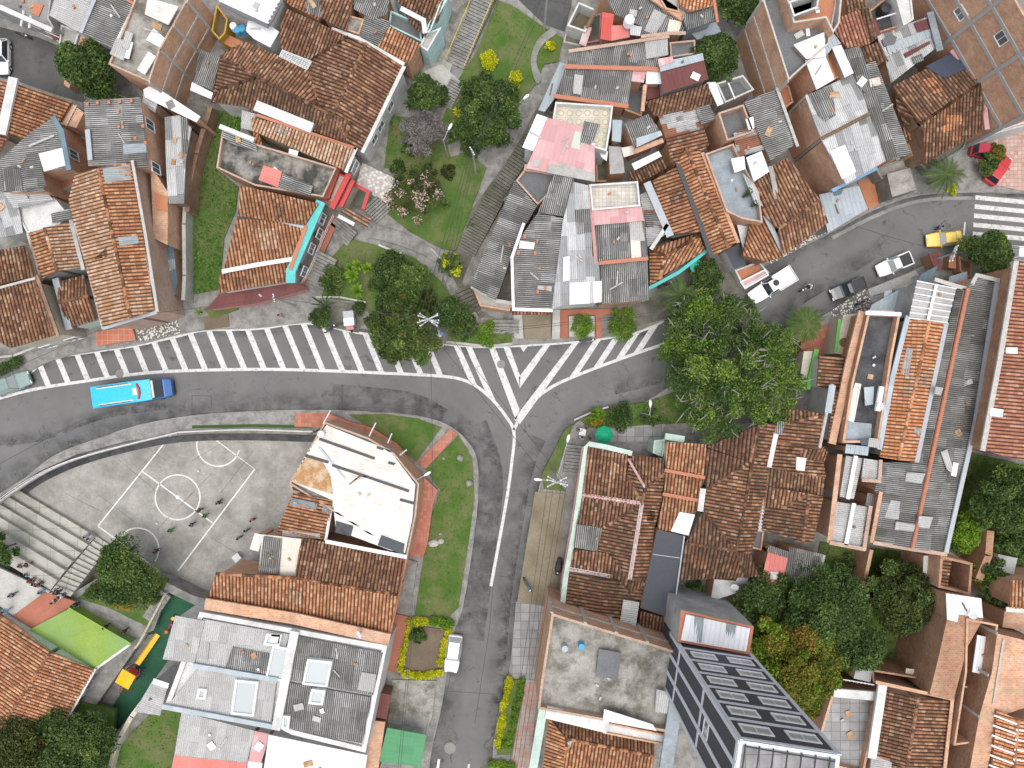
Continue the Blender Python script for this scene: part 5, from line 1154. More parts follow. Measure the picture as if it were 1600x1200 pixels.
h.roof('tm', "1040,217 1100,201 1108,228 1096,236 1070,232 1060,258 1048,250", -14); h.roof('to', "1020,283 1058,260 1066,262 1105,362 1048,366 1030,320", -18)
h.roof('to', "1058,256 1072,232+ 1138,388+ 1113,400 1092,340", -20); h.roof('to', "1072,232+ 1096,238 1153,376 1138,388+", -20); h.beam('cable', "1060,258 1094,350 1112,400", 5.4, .5, .1); h.beam('brick', "1098,240 1153,378", 5.4, .35)
h.beam('gutter grey', "1012,288 1046,366", 5.4, .8); h.done()
h = H('front house with bright hipped tile roof and teal fascia', 4.2, 'plaster teal', 1.0)
h.roof('to', "1014,389 1040,400+ 1032,436 1015,446", 5); h.roof('to', "1014,389 1092,364 1092,368+ 1040,400+", 108); h.roof('to', "1092,368+ 1101,392 1017,442 1032,436 1040,400+", 118); h.ridge("1040,400+ 1092,368+"); h.ridge("1040,400+ 1014,389"); h.ridge("1040,400+ 1030,437")
h.beam('fascia teal', "1013,451 1060,426 1103,393", 4.0, .35, .3); h.flat('cable', "1046,366 1090,354 1093,364 1050,372", 4.4, 0, wall=False); h.done()
h = H('white canopied entrance terrace with red floor on the corner by the big tree', 3.0, 'plaster white')
h.canopy('cw', "1150,345 1166,339 1181,384 1163,397", 75, 3.4); h.flat('tarp black', "1133,392 1155,380 1166,414 1147,421", 3.0, 0); h.flat('orange floor', "1148,422 1186,408 1202,426 1162,450", 1.4, .5, 'plaster white'); h.flat('pink sheet', "1156,440 1196,420 1202,430 1164,452", 1.5, .2, 'railing white', wall=False); h.done()
h = H('blue grey terrace house with potted plants between two tiled roofs', 5.6, 'brick')
h.flat('blue grey slab', "1102,240 1146,224 1156,246 1186,300 1192,348 1160,342 1135,330", 6.0, 1.0, 'brick pale'); h.done()
h = H('tall narrow brick house with dark grey roof terrace above the blue grey one', 6.4, 'brick')
h.flat('grey slab', "1122,176 1162,163 1178,206 1136,220", 6.6, 1.3, 'brick pale'); h.patch('tarp white', "1165,186 1177,182 1179,200 1170,203", z=6.6); h.done()
h = H('stack of white water tank covers and sheets by the blue grey terrace', 6.2, 'plaster grey')
h.roof('cr', "1146,208 1190,190 1200,232 1152,246", -14, 6.0); h.roof('cw', "1142,248 1163,244 1165,264 1148,270", 75, 6.5); h.roof('cw', "1166,246 1190,236 1202,268 1178,284", 72, 6.9); h.roof('cp', "1160,270 1176,284 1192,322 1180,318", 72, 6.0); h.done()
h = H('tiled house with pale mortar valley above the pebble pavement', 4.8, 'mud wall', .9)
h.roof('tm', "1177,288 1212,256 1230,247 1281,313+ 1216,358+ 1186,330", 68); h.roof('tm', "1216,358+ 1281,313+ 1294,348 1222,402", 70); h.roof('to', "1160,400 1172,346 1196,340 1224,400 1198,410 1180,404", 62, 4.6); h.beam('pale concrete', "1204,262 1210,290 1217,346", 5.2, .5); h.beam('gutter grey', "1196,338 1226,398", 4.8, .5); h.done()
h = H('house with dense dark corrugated roof running across, beside the brick courtyard wall', 6.4, 'brick')
h.roof('cg', "1163,160 1213,138 1243,225 1204,251", -18); h.beam('mortar', "1214,138 1246,228", 6.6, .3); h.flat('orange floor', "1214,138 1232,132 1240,160 1224,170", 4.0, .2); h.done()
h = H('big house with patchy whitewashed sheet roof and broken dark ridge', 7.6, 'brick')
h.roof('cp', "1258,150 1336,114 1358,178+ 1283,217+", 70, rise=.7); h.roof('cp', "1283,217+ 1358,178+ 1386,250 1322,288", 70, rise=.7); h.patch('cg', "1268,146 1300,134 1306,180 1290,190 1278,180", 70, .12); h.patch('cw', "1296,236 1320,226 1338,268 1316,280", 70, .13); h.ridge("1283,217+ 1358,178+", 'wood', rise=.8)
h.beam('cloth blue', "1300,298 1368,264", 5.6, .35, .5); h.frame("1258,150 1283,217", 7.6, 0, (.0, 1), (5.4, 2.6), 'mortar', .2); h.done()
h = H('sliver house with two narrow corrugated strips right of the patchy white roof', 7.0, 'brick')
h.roof('cd', "1318,78 1343,72 1404,246 1386,252 1334,112", 72, 7.9); h.roof('cg', "1350,101 1368,95 1423,240 1402,248", -8, 7.3); h.patch('cc', "1358,124 1374,120 1377,132 1360,136", -8, .12); h.done()
h = H('brick walled courtyard house with grey slab roof at the top right', 8.6, 'brick')
h.flat('grey slab', "1192,0 1216,-22 1312,-22 1300,44 1296,68 1240,118 1232,126", 9.2, 1.0, 'mortar'); h.flat('orange floor', "1222,-26 1318,-26 1312,36 1302,52 1290,28 1240,36", 10.2, 1.2, 'mortar'); h.flat('dark slab', "1232,2 1282,-14 1278,12 1240,26", 10.6, 1.6, 'plaster white', wall=False)
h.frame("1192,0 1232,126", 9.2, 0, (.0, 1), (6.2, 3.2), 'mortar', -.04); h.done()
h = H('clean white sheet canopies and awnings on a brick terrace, top right', 8.6, 'brick')
h.roof('cw', "1240,70 1288,50 1290,88 1260,92", 68, 9.0); h.roof('cw', "1258,94 1289,86 1304,124 1276,140", 68, 8.6); h.roof('cw', "1300,74 1314,70 1334,114 1320,121", 68, 8.8); h.roof('cb', "1288,50 1298,46 1314,68 1300,76 1290,88", 68, 8.6); h.flat('orange floor', "1289,86 1302,84 1312,120 1304,124", 7.4, .1); h.done()
h = H('reddish tiled house between the white canopies and the dark terrace', 7.8, 'brick')
h.roof('tr', "1294,34 1342,16 1358,70 1322,76 1308,58", 72); h.roof('td', "1316,-24 1348,-24 1354,10 1342,16 1324,22", 78, 7.4); h.roof('td', "1342,16 1358,12 1370,60 1358,70", 78, 7.2); h.roof('td', "1345,76 1372,66 1388,96 1372,98 1368,94 1350,100", 70, 7.0); h.done()
h = H('dark cluttered roof terrace with maroon sheets, top right', 7.0, 'brick brown')
h.flat('dark slab', "1356,18 1400,-16 1410,40 1372,52", 7.2, .8); h.patch('mr', "1356,34 1368,30 1376,54 1364,58", 75, .9); h.beam('railing white', "1370,30 1402,20", 7.4, .12); h.done()
h = H('white plastered stair tower at the top right', 8.0, 'plaster white'); h.flat('plaster white', "1394,-24 1422,-24 1428,30 1412,40", 8.2, .2); h.done()
h = H('house with patched blue grey and rusty metal sheets above the brown hip roof', 6.6, 'brick')
h.roof('cp', "1370,56 1454,24 1466,72 1392,130 1382,90", 68); h.patch('mr', "1428,36 1454,28 1452,44 1434,50", 68, .14); h.patch('cb', "1384,70 1456,44 1458,56 1390,86", 68, .12); h.patch('mr', "1412,84 1452,64 1454,68 1416,90", 68, .16); h.patch('cd', "1424,90 1440,84 1444,94 1428,100", 68, .16); h.patch('iron', "1378,62 1392,54 1402,58 1398,68 1382,72", 0, .3, 'scrap'); h.beam('blue grey slab', "1454,22 1468,76", 7.0, .7); h.done()
h = H('brown hipped tile house with blue black tarpaulin patch, right', 6.0, 'mud wall', 1.2)
h.roof('td', "1393,136 1450,106 1486,82 1532,130+ 1438,193+", 62); h.roof('tm', "1438,193+ 1532,130+ 1541,200 1446,256", 84); h.roof('td', "1398,146 1438,193+ 1436,196 1412,196 1400,170", 40, 5.6); h.patch('tarp blue', "1446,104 1487,82 1513,106 1476,122", 0, .22, 'tarpaulin'); h.beam('pink sheet', "1488,80 1534,128 1542,200", 6.4, .5); h.ridge("1438,193+ 1532,130+")
h.patch('tb', "1468,200 1490,190 1504,186 1496,200 1474,208", 84, .05, 'clean_tiles'); h.done()
h = H('small red floored light well beside the brown hipped house', 4.2, 'brick')
h.roof('tm', "1410,200 1434,190 1438,214 1416,222", 75, 4.6); h.flat('red floor', "1418,224 1440,218 1442,240 1426,244", 4.0, .3); h.beam('brick', "1348,102 1402,248", 6.6, .4, .2); h.done()
h = H('tall brick building with grey concrete beams at the top right corner', 16.0, 'brick')
h.flat('concrete', "1488,-160 1578,-12 1668,146 1900,60 1760,-300", 16.0, .8, 'brick', wall=True)
h.frame("1488,-160 1578,-12", 16, 0, (.3, 1), (13.5, 10.2, 6.9), 'pole concrete', -.05, .4); h.frame("1578,-12 1668,146", 16, 0, (0, .5, 1), (13.5, 10.2, 6.9), 'pole concrete', -.05, .4)
h.win("1578,-12 1668,146", 16, [(.28, 12.6)], (1.3, 1.4), 0); h.win("1488,-160 1578,-12", 16, [(.86, 9.8)], (1.3, 1.4), 0); h.done()
h = H('white balcony front at the right edge above the pink checked forecourt', 4.5, 'plaster white')
h.flat('plaster white', "1546,202 1640,166 1640,186 1552,210", 4.6, .6, 'plaster white'); h.flat('dark slab', "1560,198 1640,172 1640,180 1564,204", 4.9, .3, 'railing white', wall=False); h.done()
slab('forecourt', "1515,214 1660,176 1660,300 1602,299 1560,290 1530,268", .2, 'pink check floor')
h = H('ruined concrete house with grey broken slab above the bend in the street', 3.0, 'concrete')
h.flat('stained concrete', "1386,272 1422,262 1432,296 1394,308", 3.2, 0); h.flat('stained concrete', "1368,264 1418,244 1428,258 1378,280", 2.4, .3); h.flat('yard earth', "1430,250 1470,232 1514,214 1506,232 1450,268", 1.4, .2); h.done()
h = H('pale blue grey metal carport roof over the pavement', 3.4, 'plaster grey')
h.roof('cb', "1280,304 1342,290 1356,326 1294,364 1288,340", 75, inset=.15); h.roof('gn' if False else 'ct', "1302,300 1318,296 1314,304 1304,306", 75, 3.5, wall=False); h.done()
slab('forecourt', "1340,284 1366,276 1388,310 1358,328", .3, 'orange floor')
slab('pebble_pavement', "1206,388 1250,366 1286,352 1290,364 1238,394 1206,412 1196,404", .2, 'pebble floor')
# ------ centre block by the park
h = H('house with long slanting grey corrugated roof beside the park stairs', 5.4, 'brick')
h.roof('cd', "804,282 839,322 808,374 780,456 774,470 735,446", 20); h.beam('mortar', "738,448 776,470 800,474", 4.6, .4); h.flat('pale concrete', "738,448 776,470 800,474 796,486 750,478", 3.2, .2, 'brick'); h.done()
h = H('small courtyard with bright fabric umbrella and washing below the pink roof', 5.0, 'brick')
h.flat('grey slab', "820,264 868,268 866,296 840,320 806,282", 5.4, .5, 'brick pale'); h.beam('brick pale', "822,262 868,268", 5.6, .7); h.roof('cg', "868,264 898,272 893,296 880,338 840,332 856,296", 104, 6.2); h.done()
h = H('house with weathered horizontal ribbed roof between the slanting and white roofs', 6.4, 'plaster white')
h.roof('cg', "840,333 881,341 874,400 863,484 804,483 800,402 812,372", 3); h.patch('cs', "812,376 836,379 834,390 811,388", 3, .15); h.patch('cl', "840,446 862,447 862,455 840,452", 3, .13); h.beam('white sheet', "802,483 862,485", 6.4, .35); h.beam('white sheet', "818,350 800,402 802,480", 6.6, .3)
for i, (x, y) in enumerate(((818,366),(808,392),(834,392),(838,453),(850,447))): h.patch('terracotta trim', "%g,%g %g,%g %g,%g %g,%g" % (x, y, x+4, y, x+4, y+6, x, y+6), 0, .25, 'loose_brick')
h.patch('tr', "800,487 862,487 860,492 800,492", 88, .1, z=4.6); h.done()
h = H('house with patchy white and pale sheet roof in the middle of the front row', 6.6, 'plaster white')
h.roof('cp', "895,284 921,290 926,400 936,410 940,472 876,478 862,484 880,342", 88); h.patch('cw', "880,402 890,400 890,438 880,440", 88, .15); h.patch('cw', "926,440 940,439 940,472 928,473", 88, .15); h.patch('cw', "890,442 922,440 922,474 890,476", 88, .14); h.patch('cg', "898,328 922,326 924,362 902,366", 88, .14); h.done()
h = H('front row house with cream terrace, pink strip and two grey corrugated slopes', 6.4, 'brick')
h.flat('cream tile floor', "921,288 997,283 1001,322 925,329", 6.9, .8, 'plaster white'); h.roof('pk', "925,330 1002,322 1006,345 928,352", 88, 6.6); h.roof('cg', "930,352 1008,345 1012,405 933,410", 88, 6.2); h.roof('cg', "937,413 1012,406 1014,469 940,475", 88, 5.8)
h.patch('cc', "985,376 1000,374 1002,404 987,404", 88, .13); h.patch('cl', "983,347 1003,346 1008,376 985,378", 88, .13); h.patch('cd', "968,356 984,354 984,376 970,378", 88, .12); h.beam('terracotta trim', "938,411 1011,404", 6.3, .4); h.beam('plaster pink', "922,290 931,412", 6.5, .35); h.done()
h = H('narrow house with rusty mixed roof left of the long orange roof', 5.2, 'brick')
h.roof('cr', "1000,304 1020,296 1036,345 1040,366 1012,386", 3); h.patch('cg', "1006,334 1030,330 1036,350 1012,356", 3, .13); h.beam('plaster white', "1042,352 1018,388", 5.4, .4); h.done()
slab('red_steps', "875,484 985,482 984,489 940,492 940,528 932,528 930,492 888,492 888,528 875,528", .5, 'red floor')
slab('cement_path', "864,484 875,484 875,530 862,530", .9, 'pale concrete'); slab('dry_bed', "817,492 861,492 861,529 820,529", .4, 'dry bed'); slab('cement_path', "802,492 816,492 818,529 804,529", .4, 'pale concrete')
slab('planter', "889,494 929,494 929,526 889,526", .7, 'pale concrete')
# ------------------------------------------------------------ houses, lower left quarter
slab('brick_walk', "512,645 545,658 580,668 622,694 655,738 684,766 676,790 668,850 660,872 640,868 650,800 655,756 620,712 575,684 508,662", .9, 'red brick paving', label=None)
h = H('cut corner building with big stained white sheet roof and long dark joints', 5.6, 'brick')
h.flat('concrete', "507,659 576,684 616,708 655,756 650,806 636,872 452,756 454,750 480,706", 5.6, .35, 'brick pale')
h.roof('cs', "510,664 574,690 608,702 649,757 644,812 633,864 610,860 525,828 520,782 454,752 480,708", 17, 5.6, wall=False)
for ln in ("500,686 584,716", "478,712 512,722", "520,727 638,767", "590,699 612,706", "608,723 632,729", "626,781 645,786"): h.beam('cable', ln, wd=.28, ht=.1, name='gap_strip', drape=True, dz=.1)
h.patch('rust', "478,714 504,722 516,744 520,772 454,752", 0, .1, 'rusty_sheets'); h.patch('tarp black', "596,836 632,850 630,866 590,852", 0, .1, 'dark_sheet'); h.patch('dark slab', "525,814 552,822 548,838 524,832", 0, .12, 'dark_sheet'); h.patch('blue grey sheet', "496,698 502,700 540,748 534,744", 0, .14, 'pale_streak')
h.done()
barrel('grey lidded tank on the corner of the stained white roof', 501, 678, 5.7, 'foam', .35, .7, None, 'water tank', 'water_tank')
h = H('small orange tiled roof with two blue skylights beside the ball court', 4.8, 'brick pale', .8)
h.roof('to', "458,770+ 519,781+ 511,843 432,832", 12); h.patch('ct', "456,778 496,786 494,796 452,788", 12, .14, 'blue_sheet'); h.patch('ct', "504,788 518,790 517,802 503,800", 12, .14, 'blue_sheet'); h.patch('cl', "442,828 500,834 500,842 440,838", 12, .15); h.beam('plaster white', "520,780 509,844", 5.2, .3); h.flat('yard earth', "452,756 518,776 519,782 456,768", 3.0, .2); h.done()
h = H('wide brown tiled house behind the stained white roof', 5.4, 'brick', 1.3)
h.roof('tm', "471,839 634,871 622,929+ 461,903+", 97); h.roof('to', "338,896+ 461,903+ 622,929+ 608,991 325,938", 97); h.roof('cc', "410,835 471,842 461,903 404,892", 96, 5.8); h.roof('cg', "412,838 440,842 436,898 404,893", 96, 6.0, wall=False); h.ridge("338,896+ 461,903+ 622,929+"); h.beam('terracotta trim', "634,871 608,991", 5.5, .4); h.beam('white sheet', "510,846 634,870", 5.6, .4)
h.roof('cs', "398,833 412,836 404,862 390,858", 96, 4.4); h.done()
h = H('white walled house with pale and grey corrugated roofs and boxed skylights', 6.4, 'plaster white')
h.flat('plaster white', "312,956 605,1009 571,1176 456,1148 432,1136 256,1106", 6.6, .35, 'plaster white', .5)
h.roof('cl', "317,967 452,991 434,1056 304,1036", 97, 6.7, wall=False); h.roof('cg', "364,1010 450,1026 438,1054 352,1044", 97, 6.75, wall=False); h.patch('cl', "312,1042 432,1062 424,1128 262,1102", 97, z=6.7)
h.roof('cg', "463,994 598,1020 583,1086 450,1062", 97, 6.7, wall=False); h.roof('cg', "447,1066 582,1090 568,1162 436,1136", 97, 6.6, wall=False); h.patch('cl', "565,1050 588,1054 583,1082 558,1078", 97, .15)
h.roof('cl', "274,962 320,970 304,1036 254,1030", 97, 6.8); h.patch('plaster white', "424,990 438,992 436,1006 422,1004", z=7.1, name='skylight_box')
def skybox(x0, y0, x1, y1, z, sk=.1):
    k = (x1-x0)*sk; P = "%g,%g %g,%g %g,%g %g,%g" % (x0+k, y0, x1+k, y0+k, x1-k, y1+k, x0-k, y1); h.flat('pale glass', P, z, .15, 'frame white', .22, wall=False, name='skylight'); q = ccw(WP(P, z)); m = MB(); m.wall(q, z-.7, z); m.build('skylight_kerb', 'frame white', h.root)
skybox(476, 1030, 515, 1070, 7.3); skybox(484, 1077, 506, 1100, 7.1); skybox(440, 1118, 452, 1138, 7.0); skybox(414, 990, 438, 1008, 7.1); skybox(364, 1062, 400, 1116, 7.1); skybox(308, 1076, 322, 1092, 7.0)
skybox(420, 1008, 448, 1060, 7.0, .2)
h.beam('blue grey sheet', "304,1040 432,1062", 6.9, .5, .2); h.beam('blue grey sheet', "256,1104 430,1136", 6.9, .5, .2); h.beam('plaster white', "460,990 432,1136", 7.0, .9, .3); h.beam('brick', "326,944 460,966 604,998", 6.2, 1.2, .3); h.done()
h = H('pale sheet awning with white fascia beside the playground', 4.4, 'plaster grey')
h.roof('cl', "238,1064 262,1072 250,1118 210,1112", 20, 5.0, inset=.1); h.roof('cw', "240,1060 264,1068 262,1076 238,1068", 20, 5.1, wall=False); h.done()
h = H('low white roofed hall with coral strip at the bottom edge', 4.6, 'plaster white')
h.roof('cl', "284,1112 398,1142 386,1192 272,1180", 98, 4.6); h.roof('co', "272,1180 386,1192 382,1240 260,1240", 98, 4.6); h.roof('pk', "398,1142 422,1147 408,1192 388,1190", 98, 4.6); h.roof('cw', "420,1148 574,1180 562,1260 404,1260", 98, 5.2); h.roof('cw', "386,1188 410,1192 400,1260 380,1260", 98, 4.4, wall=False); h.done()
h = H('lime green flat roofed hall beside the playground', 1.7, 'lime roof', base=-1.3)
h.flat('lime roof', "108,951 203,1006 149,1044 80,1016 46,984", 1.7, 0); h.beam('lime roof', "108,951 203,1006", 1.75, .3); h.beam('plaster white', "203,1007 150,1045", 1.7, .25); h.tint("203,1006 149,1044", 1.7, -1.2, 1.6, 'plaster mint', inset=0); h.done()
h = H('large tiled hall with pale green side wall at the lower left corner', 2.0, 'plaster mint', 1.4, base=-1.3)
h.roof('to', "-60,940 0,956 82,1020+ 6,1150+ -60,1200", 17) if False else h.roof('to', "-60,930 0,956 80,1018+ -6,1150+ -60,1160", 28); h.roof('to', "80,1018+ 149,1046 96,1138 60,1180 -20,1190 -6,1150+", 28); h.ridge("80,1018+ -6,1150+"); h.beam('plaster white', "149,1046 97,1138", 2.0, .25)
h.win("149,1046 96,1138", 2.0, [(.3, .5), (.7, .5)], (2.4, 1.2)); h.done()
h = H('small green sheet canopy over a doorway by the lower street', 3.0, 'wood'); h.canopy('gn', "605,1137 666,1148 657,1198 592,1190", 8, 3.2); h.flat('brick', "586,1126 602,1128 590,1210 566,1200", 3.2, 0); h.roof('mr', "592,1082 612,1086 604,1124 584,1120", 8, 3.0); h.done()
slab('cement_yard', "612,1062 682,1064 675,1120 668,1138 606,1130", .3, 'stained concrete'); slab('tiled_strip', "614,958 640,964 618,1052 600,1046", .35, 'red floor'); slab('garden_bed', "622,974 698,984 688,1058 622,1056", .3, 'soil'); slab('cement_strip', "630,872 652,878 640,962 616,956", .35, 'concrete')
slab('stepping_path', "652,722 704,670 715,678 664,734", .32, 'red brick paving')
slab('court_path', "330,940 300,915 262,905 290,870 440,850 440,900", -.02, 'concrete') if False else None
# ------------------------------------------------------------ houses, lower right quarter
h = H('corner house with pink edged white mortar hips and pale green rim', 4.8, 'plaster pink', 1.3)
h.roof('tm', "918,697 982,710 979,742 1003,786+ 909,773", 97); h.roof('tm', "979,742 985,712 1008,762+ 1003,786+", 10); h.roof('tm', "985,711 1036,716 1040,738 1008,762+", 97); h.roof('tm', "1008,762+ 1040,738 1036,770 1022,826 1014,905 984,905+ 1003,786+", 8)
h.roof('tm', "909,775 1003,787+ 940,826 900,820", 97); h.roof('td', "1003,787+ 984,905+ 950,863 934,860 940,826", 8); h.roof('td', "895,858 950,864 984,905+ 982,932 890,890", 97); h.roof('cg', "901,819 941,825 933,862 896,855", 97, 5.1, wall=False)
h.roof('td', "890,892 942,904+ 935,968 882,962", 8, rise=.9); h.roof('td', "942,904+ 1012,912 1008,938 972,938 968,974 935,970", 8, rise=.9); h.roof('td', "984,905+ 1014,905 1012,914 982,932", 97, wall=False); h.roof('cl', "974,937 999,941 993,982 968,976", 6, 5.2); h.roof('tm', "1001,954 1050,968 1048,990 998,978", 97, 4.6)
for ln in ("909,773 1003,787+", "1003,787+ 1008,762+ 1040,738", "1008,762+ 981,716", "1003,787+ 984,905+", "890,889 1016,912"): h.ridge(ln, 'pink sheet', r=.13)
h.ridge("1003,787+ 940,826"); 
for dx in (-2.4, 2.4):
    h.beam('mortar', "%g,787@1.4 %g,905@1.4" % (1003+dx, 984+dx), 4.8, .1, .05)
    h.beam('mortar', "909,%g 1003,%g@1.35" % (773+dx, 787+dx), 4.8, .1, .05); h.beam('mortar', "890,%g 1016,%g" % (889+dx, 912+dx), 4.95, .1, .05)
h.beam('plaster mint', "876,970 884,900 897,830 910,740 916,700 922,694 945,698 985,708", 4.7, .55, .2); h.beam('plaster pink', "874,972 881,900 893,830 906,745 912,700", 4.2, .45, .2); h.done()
h = H('orange tiled house between the corner house and the dark hip roof', 5.2, 'plaster mint')
h.roof('to', "1040,690 1103,694 1100,746 1040,736", 97, 5.6, .3); h.roof('to', "1040,738 1100,748 1092,782 1037,772", 97, 5.3); h.roof('to', "1037,774 1090,784 1086,802 1062,800 1048,830 1026,826", 97, 5.0); h.beam('terracotta trim', "1040,735 1100,746", 5.8, .35); h.beam('terracotta trim', "1037,772 1092,782", 5.5, .35)
h.patch('white sheet', "1062,800 1086,804 1076,837 1048,830", 0, .25, 'white_tarpaulin'); h.flat('plaster mint', "1022,688 1040,686 1036,714 1020,708", 3.6, .4); h.beam('plaster mint', "1042,682 1066,686", 4.6, .7, .3); h.done()
h = H('long house with flat black membrane roof between brown tiled roofs', 5.0, 'brick brown'); h.flat('tarp black', "1027,827 1069,838 1051,967 1001,950", 5.4, 0); h.beam('gutter grey', "1069,838 1051,967", 5.5, .15); h.beam('gutter grey', "1020,866 1064,872", 5.42, .08, .04); h.done()
h = H('large dark brown hipped house with white gutter box, lower right centre', 5.4, 'plaster white', 1.6)
h.roof('td', "1103,700 1171,722+ 1102,766", 97); h.roof('tm', "1102,766 1171,722+ 1150,860+ 1098,796", 8); h.roof('td', "1103,700 1120,672 1184,660 1184,668+ 1171,722+", 97) if False else h.roof('td', "1103,698 1186,664+ 1172,722+", 97)
h.roof('tm', "1186,664+ 1222,660 1204,720 1184,830 1172,866 1150,860+ 1172,722+", 8); h.roof('td', "1098,798 1150,860+ 1070,848 1078,836", 97); h.roof('td', "1070,850 1150,861+ 1166,902 1060,906", 97); h.roof('td', "1150,861+ 1172,866 1186,900 1166,902", 97, wall=False)
h.ridge("1186,664+ 1150,860+"); h.ridge("1171,722+ 1102,766"); h.ridge("1098,797 1150,860+"); h.ridge("1070,849 1150,860+"); h.beam('plaster white', "1098,766 1094,796", 5.7, .6, .3); h.flat('pink sheet', "1106,690 1150,680 1152,696 1112,700", 4.0, 0); h.done()
h = H('dark brown tiled house with white ridge under the big tree edge', 5.4, 'plaster white', 1.2)
h.roof('tm', "1222,590 1278,560 1302,584+ 1290,690+ 1232,650", 97) if False else h.roof('tm', "1280,556 1328,558 1316,620 1302,690 1292,690+ 1302,610+ 1276,604", 5)
h.roof('tm', "1222,640 1250,640 1292,648+ 1226,662 1208,656", 97); h.roof('tm', "1208,658 1226,662 1292,648+ 1280,700+ 1206,690", 5); h.roof('tm', "1206,690 1280,700+ 1250,704 1243,738 1200,730", 5); h.roof('tm', "1250,704 1284,696+ 1294,708 1286,722 1246,716", 100); h.roof('tm', "1243,738 1246,716 1286,722 1290,746 1230,738", 5)
h.roof('td', "1200,730 1290,746 1286,774 1196,760", 97); h.roof('tm', "1196,760 1264,771+ 1222,794 1192,792", 97, rise=.8); h.roof('td', "1192,792 1222,794 1264,771+ 1254,848 1188,826", 8, rise=.8); h.roof('tm', "1264,771+ 1286,776 1270,846 1254,848", 8, rise=.8)
h.ridge("1300,600+ 1290,650+ 1280,700+", 'mortar'); h.ridge("1264,771+ 1254,848", rise=.8); h.beam('plaster white', "1212,680 1202,728", 5.8, .5); h.beam('gutter grey', "1190,784 1184,826", 5.4, .8); h.patch('white sheet', "1245,714 1260,716 1257,736 1244,734", 0, .3, 'white_sheet'); h.roof('cg', "1214,656 1226,660 1222,680 1210,678", 90, 5.9, wall=False); h.beam('blue grey sheet', "1300,605 1294,642", 6.7, .7); h.done()
h = H('low house with coral sheet roof and grey sheet roof beside the small lawn', 4.2, 'brick')
h.roof('co', "1200,862 1231,872 1222,914 1188,912", 97, 4.4); h.roof('cg', "1202,852 1232,862 1230,872 1198,862", 97, 4.5); h.roof('cd', "1234,854 1286,866 1278,914 1224,908", 97, 4.4); h.roof('cl', "1284,866 1290,868 1280,914 1276,912", 97, 4.4); h.flat('grey slab', "1178,826 1194,830 1190,860 1172,856", 3.0, .2); h.flat('plaster white', "1166,864 1170,920 1110,940 1116,905 1150,908", 3.0, 0); h.done()
h = H('green and white fronted house seen past the right edge of the big tree', 4.6, 'plaster cream')
h.flat('plaster cream', "1256,549 1278,548 1266,604 1248,606", 3.0, 0); h.beam('band green', "1275,548 1262,606", 3.2, .5, .25); h.beam('plaster pink', "1170,686 1152,694", 3.6, .5); h.done()
h = H('cream forecourt wall panel with two green bands beside the black terrace', 3.4, 'plaster cream')
h.flat('plaster cream', "1318,492 1344,489 1331,556 1304,552", 3.4, 0); h.beam('band green', "1342,489 1331,552", 3.55, .35, .15); h.beam('band green', "1312,500 1306,548", 3.55, .35, .1); c_ = W(1319, 535, 3.5); m_ = MB(); m_.lathe((c_.x,c_.y,3.42), [(.5,0),(.5,.05),(.36,.06),(.36,.02),(0,.03)], 18); m_.build('round_wreath', 'wood', h.root); h.done()
h = H('long black roof terrace with clothes line and white slats', 7.2, 'brick brown')
h.flat('dark slab', "1356,489 1407,491 1394,560 1374,692 1316,692 1330,600", 7.2, .9, 'brick', .25); h.patch('cs', "1336,598 1346,600 1334,660 1318,656", 98, .5); h.patch('blue grey slab', "1320,658 1362,662 1360,692 1316,692", 0, .3, 'grey_slab'); h.patch('blue grey sheet', "1350,605 1366,604 1364,632 1352,634", 0, .6, 'sheet_frame'); h.beam('railing white', "1377,606 1371,640", 7.5, .5, .3)
h.beam('brick', "1346,490 1328,560 1300,690", 6.2, .8, .3); h.beam('cable', "1340,604 1366,652", 7.8, .03, .02); h.beam('white sheet', "1354,489 1406,491", 7.3, .4); h.roof('cb', "1322,694 1358,698 1356,712 1320,708", 98, 7.0); h.patch('tarp blue', "1344,686 1356,686 1356,696 1346,695", z=7.3, name='blue_cloth'); h.roof('cl', "1358,684 1376,686 1374,700 1356,698", 98, 7.4, wall=False); h.done()
h = H('brick house with two pale ribbed roofs joined by a white centre strip', 6.6, 'brick')
h.roof('cl', "1322,712 1348,716 1334,780 1312,776", 8, 6.6); h.roof('cl', "1350,716 1376,720 1372,750 1346,748", 8, 7.0); h.roof('cl', "1308,784 1356,792 1344,856 1298,846", 8, 6.6); h.beam('white sheet', "1337,714 1325,778", 6.9, .4); h.beam('white sheet', "1334,788 1322,850", 6.9, .4); h.beam('brick pale', "1298,848 1350,858 1360,792", 6.9, .4); h.beam('brick pale', "1376,720 1374,752 1348,750", 7.2, .35)
h.roof('cl', "1356,770 1372,774 1368,792 1352,790", 98, 5.0); h.beam('brick', "1312,712 1296,846", 6.7, .5); h.done()
h = H('long house with bright orange tile roof and grey skylight strip', 7.0, 'plaster grey', .8)
h.roof('tb', "1420,496 1452,502+ 1403,719+ 1374,714 1392,600", 5); h.roof('tb', "1452,502+ 1476,506 1430,722 1403,719+", 5); h.patch('sk', "1417,543 1427,545 1419,588 1407,585", 98, .15); h.beam('blue grey sheet', "1418,496 1394,590 1374,700", 7.1, .5, .2); h.beam('gutter grey', "1478,506 1432,722", 7.1, .45, .2)
h.roof('cl', "1433,439 1494,451 1480,506 1420,497", 8, 7.3); 
for t in (0, .17, .34, .51, .68, .85, 1): h.beam('railing white', "%g,%g %g,%g" % (1433-13*t, 439+58*t, 1494-14*t, 451+53*t), 7.42, .12, .06)
h.beam('railing white', "1463,445 1450,500", 7.5, .3, .08); h.done()
h = H('very long warehouse with patched grey corrugated gable roof', 7.0, 'brick', .9)
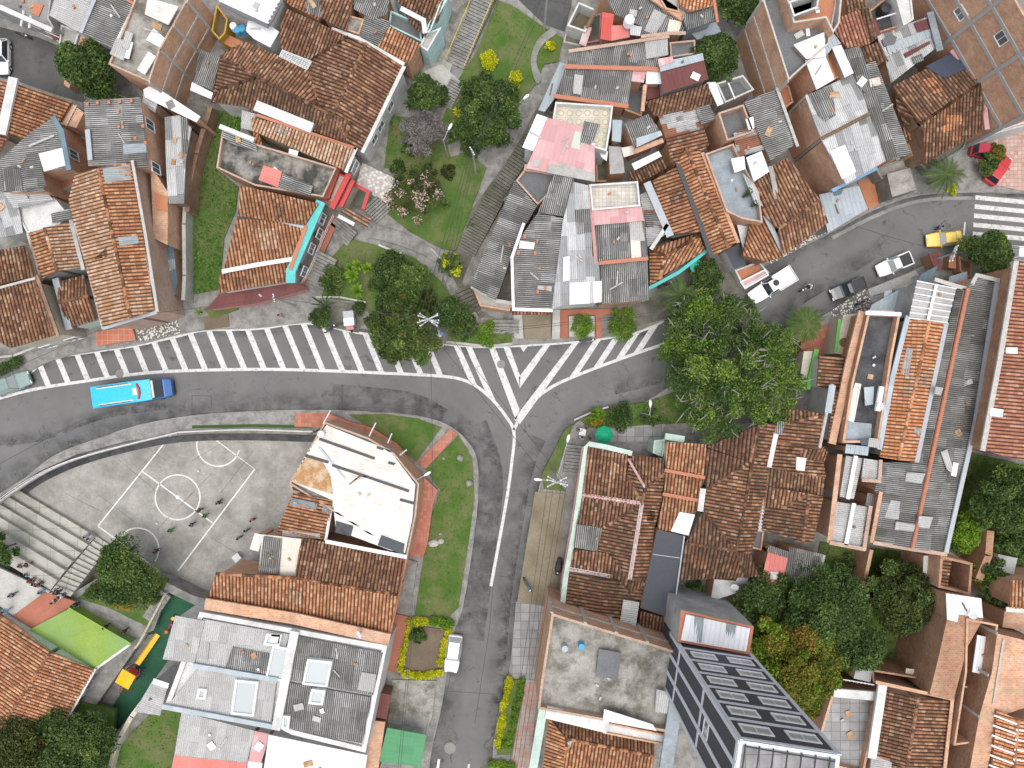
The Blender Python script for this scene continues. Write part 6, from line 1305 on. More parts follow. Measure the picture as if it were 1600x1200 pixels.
h.roof('cd', "1495,449 1512,451+ 1425,857+ 1366,845 1378,772 1366,768 1378,722 1432,722", 6); h.roof('cd', "1512,451+ 1523,430 1558,438 1530,590 1520,660 1478,864 1425,857+", 6); h.ridge("1512,451+ 1425,857+", 'terracotta trim', r=.2)
for p, k in (("1417,738 1446,740 1440,756 1414,752",'cl'),("1404,762 1416,762 1408,800 1396,796",'cg'),("1400,815 1430,820 1428,830 1398,828",'cl'),("1450,752 1472,756 1468,776 1446,774",'cg'),("1436,806 1458,808 1452,826 1434,824",'cl'),("1500,502 1524,508 1522,522 1498,518",'cl'),("1496,528 1536,540 1534,548 1494,540",'cl'),("1380,780 1408,784 1404,812 1378,808",'cl'),("1456,720 1478,728 1470,746 1454,744",'cg'),("1462,604 1474,606 1470,618 1460,616",'cl'),("1500,520 1522,524 1520,530 1498,528",'cc')): h.patch(k, p, 6, .1)
h.patch('cl', "1470,706 1480,702 1494,744 1480,734", 70, .35, 'loose_sheet'); h.patch('tarp white', "1490,722 1498,724 1494,745 1486,743", 0, .4, 'white_sheet'); h.beam('gutter grey', "1558,440 1524,660 1478,862", 7.2, .45, .2); h.beam('brick pale', "1366,848 1425,858 1478,866", 7.3, .4); h.beam('pale concrete', "1462,437 1494,447 1514,452 1526,430 1560,438", 7.4, .4); h.beam('brick', "1376,770 1362,846", 7.2, .4); h.done()
h = H('tall brick sided house with orange red tile roof at the right edge', 10.0, 'brick brown', 1.0)
h.roof('tr', "1588,408 1700,420 1700,740 1600,720 1535,704 1556,600", 5, inset=.4); h.beam('mortar', "1587,410 1562,560 1535,702", 10.1, .5, .2); h.patch('white sheet', "1572,543 1590,543 1590,553 1572,552", 0, .3, 'white_patch'); h.patch('cw', "1548,637 1568,640 1566,652 1546,650", 5, .3); h.done()
h = H('brick terrace house with mossy slab, blue drums and banded brick wall', 10.0, 'brick')
h.flat('stained concrete', "862,958 1064,1020 1050,1146 1020,1140 840,1108 846,1060", 10.0, .9, 'brick pale', .25); h.frame("862,958 1064,1020", 10, 4.5, (.0, .26, .5, .74, 1.0), (7.6,), 'mortar', -.06, .35); h.patch('grey slab', "936,1014 971,1020 965,1062 931,1056", 0, .7, 'raised_slab'); h.patch('cl', "1026,1077 1049,1082 1046,1116 1023,1113", 98, .8)
h.beam('plaster white', "858,1113 944,1134", 9.6, 1.2, .4); h.patch('cw', "944,1108 1020,1132 1026,1142 942,1126", 14, z=10.2); h.beam('blue grey slab', "1064,1042 1040,1200", 9.8, 1.3, .4); h.flat('plaster white', "944,1128 1050,1150 1044,1166 942,1146", 8.4, .2); h.done()
def barrels2():
    for i, (x, y, m_) in enumerate(((883,1014,'blue grey sheet'),(909,1011,'tank blue'))): barrel(('pale blue drum on the mossy terrace, left one', 'bright blue drum on the mossy terrace, right one')[i], x, y, 9.1, m_, .33, .9)
barrels2()
h = H('tiled house at the bottom below the mossy terrace with cream edge wall', 5.6, 'plaster cream', 1.2)
h.roof('tm', "862,1120 1022,1150 1022,1180+ 886,1154+", 97); h.roof('to', "858,1122 886,1154+ 874,1260 846,1260 850,1180", 8); h.roof('to', "886,1154+ 1022,1182+ 1012,1270 874,1270", 97); h.ridge("886,1154+ 1022,1181+"); h.ridge("886,1154+ 878,1230"); h.beam('plaster mint', "848,1112 826,1240", 5.4, .9, .3); h.beam('blue grey sheet', "890,1160@1.2 912,1200", 5.6, .5); h.done()
# stair tower + striped block
h = H('stair tower with terracotta rim and white roof with two grey skylights', 11.5, 'plaster grey')
h.flat('terracotta trim', "1064,953 1178,979 1171,1023 1059,1003", 11.5, 0); h.sheets.clear(); h.roof('cw', "1072,960 1172,982 1166,1018 1064,1000", 99, 11.75, wall=False)
h.patch('sk', "1086,963 1100,966 1096,1004 1082,1002", 99, .12); h.patch('sk', "1136,974 1150,977 1144,1014 1130,1011", 99, .12); h.sheets.clear(); h.done()
BZ = 31.0
h = H('dark grey apartment block with pale grid lines and white windows', BZ, 'facade dark', cat='apartment block', name='apartment_block')
h.flat('grey flagstones', "1155,1156 1313,1180 1300,1300 1138,1275", BZ, .6, 'facade line', .3)
e1 = "1155,1156 1313,1180"; e2 = "1155,1156 1138,1275"
a_, d_, L_, n_ = h.face(e1, BZ, 0); zs = [BZ-.5-3.0*k for k in range(1, 7)]
h.frame(e1, BZ, 8, (.012, .988), [BZ-.3]+[z for z in zs], 'facade line', -.02, .36)
h.frame(e2, BZ, 8, (.02, .34, .67, .98), [BZ-.3]+[z for z in zs[2::3]], 'facade line', -.02, .4)
for k, z in enumerate(zs): h.win(e1, BZ, [(.26, z+1.45), (.74, z+1.45)], (2.4, 1.35), 0, pane='pale glass', t_=.17)
for z in zs[:2]: h.win(e1, BZ, [(.5, z-8)], (.1, .1), 0) if False else None
h.win(e2, BZ, [(.5, BZ-7.5)], (1.4, 1.3), 0)
gm = MB()
for i in range(7): 
    p0 = W(1165+22*i, 1163+3.4*i, BZ+.1); p1 = W(1158+22*i, 1215+3.4*i, BZ+.1); gm.tube([p0, p1], .06, 4)
gm.tube([W(1163,1166,BZ+.1), W(1305,1190,BZ+.1)], .06, 4); gm.build('roof_grid', 'rail dark', h.root); h.done()
# right side brick houses
h = H('brick house with tiled strip and deep open shaft, right', 6.5, 'brick')
h.flat('plaster white', "1443,868 1470,870 1464,922 1442,922", 5.0, 0); h.roof('tm', "1472,872 1486,875 1479,918 1466,914", 8, 6.0); h.flat('dark slab', "1470,868 1520,880 1516,930 1466,918", 7.2, 4.5, 'brick brown', .25); h.done()
h = H('tall narrow brick house with pale sheet roof near the right edge', 8.4, 'brick brown')
h.roof('cw', "1478,927 1533,935 1536,966 1498,960 1496,972 1480,968", 93, 8.6, inset=.1); h.flat('brick brown', "1480,966 1497,960 1536,968 1512,1010 1490,1094 1452,1086 1466,1030", 8.0, 0); h.flat('stained concrete', "1510,966 1560,976 1546,1060 1528,1160 1490,1165 1508,1050", 8.2, 5.0, 'brick', .2); h.roof('cw', "1527,992 1549,997 1542,1055 1519,1050", 98, 7.4); h.beam('plaster white', "1460,968 1452,1046", 5.0, .8); h.done()
for nm, pts, z in (('long brick party wall house with cement capping at the lower right', "1558,990 1640,1010 1640,1104 1600,1106 1560,1120 1530,1260 1505,1260 1530,1120 1550,1050", 9.0),):
    h = H(nm, z, 'brick brown'); h.flat('brick', pts, z, 0); h.beam('mortar', "1568,1000 1552,1100", z+.05, .2, .06); h.frame("1558,990 1530,1120", z, 0, (0, .5, 1), (5,), 'mortar'); h.done()
h = H('orange roof house with white rows of mortar at the lower right corner', 8.0, 'brick', .8)
h.roof('tb', "1556,1108 1590,1124+ 1578,1260+ 1544,1260", 10, 9.2); h.roof('tb', "1590,1124+ 1680,1140 1680,1260 1578,1260+", 10, 9.2)
for k in range(9): h.beam('white sheet', "%g,%g %g,%g@.8" % (1554-1.6*k, 1118+15.5*k, 1588-1.4*k, 1131+15.5*k), 9.35, .18, .05)
for k in range(8): h.beam('white sheet', "%g,%g@.8 1660,%g" % (1588-1.4*k, 1140+15.5*k, 1152+15.5*k), 9.35, .18, .05)
h.done()
h = H('small orange tiled house with white eave at the right edge', 7.0, 'brick')
h.roof('to', "1578,906 1680,906 1680,954 1576,950", 92, inset=.3); h.beam('plaster white', "1574,952 1680,960", 7.0, .5); h.flat('brick', "1570,955 1640,962 1640,990 1566,980", 5.4, 0); h.flat('plaster grey', "1560,866 1590,872 1584,898 1556,890", 4.0, 0); h.done()
h = H('brown tiled gabled house with whitewashed left parapet at the lower right', 7.2, 'brick', .9)
h.roof('tm', "1384,1078 1434,1089+ 1416,1200+ 1366,1180 1372,1110", 8); h.roof('tm', "1434,1089+ 1488,1094 1472,1200 1416,1200+", 8); h.ridge("1434,1089+ 1416,1200+"); h.beam('plaster white', "1378,1074 1362,1180", 7.5, .9, .3); h.roof('cl', "1362,1180 1394,1186 1390,1250 1354,1250", 8, 7.0); h.roof('tm', "1394,1188 1472,1200 1466,1260 1388,1260", 8, 6.6); h.beam('brick', "1370,1066 1488,1092 1476,1200", 7.6, .35); h.done()
h = H('grey paved roof terrace beside the autumn coloured tree', 6.0, 'brick')
h.flat('grey flagstones', "1300,1084 1374,1090 1350,1210 1268,1190", 6.4, .8, 'brick', .25); h.beam('plaster white', "1306,1082 1376,1088", 6.6, .9, .3); h.flat('plaster grey', "1340,1036 1364,1040 1360,1066 1334,1060", 6.0, 0); h.done()
rl = empty('railing', W(1308, 1070, 6.6), 'short white railing on the terrace by the autumn coloured tree', 'railing'); rl['org'] = list(W(1308,1070,6.6))
for k in range(10): m_ = MB(); q = W(1310+6*k, 1062+1*k, 7.4); m_.tube([q, q+Vector((0,-.1,-.9))], .035, 4); m_.build('baluster', 'railing white', rl)
m_ = MB(); m_.tube([W(1308,1060,7.5), W(1366,1070,7.5)], .05, 5); m_.build('rail', 'railing white', rl)
h = H('cluttered brick light well with scrap wood between the trees and gabled house', 3.8, 'brick brown')
h.flat('yard earth', "1362,1046 1460,1062 1466,1086 1364,1066", 5.2, 3.5, 'brick', .2); h.roof('cc', "1416,1044 1460,1050 1458,1064 1414,1056", 95, 4.6, wall=False); h.done()
h = H('narrow green stained tank yard between brick walls, lower right', 5.0, 'brick brown')
h.flat('yard earth', "1500,1070 1522,1074 1516,1160 1488,1156", 6.2, 4.0, 'pale concrete', .2); h.roof('cl', "1482,1166 1504,1168 1500,1240 1474,1240", 95, 5.0); h.done()
wall_thing('brown brick garden wall between the two small lawns', "1362,860 1352,905 1342,935", 3.4, 'brick', .4); wall_thing('brick garden wall beside the lime green tree at the right', "1548,830 1545,868 1530,905", 4.0, 'brick brown', .8)
wall_thing('concrete wall with cream top along the playground bottom', "228,1090 205,1120 180,1165 165,1230", 1.2, 'plaster cream', .5)
# ------------------------------------------------------------ lawns, paths, stairs of the park
lawn('park_lawn', "690,250 730,238 760,262 735,330 712,392 690,388 640,362 600,330 606,282 640,262", .35)
lawn('park_lawn', "778,0 800,8 850,42 880,60 872,96 850,100 838,130 790,190 700,225 690,190 712,130 745,80", .35)
lawn('park_lawn', "545,372 600,386 648,402 690,440 716,486 700,505 640,520 590,505 560,472 500,465 498,440 520,400", .35)
lawn('corner_lawn', "545,648 600,647 652,654 690,668 650,722 622,698 585,672", .30, dens=22); lawn('corner_lawn', "664,734 716,680 738,716 741,780 730,862 716,950 700,966 648,960 662,870 676,800 688,766", .30, dens=22)
lawn('grass_triangle', "896,662 884,700 868,742 884,768 850,764 846,742 862,712 882,672", .3, dens=22)
lawn('wild_yard', "324,168 382,180 372,208 345,214 336,262 372,292 368,330 350,372 342,452 292,462 280,400 281,330 308,262 322,210", .3, dens=40, size=.16, mat='weed blade', tall=.5, blade='weeds', lab='dense bright green weeds filling the walled yard')
lawn('small_lawn', "1282,846 1346,856 1336,930 1268,916", .3, dens=30, size=.12, mat='weed blade', tall=.2, blade='lawn_weeds', lab='rough green grass in the left walled lawn'); lawn('small_lawn', "1362,856 1440,866 1440,930 1345,935", .3, dens=30, size=.12, mat='weed blade', tall=.2, blade='lawn_weeds', lab='rough green grass in the right walled lawn')
lawn('orchard_ground', "1488,700 1660,740 1660,900 1520,880 1480,860", .3, dens=20, size=.16, mat='leaf dark', tall=.4, blade='undergrowth', lab='dark undergrowth beneath the trees at the right edge')
lawn('garden_ground', "1172,905 1340,925 1470,930 1450,1060 1300,1090 1180,1010", .3, dens=16, size=.16, mat='leaf dark', tall=.4, blade='undergrowth', lab='dark undergrowth beneath the lower right trees')
lawn('playground_bank', "255,1095 330,1112 300,1230 150,1230 200,1150", .3, dens=16, size=.12, blade='patchy_grass', lab='worn patchy grass beside the playground')
lawn('corner_garden', "0,1110 100,1090 180,1110 170,1230 -20,1230", .3, dens=12, blade='patchy_grass', lab='grass beneath the trees at the bottom left corner')
lawn('slope_garden', "152,905 200,893 262,905 232,980 170,950 122,935", .2, dens=16, blade='patchy_grass', lab='grass around the bushes above the playground')
lawn('shaded_garden', "610,180 690,190 705,250 640,262 600,262", .3, dens=14, size=.14, mat='leaf dark', tall=.3, blade='ground_cover', lab='dark ground cover beneath the bare grey tree')
lawn('hedge_garden', "792,1062 822,1062 800,1180 776,1180", .3, dens=10, blade='patchy_grass', lab='grass inside the yellow hedge strip right of the lower street')
lawn('verge', "1010,470 1105,430 1160,470 1210,505 1290,500 1262,560 1150,600 1010,560", .28, dens=1, blade='verge_grass', lab='sparse grass on the verge under the big tree') if False else None
lawn('shrub_bed', "700,505 745,512 800,516 800,534 760,538 700,532", .4, dens=22, mat='leaf mid', size=.13, tall=.3, blade='ground_cover', lab='low green shrubs behind the kerb left of the V hatching')
lawn('bank', "905,655 960,636 1010,628 1060,610 1160,590 1100,660 1010,664 960,668 918,668", .25, dens=22, size=.13, mat='leaf dark', tall=.25, blade='ground_cover', lab='shaded ground cover along the road below the big tree')
lawn('verge', "318,482 372,462 372,484 330,498", .3, dens=24, blade='weeds', mat='weed blade', lab='weedy patch by the pavement below the walled yard')
slab('park_path', S(smooth_px("590,352 640,368 690,400 716,450 748,496 728,498 700,452 680,410 632,386 584,372", 3)), .4, 'pavement')
slab('park_path', S(smooth_px("862,44 840,62 829,96 838,130 846,120 838,98 846,72 870,52", 3)), .42, 'concrete')
slab('cement_yard', "688,28 716,-10 752,-10 722,60 700,120 672,134 660,112 672,80", .3, 'stained concrete'); slab('pale_terrace', "648,118 690,100 720,128 712,138 690,150 660,130", .45, 'pale concrete')
slab('path', "486,505 500,468 560,474 572,486 560,520", .18, 'yard earth'); slab('pavement_corner', "800,300 760,330 738,400 722,440 742,480 770,495 700,500 690,440 720,350 780,268 800,240 838,170 880,110 890,130 870,160 830,240", .2, 'yard earth')
slab('alley', "1010,470 1060,430 1105,400 1150,425 1165,455 1110,470 1040,498 990,512 950,500 985,478", .2, 'yard earth')
slab('dirt_bed', "836,768 885,772 868,950 808,940", .25, 'dry bed'); slab('footpath', "886,700 912,690 905,740 895,800 874,900 868,975 850,965 872,860 886,776", .2, 'concrete')
slab('check_pavement', "812,1060 842,1064 822,1240 796,1240", .22, 'check pavement'); slab('tiled_pavement', "806,940 862,946 838,1062 798,1058", .2, 'grey flagstones')
slab('red_floor', "20,962 70,925 118,940 100,955 46,985", 1.34, 'red floor'); slab('plaza', "-60,862 0,888 82,926 62,945 20,962 -10,940 -60,910", 1.3, 'pale concrete') 
slab('playground_path', "122,935 205,985 262,925 240,985 222,992 203,1004 110,950", .15, 'concrete'); slab('playground_path', "224,994 242,990 166,1122 132,1112 182,1026", -1.12, 'concrete')
slab('pavement_apron', "950,640 1010,632 1040,660 1030,690 930,690 925,668", .2, 'grey flagstones')
slab('pebble_pavement', "1298,486 1352,450 1362,476 1354,490 1318,495 1306,506", .22, 'pebble floor'); slab('driveway', "1356,452 1430,423 1444,438 1420,448 1410,470 1366,482", .24, 'pale concrete'); slab('front_garden_paving', "1250,520 1298,505 1312,512 1298,556 1240,560", .2, 'red brick paving')
slab('red_grid_terrace', "148,519 206,509 212,531 150,541", .5, 'red grid floor'); slab('soil_pit', "318,495 356,486 358,510 320,516", .25, 'soil'); slab('pebble_strip', "212,505 275,495 282,520 240,530 216,534", .2, 'pebble floor')
def stairs(label, c0, c1, width, n, z0, z1, mat='pavement', name='stairs', rails=None):
    """c0,c1: photo points of the low and high end"""
    a, b = W(*c0), W(*c1); d = (b-a); L = d.length; d.normalize(); s_ = Vector((-d.y, d.x, 0))*width/2; root = empty(name, a, label, 'stairs'); root['org'] = list(a)
    for k in range(n):
        z = z0+(z1-z0)*(k+1)/n; p, q = a+d*(L*k/n), a+d*(L*(k+1)/n-.06); mb = MB(); mb.prism([p-s_, q-s_, q+s_, p+s_], -.05, z); mb.build('step', mat, root)
    if rails:
        for sg in (-1, 1):
            mb = MB(); mb.tube([a+s_*sg*1.02+Vector((0,0,z0+.9)), b+s_*sg*1.02+Vector((0,0,z1+.9))], .045, 5); mb.build('handrail', rails, root)
            for k in range(7):
                t = k/6; q = a.lerp(b, t)+s_*sg*1.02; mb = MB(); z = z0+(z1-z0)*t; mb.tube([q, q+Vector((0,0,z+.9))], .03, 4); mb.build('rail_post', rails, root)
stairs('long stairs with yellow handrails at the top of the park', (712,104), (765,-10), 2.2, 26, .3, 1.6, 'pavement', rails='railing yellow')
stairs('dark stairs beside the bare grey tree', (695,168), (716,130), 1.6, 10, .3, .9); stairs('long dark stair path beside the slanting grey roof', (728,395), (775,310), 2.2, 22, .3, 1.4, 'yard earth')
stairs('dark stair path between park lawn and pink roof', (775,305), (858,180), 1.8, 30, .3, 1.6, 'yard earth')
stairs('steps along the railing below the teal walled house', (482,466), (515,400), 2.6, 14, .2, 1.2); stairs('short steps below the sloping tile canopy', (528,372), (545,352), 3.0, 6, .3, .9); stairs('steps beside the flowering tree', (600,340), (580,318), 2.2, 7, .3, .9)
stairs('curved brown steps right of the round bush', (745,500), (722,450), 1.8, 9, .2, .9, 'yard earth'); stairs('wide steps at the kerb under the red tile ledge', (790,532), (790,500), 3.0, 6, .15, .8)
stairs('steps down the side of the playground', (232,968), (262,925), 1.4, 6, .15, .5); stairs('steps beside the corner house with the pink edge', (893,742), (898,694), 2.0, 9, .2, .8)
fence('low white kerb edging along the park path', "592,383 604,388 628,397", .3, .25, 'plaster white', 3, name='edging', base=('plaster white', .25)); fence('thin rusty kerb rail beside the curving park path', "673,388 688,404", .3, .3, 'mortar', 3, name='edging', base=('mortar', .15))
wall_thing('low curved white edging wall around the park bed near the parked cart', "494,464 530,464 571,472", .6, 'pale concrete', .2); wall_thing('low stone kerb wall under the round green bush', "698,534 760,541 800,537", .4, 'pale concrete', .25); wall_thing('low pale kerb wall by the blue manhole at the street corner', "898,656 925,644 950,636", .5, 'pale concrete', .2)
# ------------------------------------------------------------ trees and shrubs
tree('very large feathery green tree with bare grey branches beside the road, right of centre', 1143, 574, 119, 9.5, 'leaf mid', 52000, .125, lumps=110, bare=.35, sr=.13, mat2='leaf lime', n2=.12)
tree('upper lobe of bright foliage leaning over the white road line', 1095, 512, 62, 7.0, 'leaf mid', 14000, .125, lumps=64, sr=.2, mat2='leaf lime')
tree('large dense green tree over the white hatching left of centre', 626, 515, 56, 7.5, 'leaf mid', 22000, .15, lumps=64, sr=.19, mat2='leaf olive')
tree('bright green tree above the large dense tree in the park', 638, 445, 32, 5, 'leaf mid', 7000, .14); tree('dark green bushy tree in the middle of the park lawn', 612, 425, 30, 4, 'leaf dark', 6000, .14, mat2='leaf mid')
bush('round feathery light green bush beside the park steps', 520, 436, 21, 2.2, 'leaf mid', 3000, .10); tree('large dark green tree in the upper park beside the lawn', 762, 172, 56, 7.5, 'leaf dark', 20000, .14, lumps=64, sr=.2, mat2='leaf mid')
tree('bare grey twiggy tree below the white house front', 660, 207, 37, 5, 'twig grey', 9000, .09, lumps=48, bare=.3, sr=.2); tree('dark leafy tree at the corner of the large hipped house', 662, 148, 26, 4, 'leaf dark', 5000, .14, mat2='leaf mid')
tree('flowering tree with pale pink blossoms beside the pebble terrace', 652, 300, 46, 4.5, 'leaf olive', 6500, .11, lumps=54, sr=.15, mat2='flower', n2=.16); tree('small yellow green tree at the lower end of the park stairs', 705, 412, 20, 3.2, 'leaf mid', 2500, .12, mat2='leaf yellow')
tree('dark shrubby tree below the crossarm pole wires', 705, 490, 28, 3.5, 'leaf dark', 5000, .13, mat2='leaf mid')
bush('round bright yellow shrub in the upper park, the larger one', 764, 93, 16, 1.8, 'leaf yellow', 2600, .09); bush('small yellow shrub beside the curving cement path near the top street', 860, 72, 8.5, 1.3, 'leaf yellow', 1100, .09); bush('yellow green shrub beside the large dark park tree', 805, 122, 12, 1.5, 'leaf yellow', 1600, .09)
bush('clipped round bright green bush behind the kerb left of the V hatching', 759, 523, 17, 1.7, 'leaf lime', 3200, .08); bush('small lime bush left of the clipped round one', 722, 519, 14, 1.4, 'leaf mid', 1500, .1)
tree('spiky dark green conifer like tree by the side street at the upper left', 140, 112, 52, 7, 'leaf dark', 15000, .16, lumps=48, squash=.6, yaw=-.6, mat2='leaf mid', sr=.27)
tree('dark round tree beside the maroon roof', 1122, 90, 36, 6, 'leaf dark', 11000, .14, sr=.27); tree('dark tree cut by the top edge near the orange tiled house', 1152, 8, 34, 6, 'leaf dark', 8000, .15)
bush('dense square clipped green bush in the planter before the front row house', 909, 509, 18, 1.7, 'leaf lime', 3600, .08); bush('bright green shrub beside the planter, near the hatching end', 972, 505, 25, 2.0, 'leaf lime', 3600, .1, mat2='leaf mid')
tree('dark mixed foliage below the teal fascia house', 1105, 432, 26, 3.5, 'leaf dark', 4500, .13, mat2='leaf mid'); 
palm('dark palm half hidden at the upper left of the big tree', 1062, 462, 38, 4, fronds=16); palm('bushy green palm beside the pebble pavement', 1258, 506, 36, 3.2, 'leaf mid', fronds=46, droop=.5, wide=.2)
tree('round green tree by the zebra crossing at the right edge', 1543, 395, 36, 5.5, 'leaf mid', 10000, .14, mat2='leaf dark')
palm('feathery palm by the bend at the upper right', 1478, 272, 40, 3.5, 'leaf dark', fronds=22); bush('round multi coloured shrub between the two red cars', 1556, 240, 14, 2.6, 'leaf autumn', 2200, .1); bush('bright green shrub beside the red cars', 1542, 256, 18, 2.4, 'leaf mid', 2600, .1); bush('yellow flowering strip of shrub at the bend', 1488, 295, 9, 1, 'leaf yellow', 700, .1)
tree('wide dark green tree at the right edge below the orange red roof', 1572, 780, 52, 7.5, 'leaf dark', 20000, .15, lumps=54, mat2='leaf mid', sr=.21); bush('lime green tree beside the long warehouse', 1503, 830, 27, 4.5, 'leaf lime', 6500, .12)
tree('leafy green tree near the right edge below the wide dark tree', 1580, 850, 28, 5, 'leaf mid', 7000, .14); tree('lime and dark tree beside the brick shaft house', 1548, 892, 26, 5, 'leaf dark', 5500, .14, mat2='leaf lime'); tree('dark tree beside the small orange tiled roof at the right edge', 1560, 928, 24, 5, 'leaf dark', 5000, .14)
tree('dark green tree behind the brown hipped houses, leftmost of the lower right group', 1192, 935, 40, 6.5, 'leaf dark', 9000, .15); tree('wide dark green tree in the middle of the lower right group', 1288, 955, 76, 8.5, 'leaf dark', 28000, .15, lumps=70, mat2='leaf mid', n2=.15, sr=.19)
tree('olive green tree beside the white walled lane, lower right group', 1412, 930, 56, 7.5, 'leaf olive', 17000, .15, lumps=54, mat2='leaf dark', sr=.21); tree('dark tree at the lower right end of the group beside the light well', 1336, 1008, 46, 7.5, 'leaf dark', 11000, .15)
tree('autumn coloured yellow and rust tree beside the dark apartment block', 1238, 1036, 80, 10, 'leaf autumn', 36000, .15, lumps=80, sr=.17, mat2='leaf lime', n2=.18)
tree('dark green tree above the playground with a yellow bush beneath', 196, 898, 52, 4.5, 'leaf mid', 18000, .14, lumps=48, squash=.75, yaw=-.5, mat2='leaf dark'); bush('orange yellow croton bush beside the playground tree', 198, 936, 17, 2.5, 'leaf orange', 2200, .1)
tree('dark tree covering the bottom left corner', 118, 1158, 58, 5, 'leaf dark', 15000, .15, mat2='leaf mid'); tree('dark tree cut by the left edge of the picture at the bottom', 30, 1178, 62, 5, 'leaf olive', 14000, .15); tree('green tree cut by the left edge beside the bleachers', -2, 858, 26, 5, 'leaf mid', 5000, .14)
tree('small leafy tree by the red kerb beside the motorcycle', 502, 496, 17, 3, 'leaf dark', 2500, .12); bush('dark speckled bush inside the yellow hedge square', 653, 993, 13, 1.6, 'leaf dark', 1600, .11, mat2='leaf mid'); bush('dark shrubs behind the kerb at the street corner', 965, 652, 22, 1.6, 'leaf dark', 2500, .11); bush('lime shrub behind the kerb by the green parasol', 932, 650, 14, 1.5, 'leaf lime', 1600, .1, mat2='leaf orange')
for i, (x, y, r) in enumerate(((560,415,12),(552,432,14),(575,420,11),(560,455,14),(548,420,9))): banana(('topmost','leftmost large','rightmost','lowest','smallest')[i]+' pale green rosette plant of the clump in the park bed', x, y, r, 2.0, 'leaf lime', 11, 'rosette_plant', .16, 'rosette plants in the park bed')
for i, (x, y, r) in enumerate(((712,200,13),(722,210,12),(702,215,12))): banana(('left','right','lower')[i]+' broad leaved plant of three below the yellow agave', x, y, r, 1.8, 'leaf mid', 8, group='broad leaved plants below the agave')
banana('yellow striped agave rosette beside the large dark park tree', 717, 177, 12, 1.2, 'leaf yellow', 18, 'agave', .09); banana('upright grey green agave by the hipped house', 642, 165, 13, 1.6, 'leaf dark', 10, 'agave', .14); banana('single low leafy plant on the park lawn', 696, 320, 10, .9, 'leaf mid', 12, 'lawn_plant', .14)
banana('dark fan of long leaves behind the tricycle cart', 510, 478, 22, 3.2, 'leaf dark', 9, 'traveller_palm', .06); banana('small bright plant on the pavement edge', 313, 488, 7, 1.0, 'leaf lime', 10, 'potted_plant', .15)
banana('bright yellow weed on the mossy terrace', 1016, 1030, 5, 10.2, 'leaf yellow', 9, 'terrace_weed', .2) if False else None
for i, (x, y) in enumerate(((1160,307),(1155,313),(1168,327))): banana(('upper','left','lower spiky')[i]+' potted plant on the blue grey terrace', x, y, 6.5, 6.0, 'leaf mid', 9, 'potted_plant', .16, 'potted plants on the blue grey terrace')
hedge('yellow hedge along the top of the garden square by the parked car', "640,974 664,971", .9, .45, 'leaf yellow', 3000); hedge('lime part of the hedge at the top right of the garden square', "678,972 700,976", .95, .5, 'leaf lime', 2600); hedge('yellow hedge down the left side of the garden square', "640,982 632,1010 625,1048", .8, .32, 'leaf yellow', 2600)
hedge('yellow hedge down the right side of the garden square beside the car', "700,986 693,1012 688,1040", .8, .36, 'leaf yellow', 2600); hedge('yellow green hedge along the bottom of the garden square', "630,1052 655,1058 688,1052", .8, .42, 'leaf yellow', 3400)
hedge('yellow green hedge right of the lower street, left side', "796,1062 788,1100 778,1165", .8, .38, 'leaf yellow', 4200); hedge('yellow green hedge right of the lower street, right side', "816,1064 806,1110 794,1165 778,1168", .8, .36, 'leaf lime', 4000); hedge('yellow hedge at the very bottom right of the lower street', "768,1196 800,1200", .8, .45, 'leaf lime', 1800)
hedge('small dark shrub line beside the pavement stones at the lower left corner', "-5,578 12,572 24,565", 1.0, .55, 'leaf mid', 2200, .1)
def rock(label, px, py, r, h=.5, mat='rock', grp='rocks on the corner lawn'):
    c = W(px, py, .3); R = r*.073; mb = MB(); rr = [R*random.uniform(.75, 1.15) for _ in range(9)]; L = []
    for z, k in ((0,1),(.35,1.02),(.75,.75),(1,.3)): L.append([(c.x+rr[i]*k*math.cos(i*.698), c.y+rr[i]*k*math.sin(i*.698)*.8, .25+h*z*random.uniform(.9,1.1)) for i in range(9)])
    for a, b in zip(L, L[1:]):
        for i in range(9): mb.face([a[i], a[(i+1)%9], b[(i+1)%9], b[i]])
    mb.face(L[-1]); tag(mb.build('rock', mat, None, org=c), label, 'rock', grp)
rock('brown grey boulder near the top right of the corner lawn', 719, 716, 6); rock('pale boulder at the right edge of the corner lawn', 733, 755, 6.5, .6); rock('small pale stone left of the brown boulder', 693, 716, 3, .25); rock('cream stone of the pair at the lower left of the lawn', 677, 848, 8, .4, 'mortar'); rock('smaller stone beside the cream one on the lawn', 689, 846, 6, .35, 'mortar'); rock('small white stone above the cream pair', 688, 834, 3, .25)

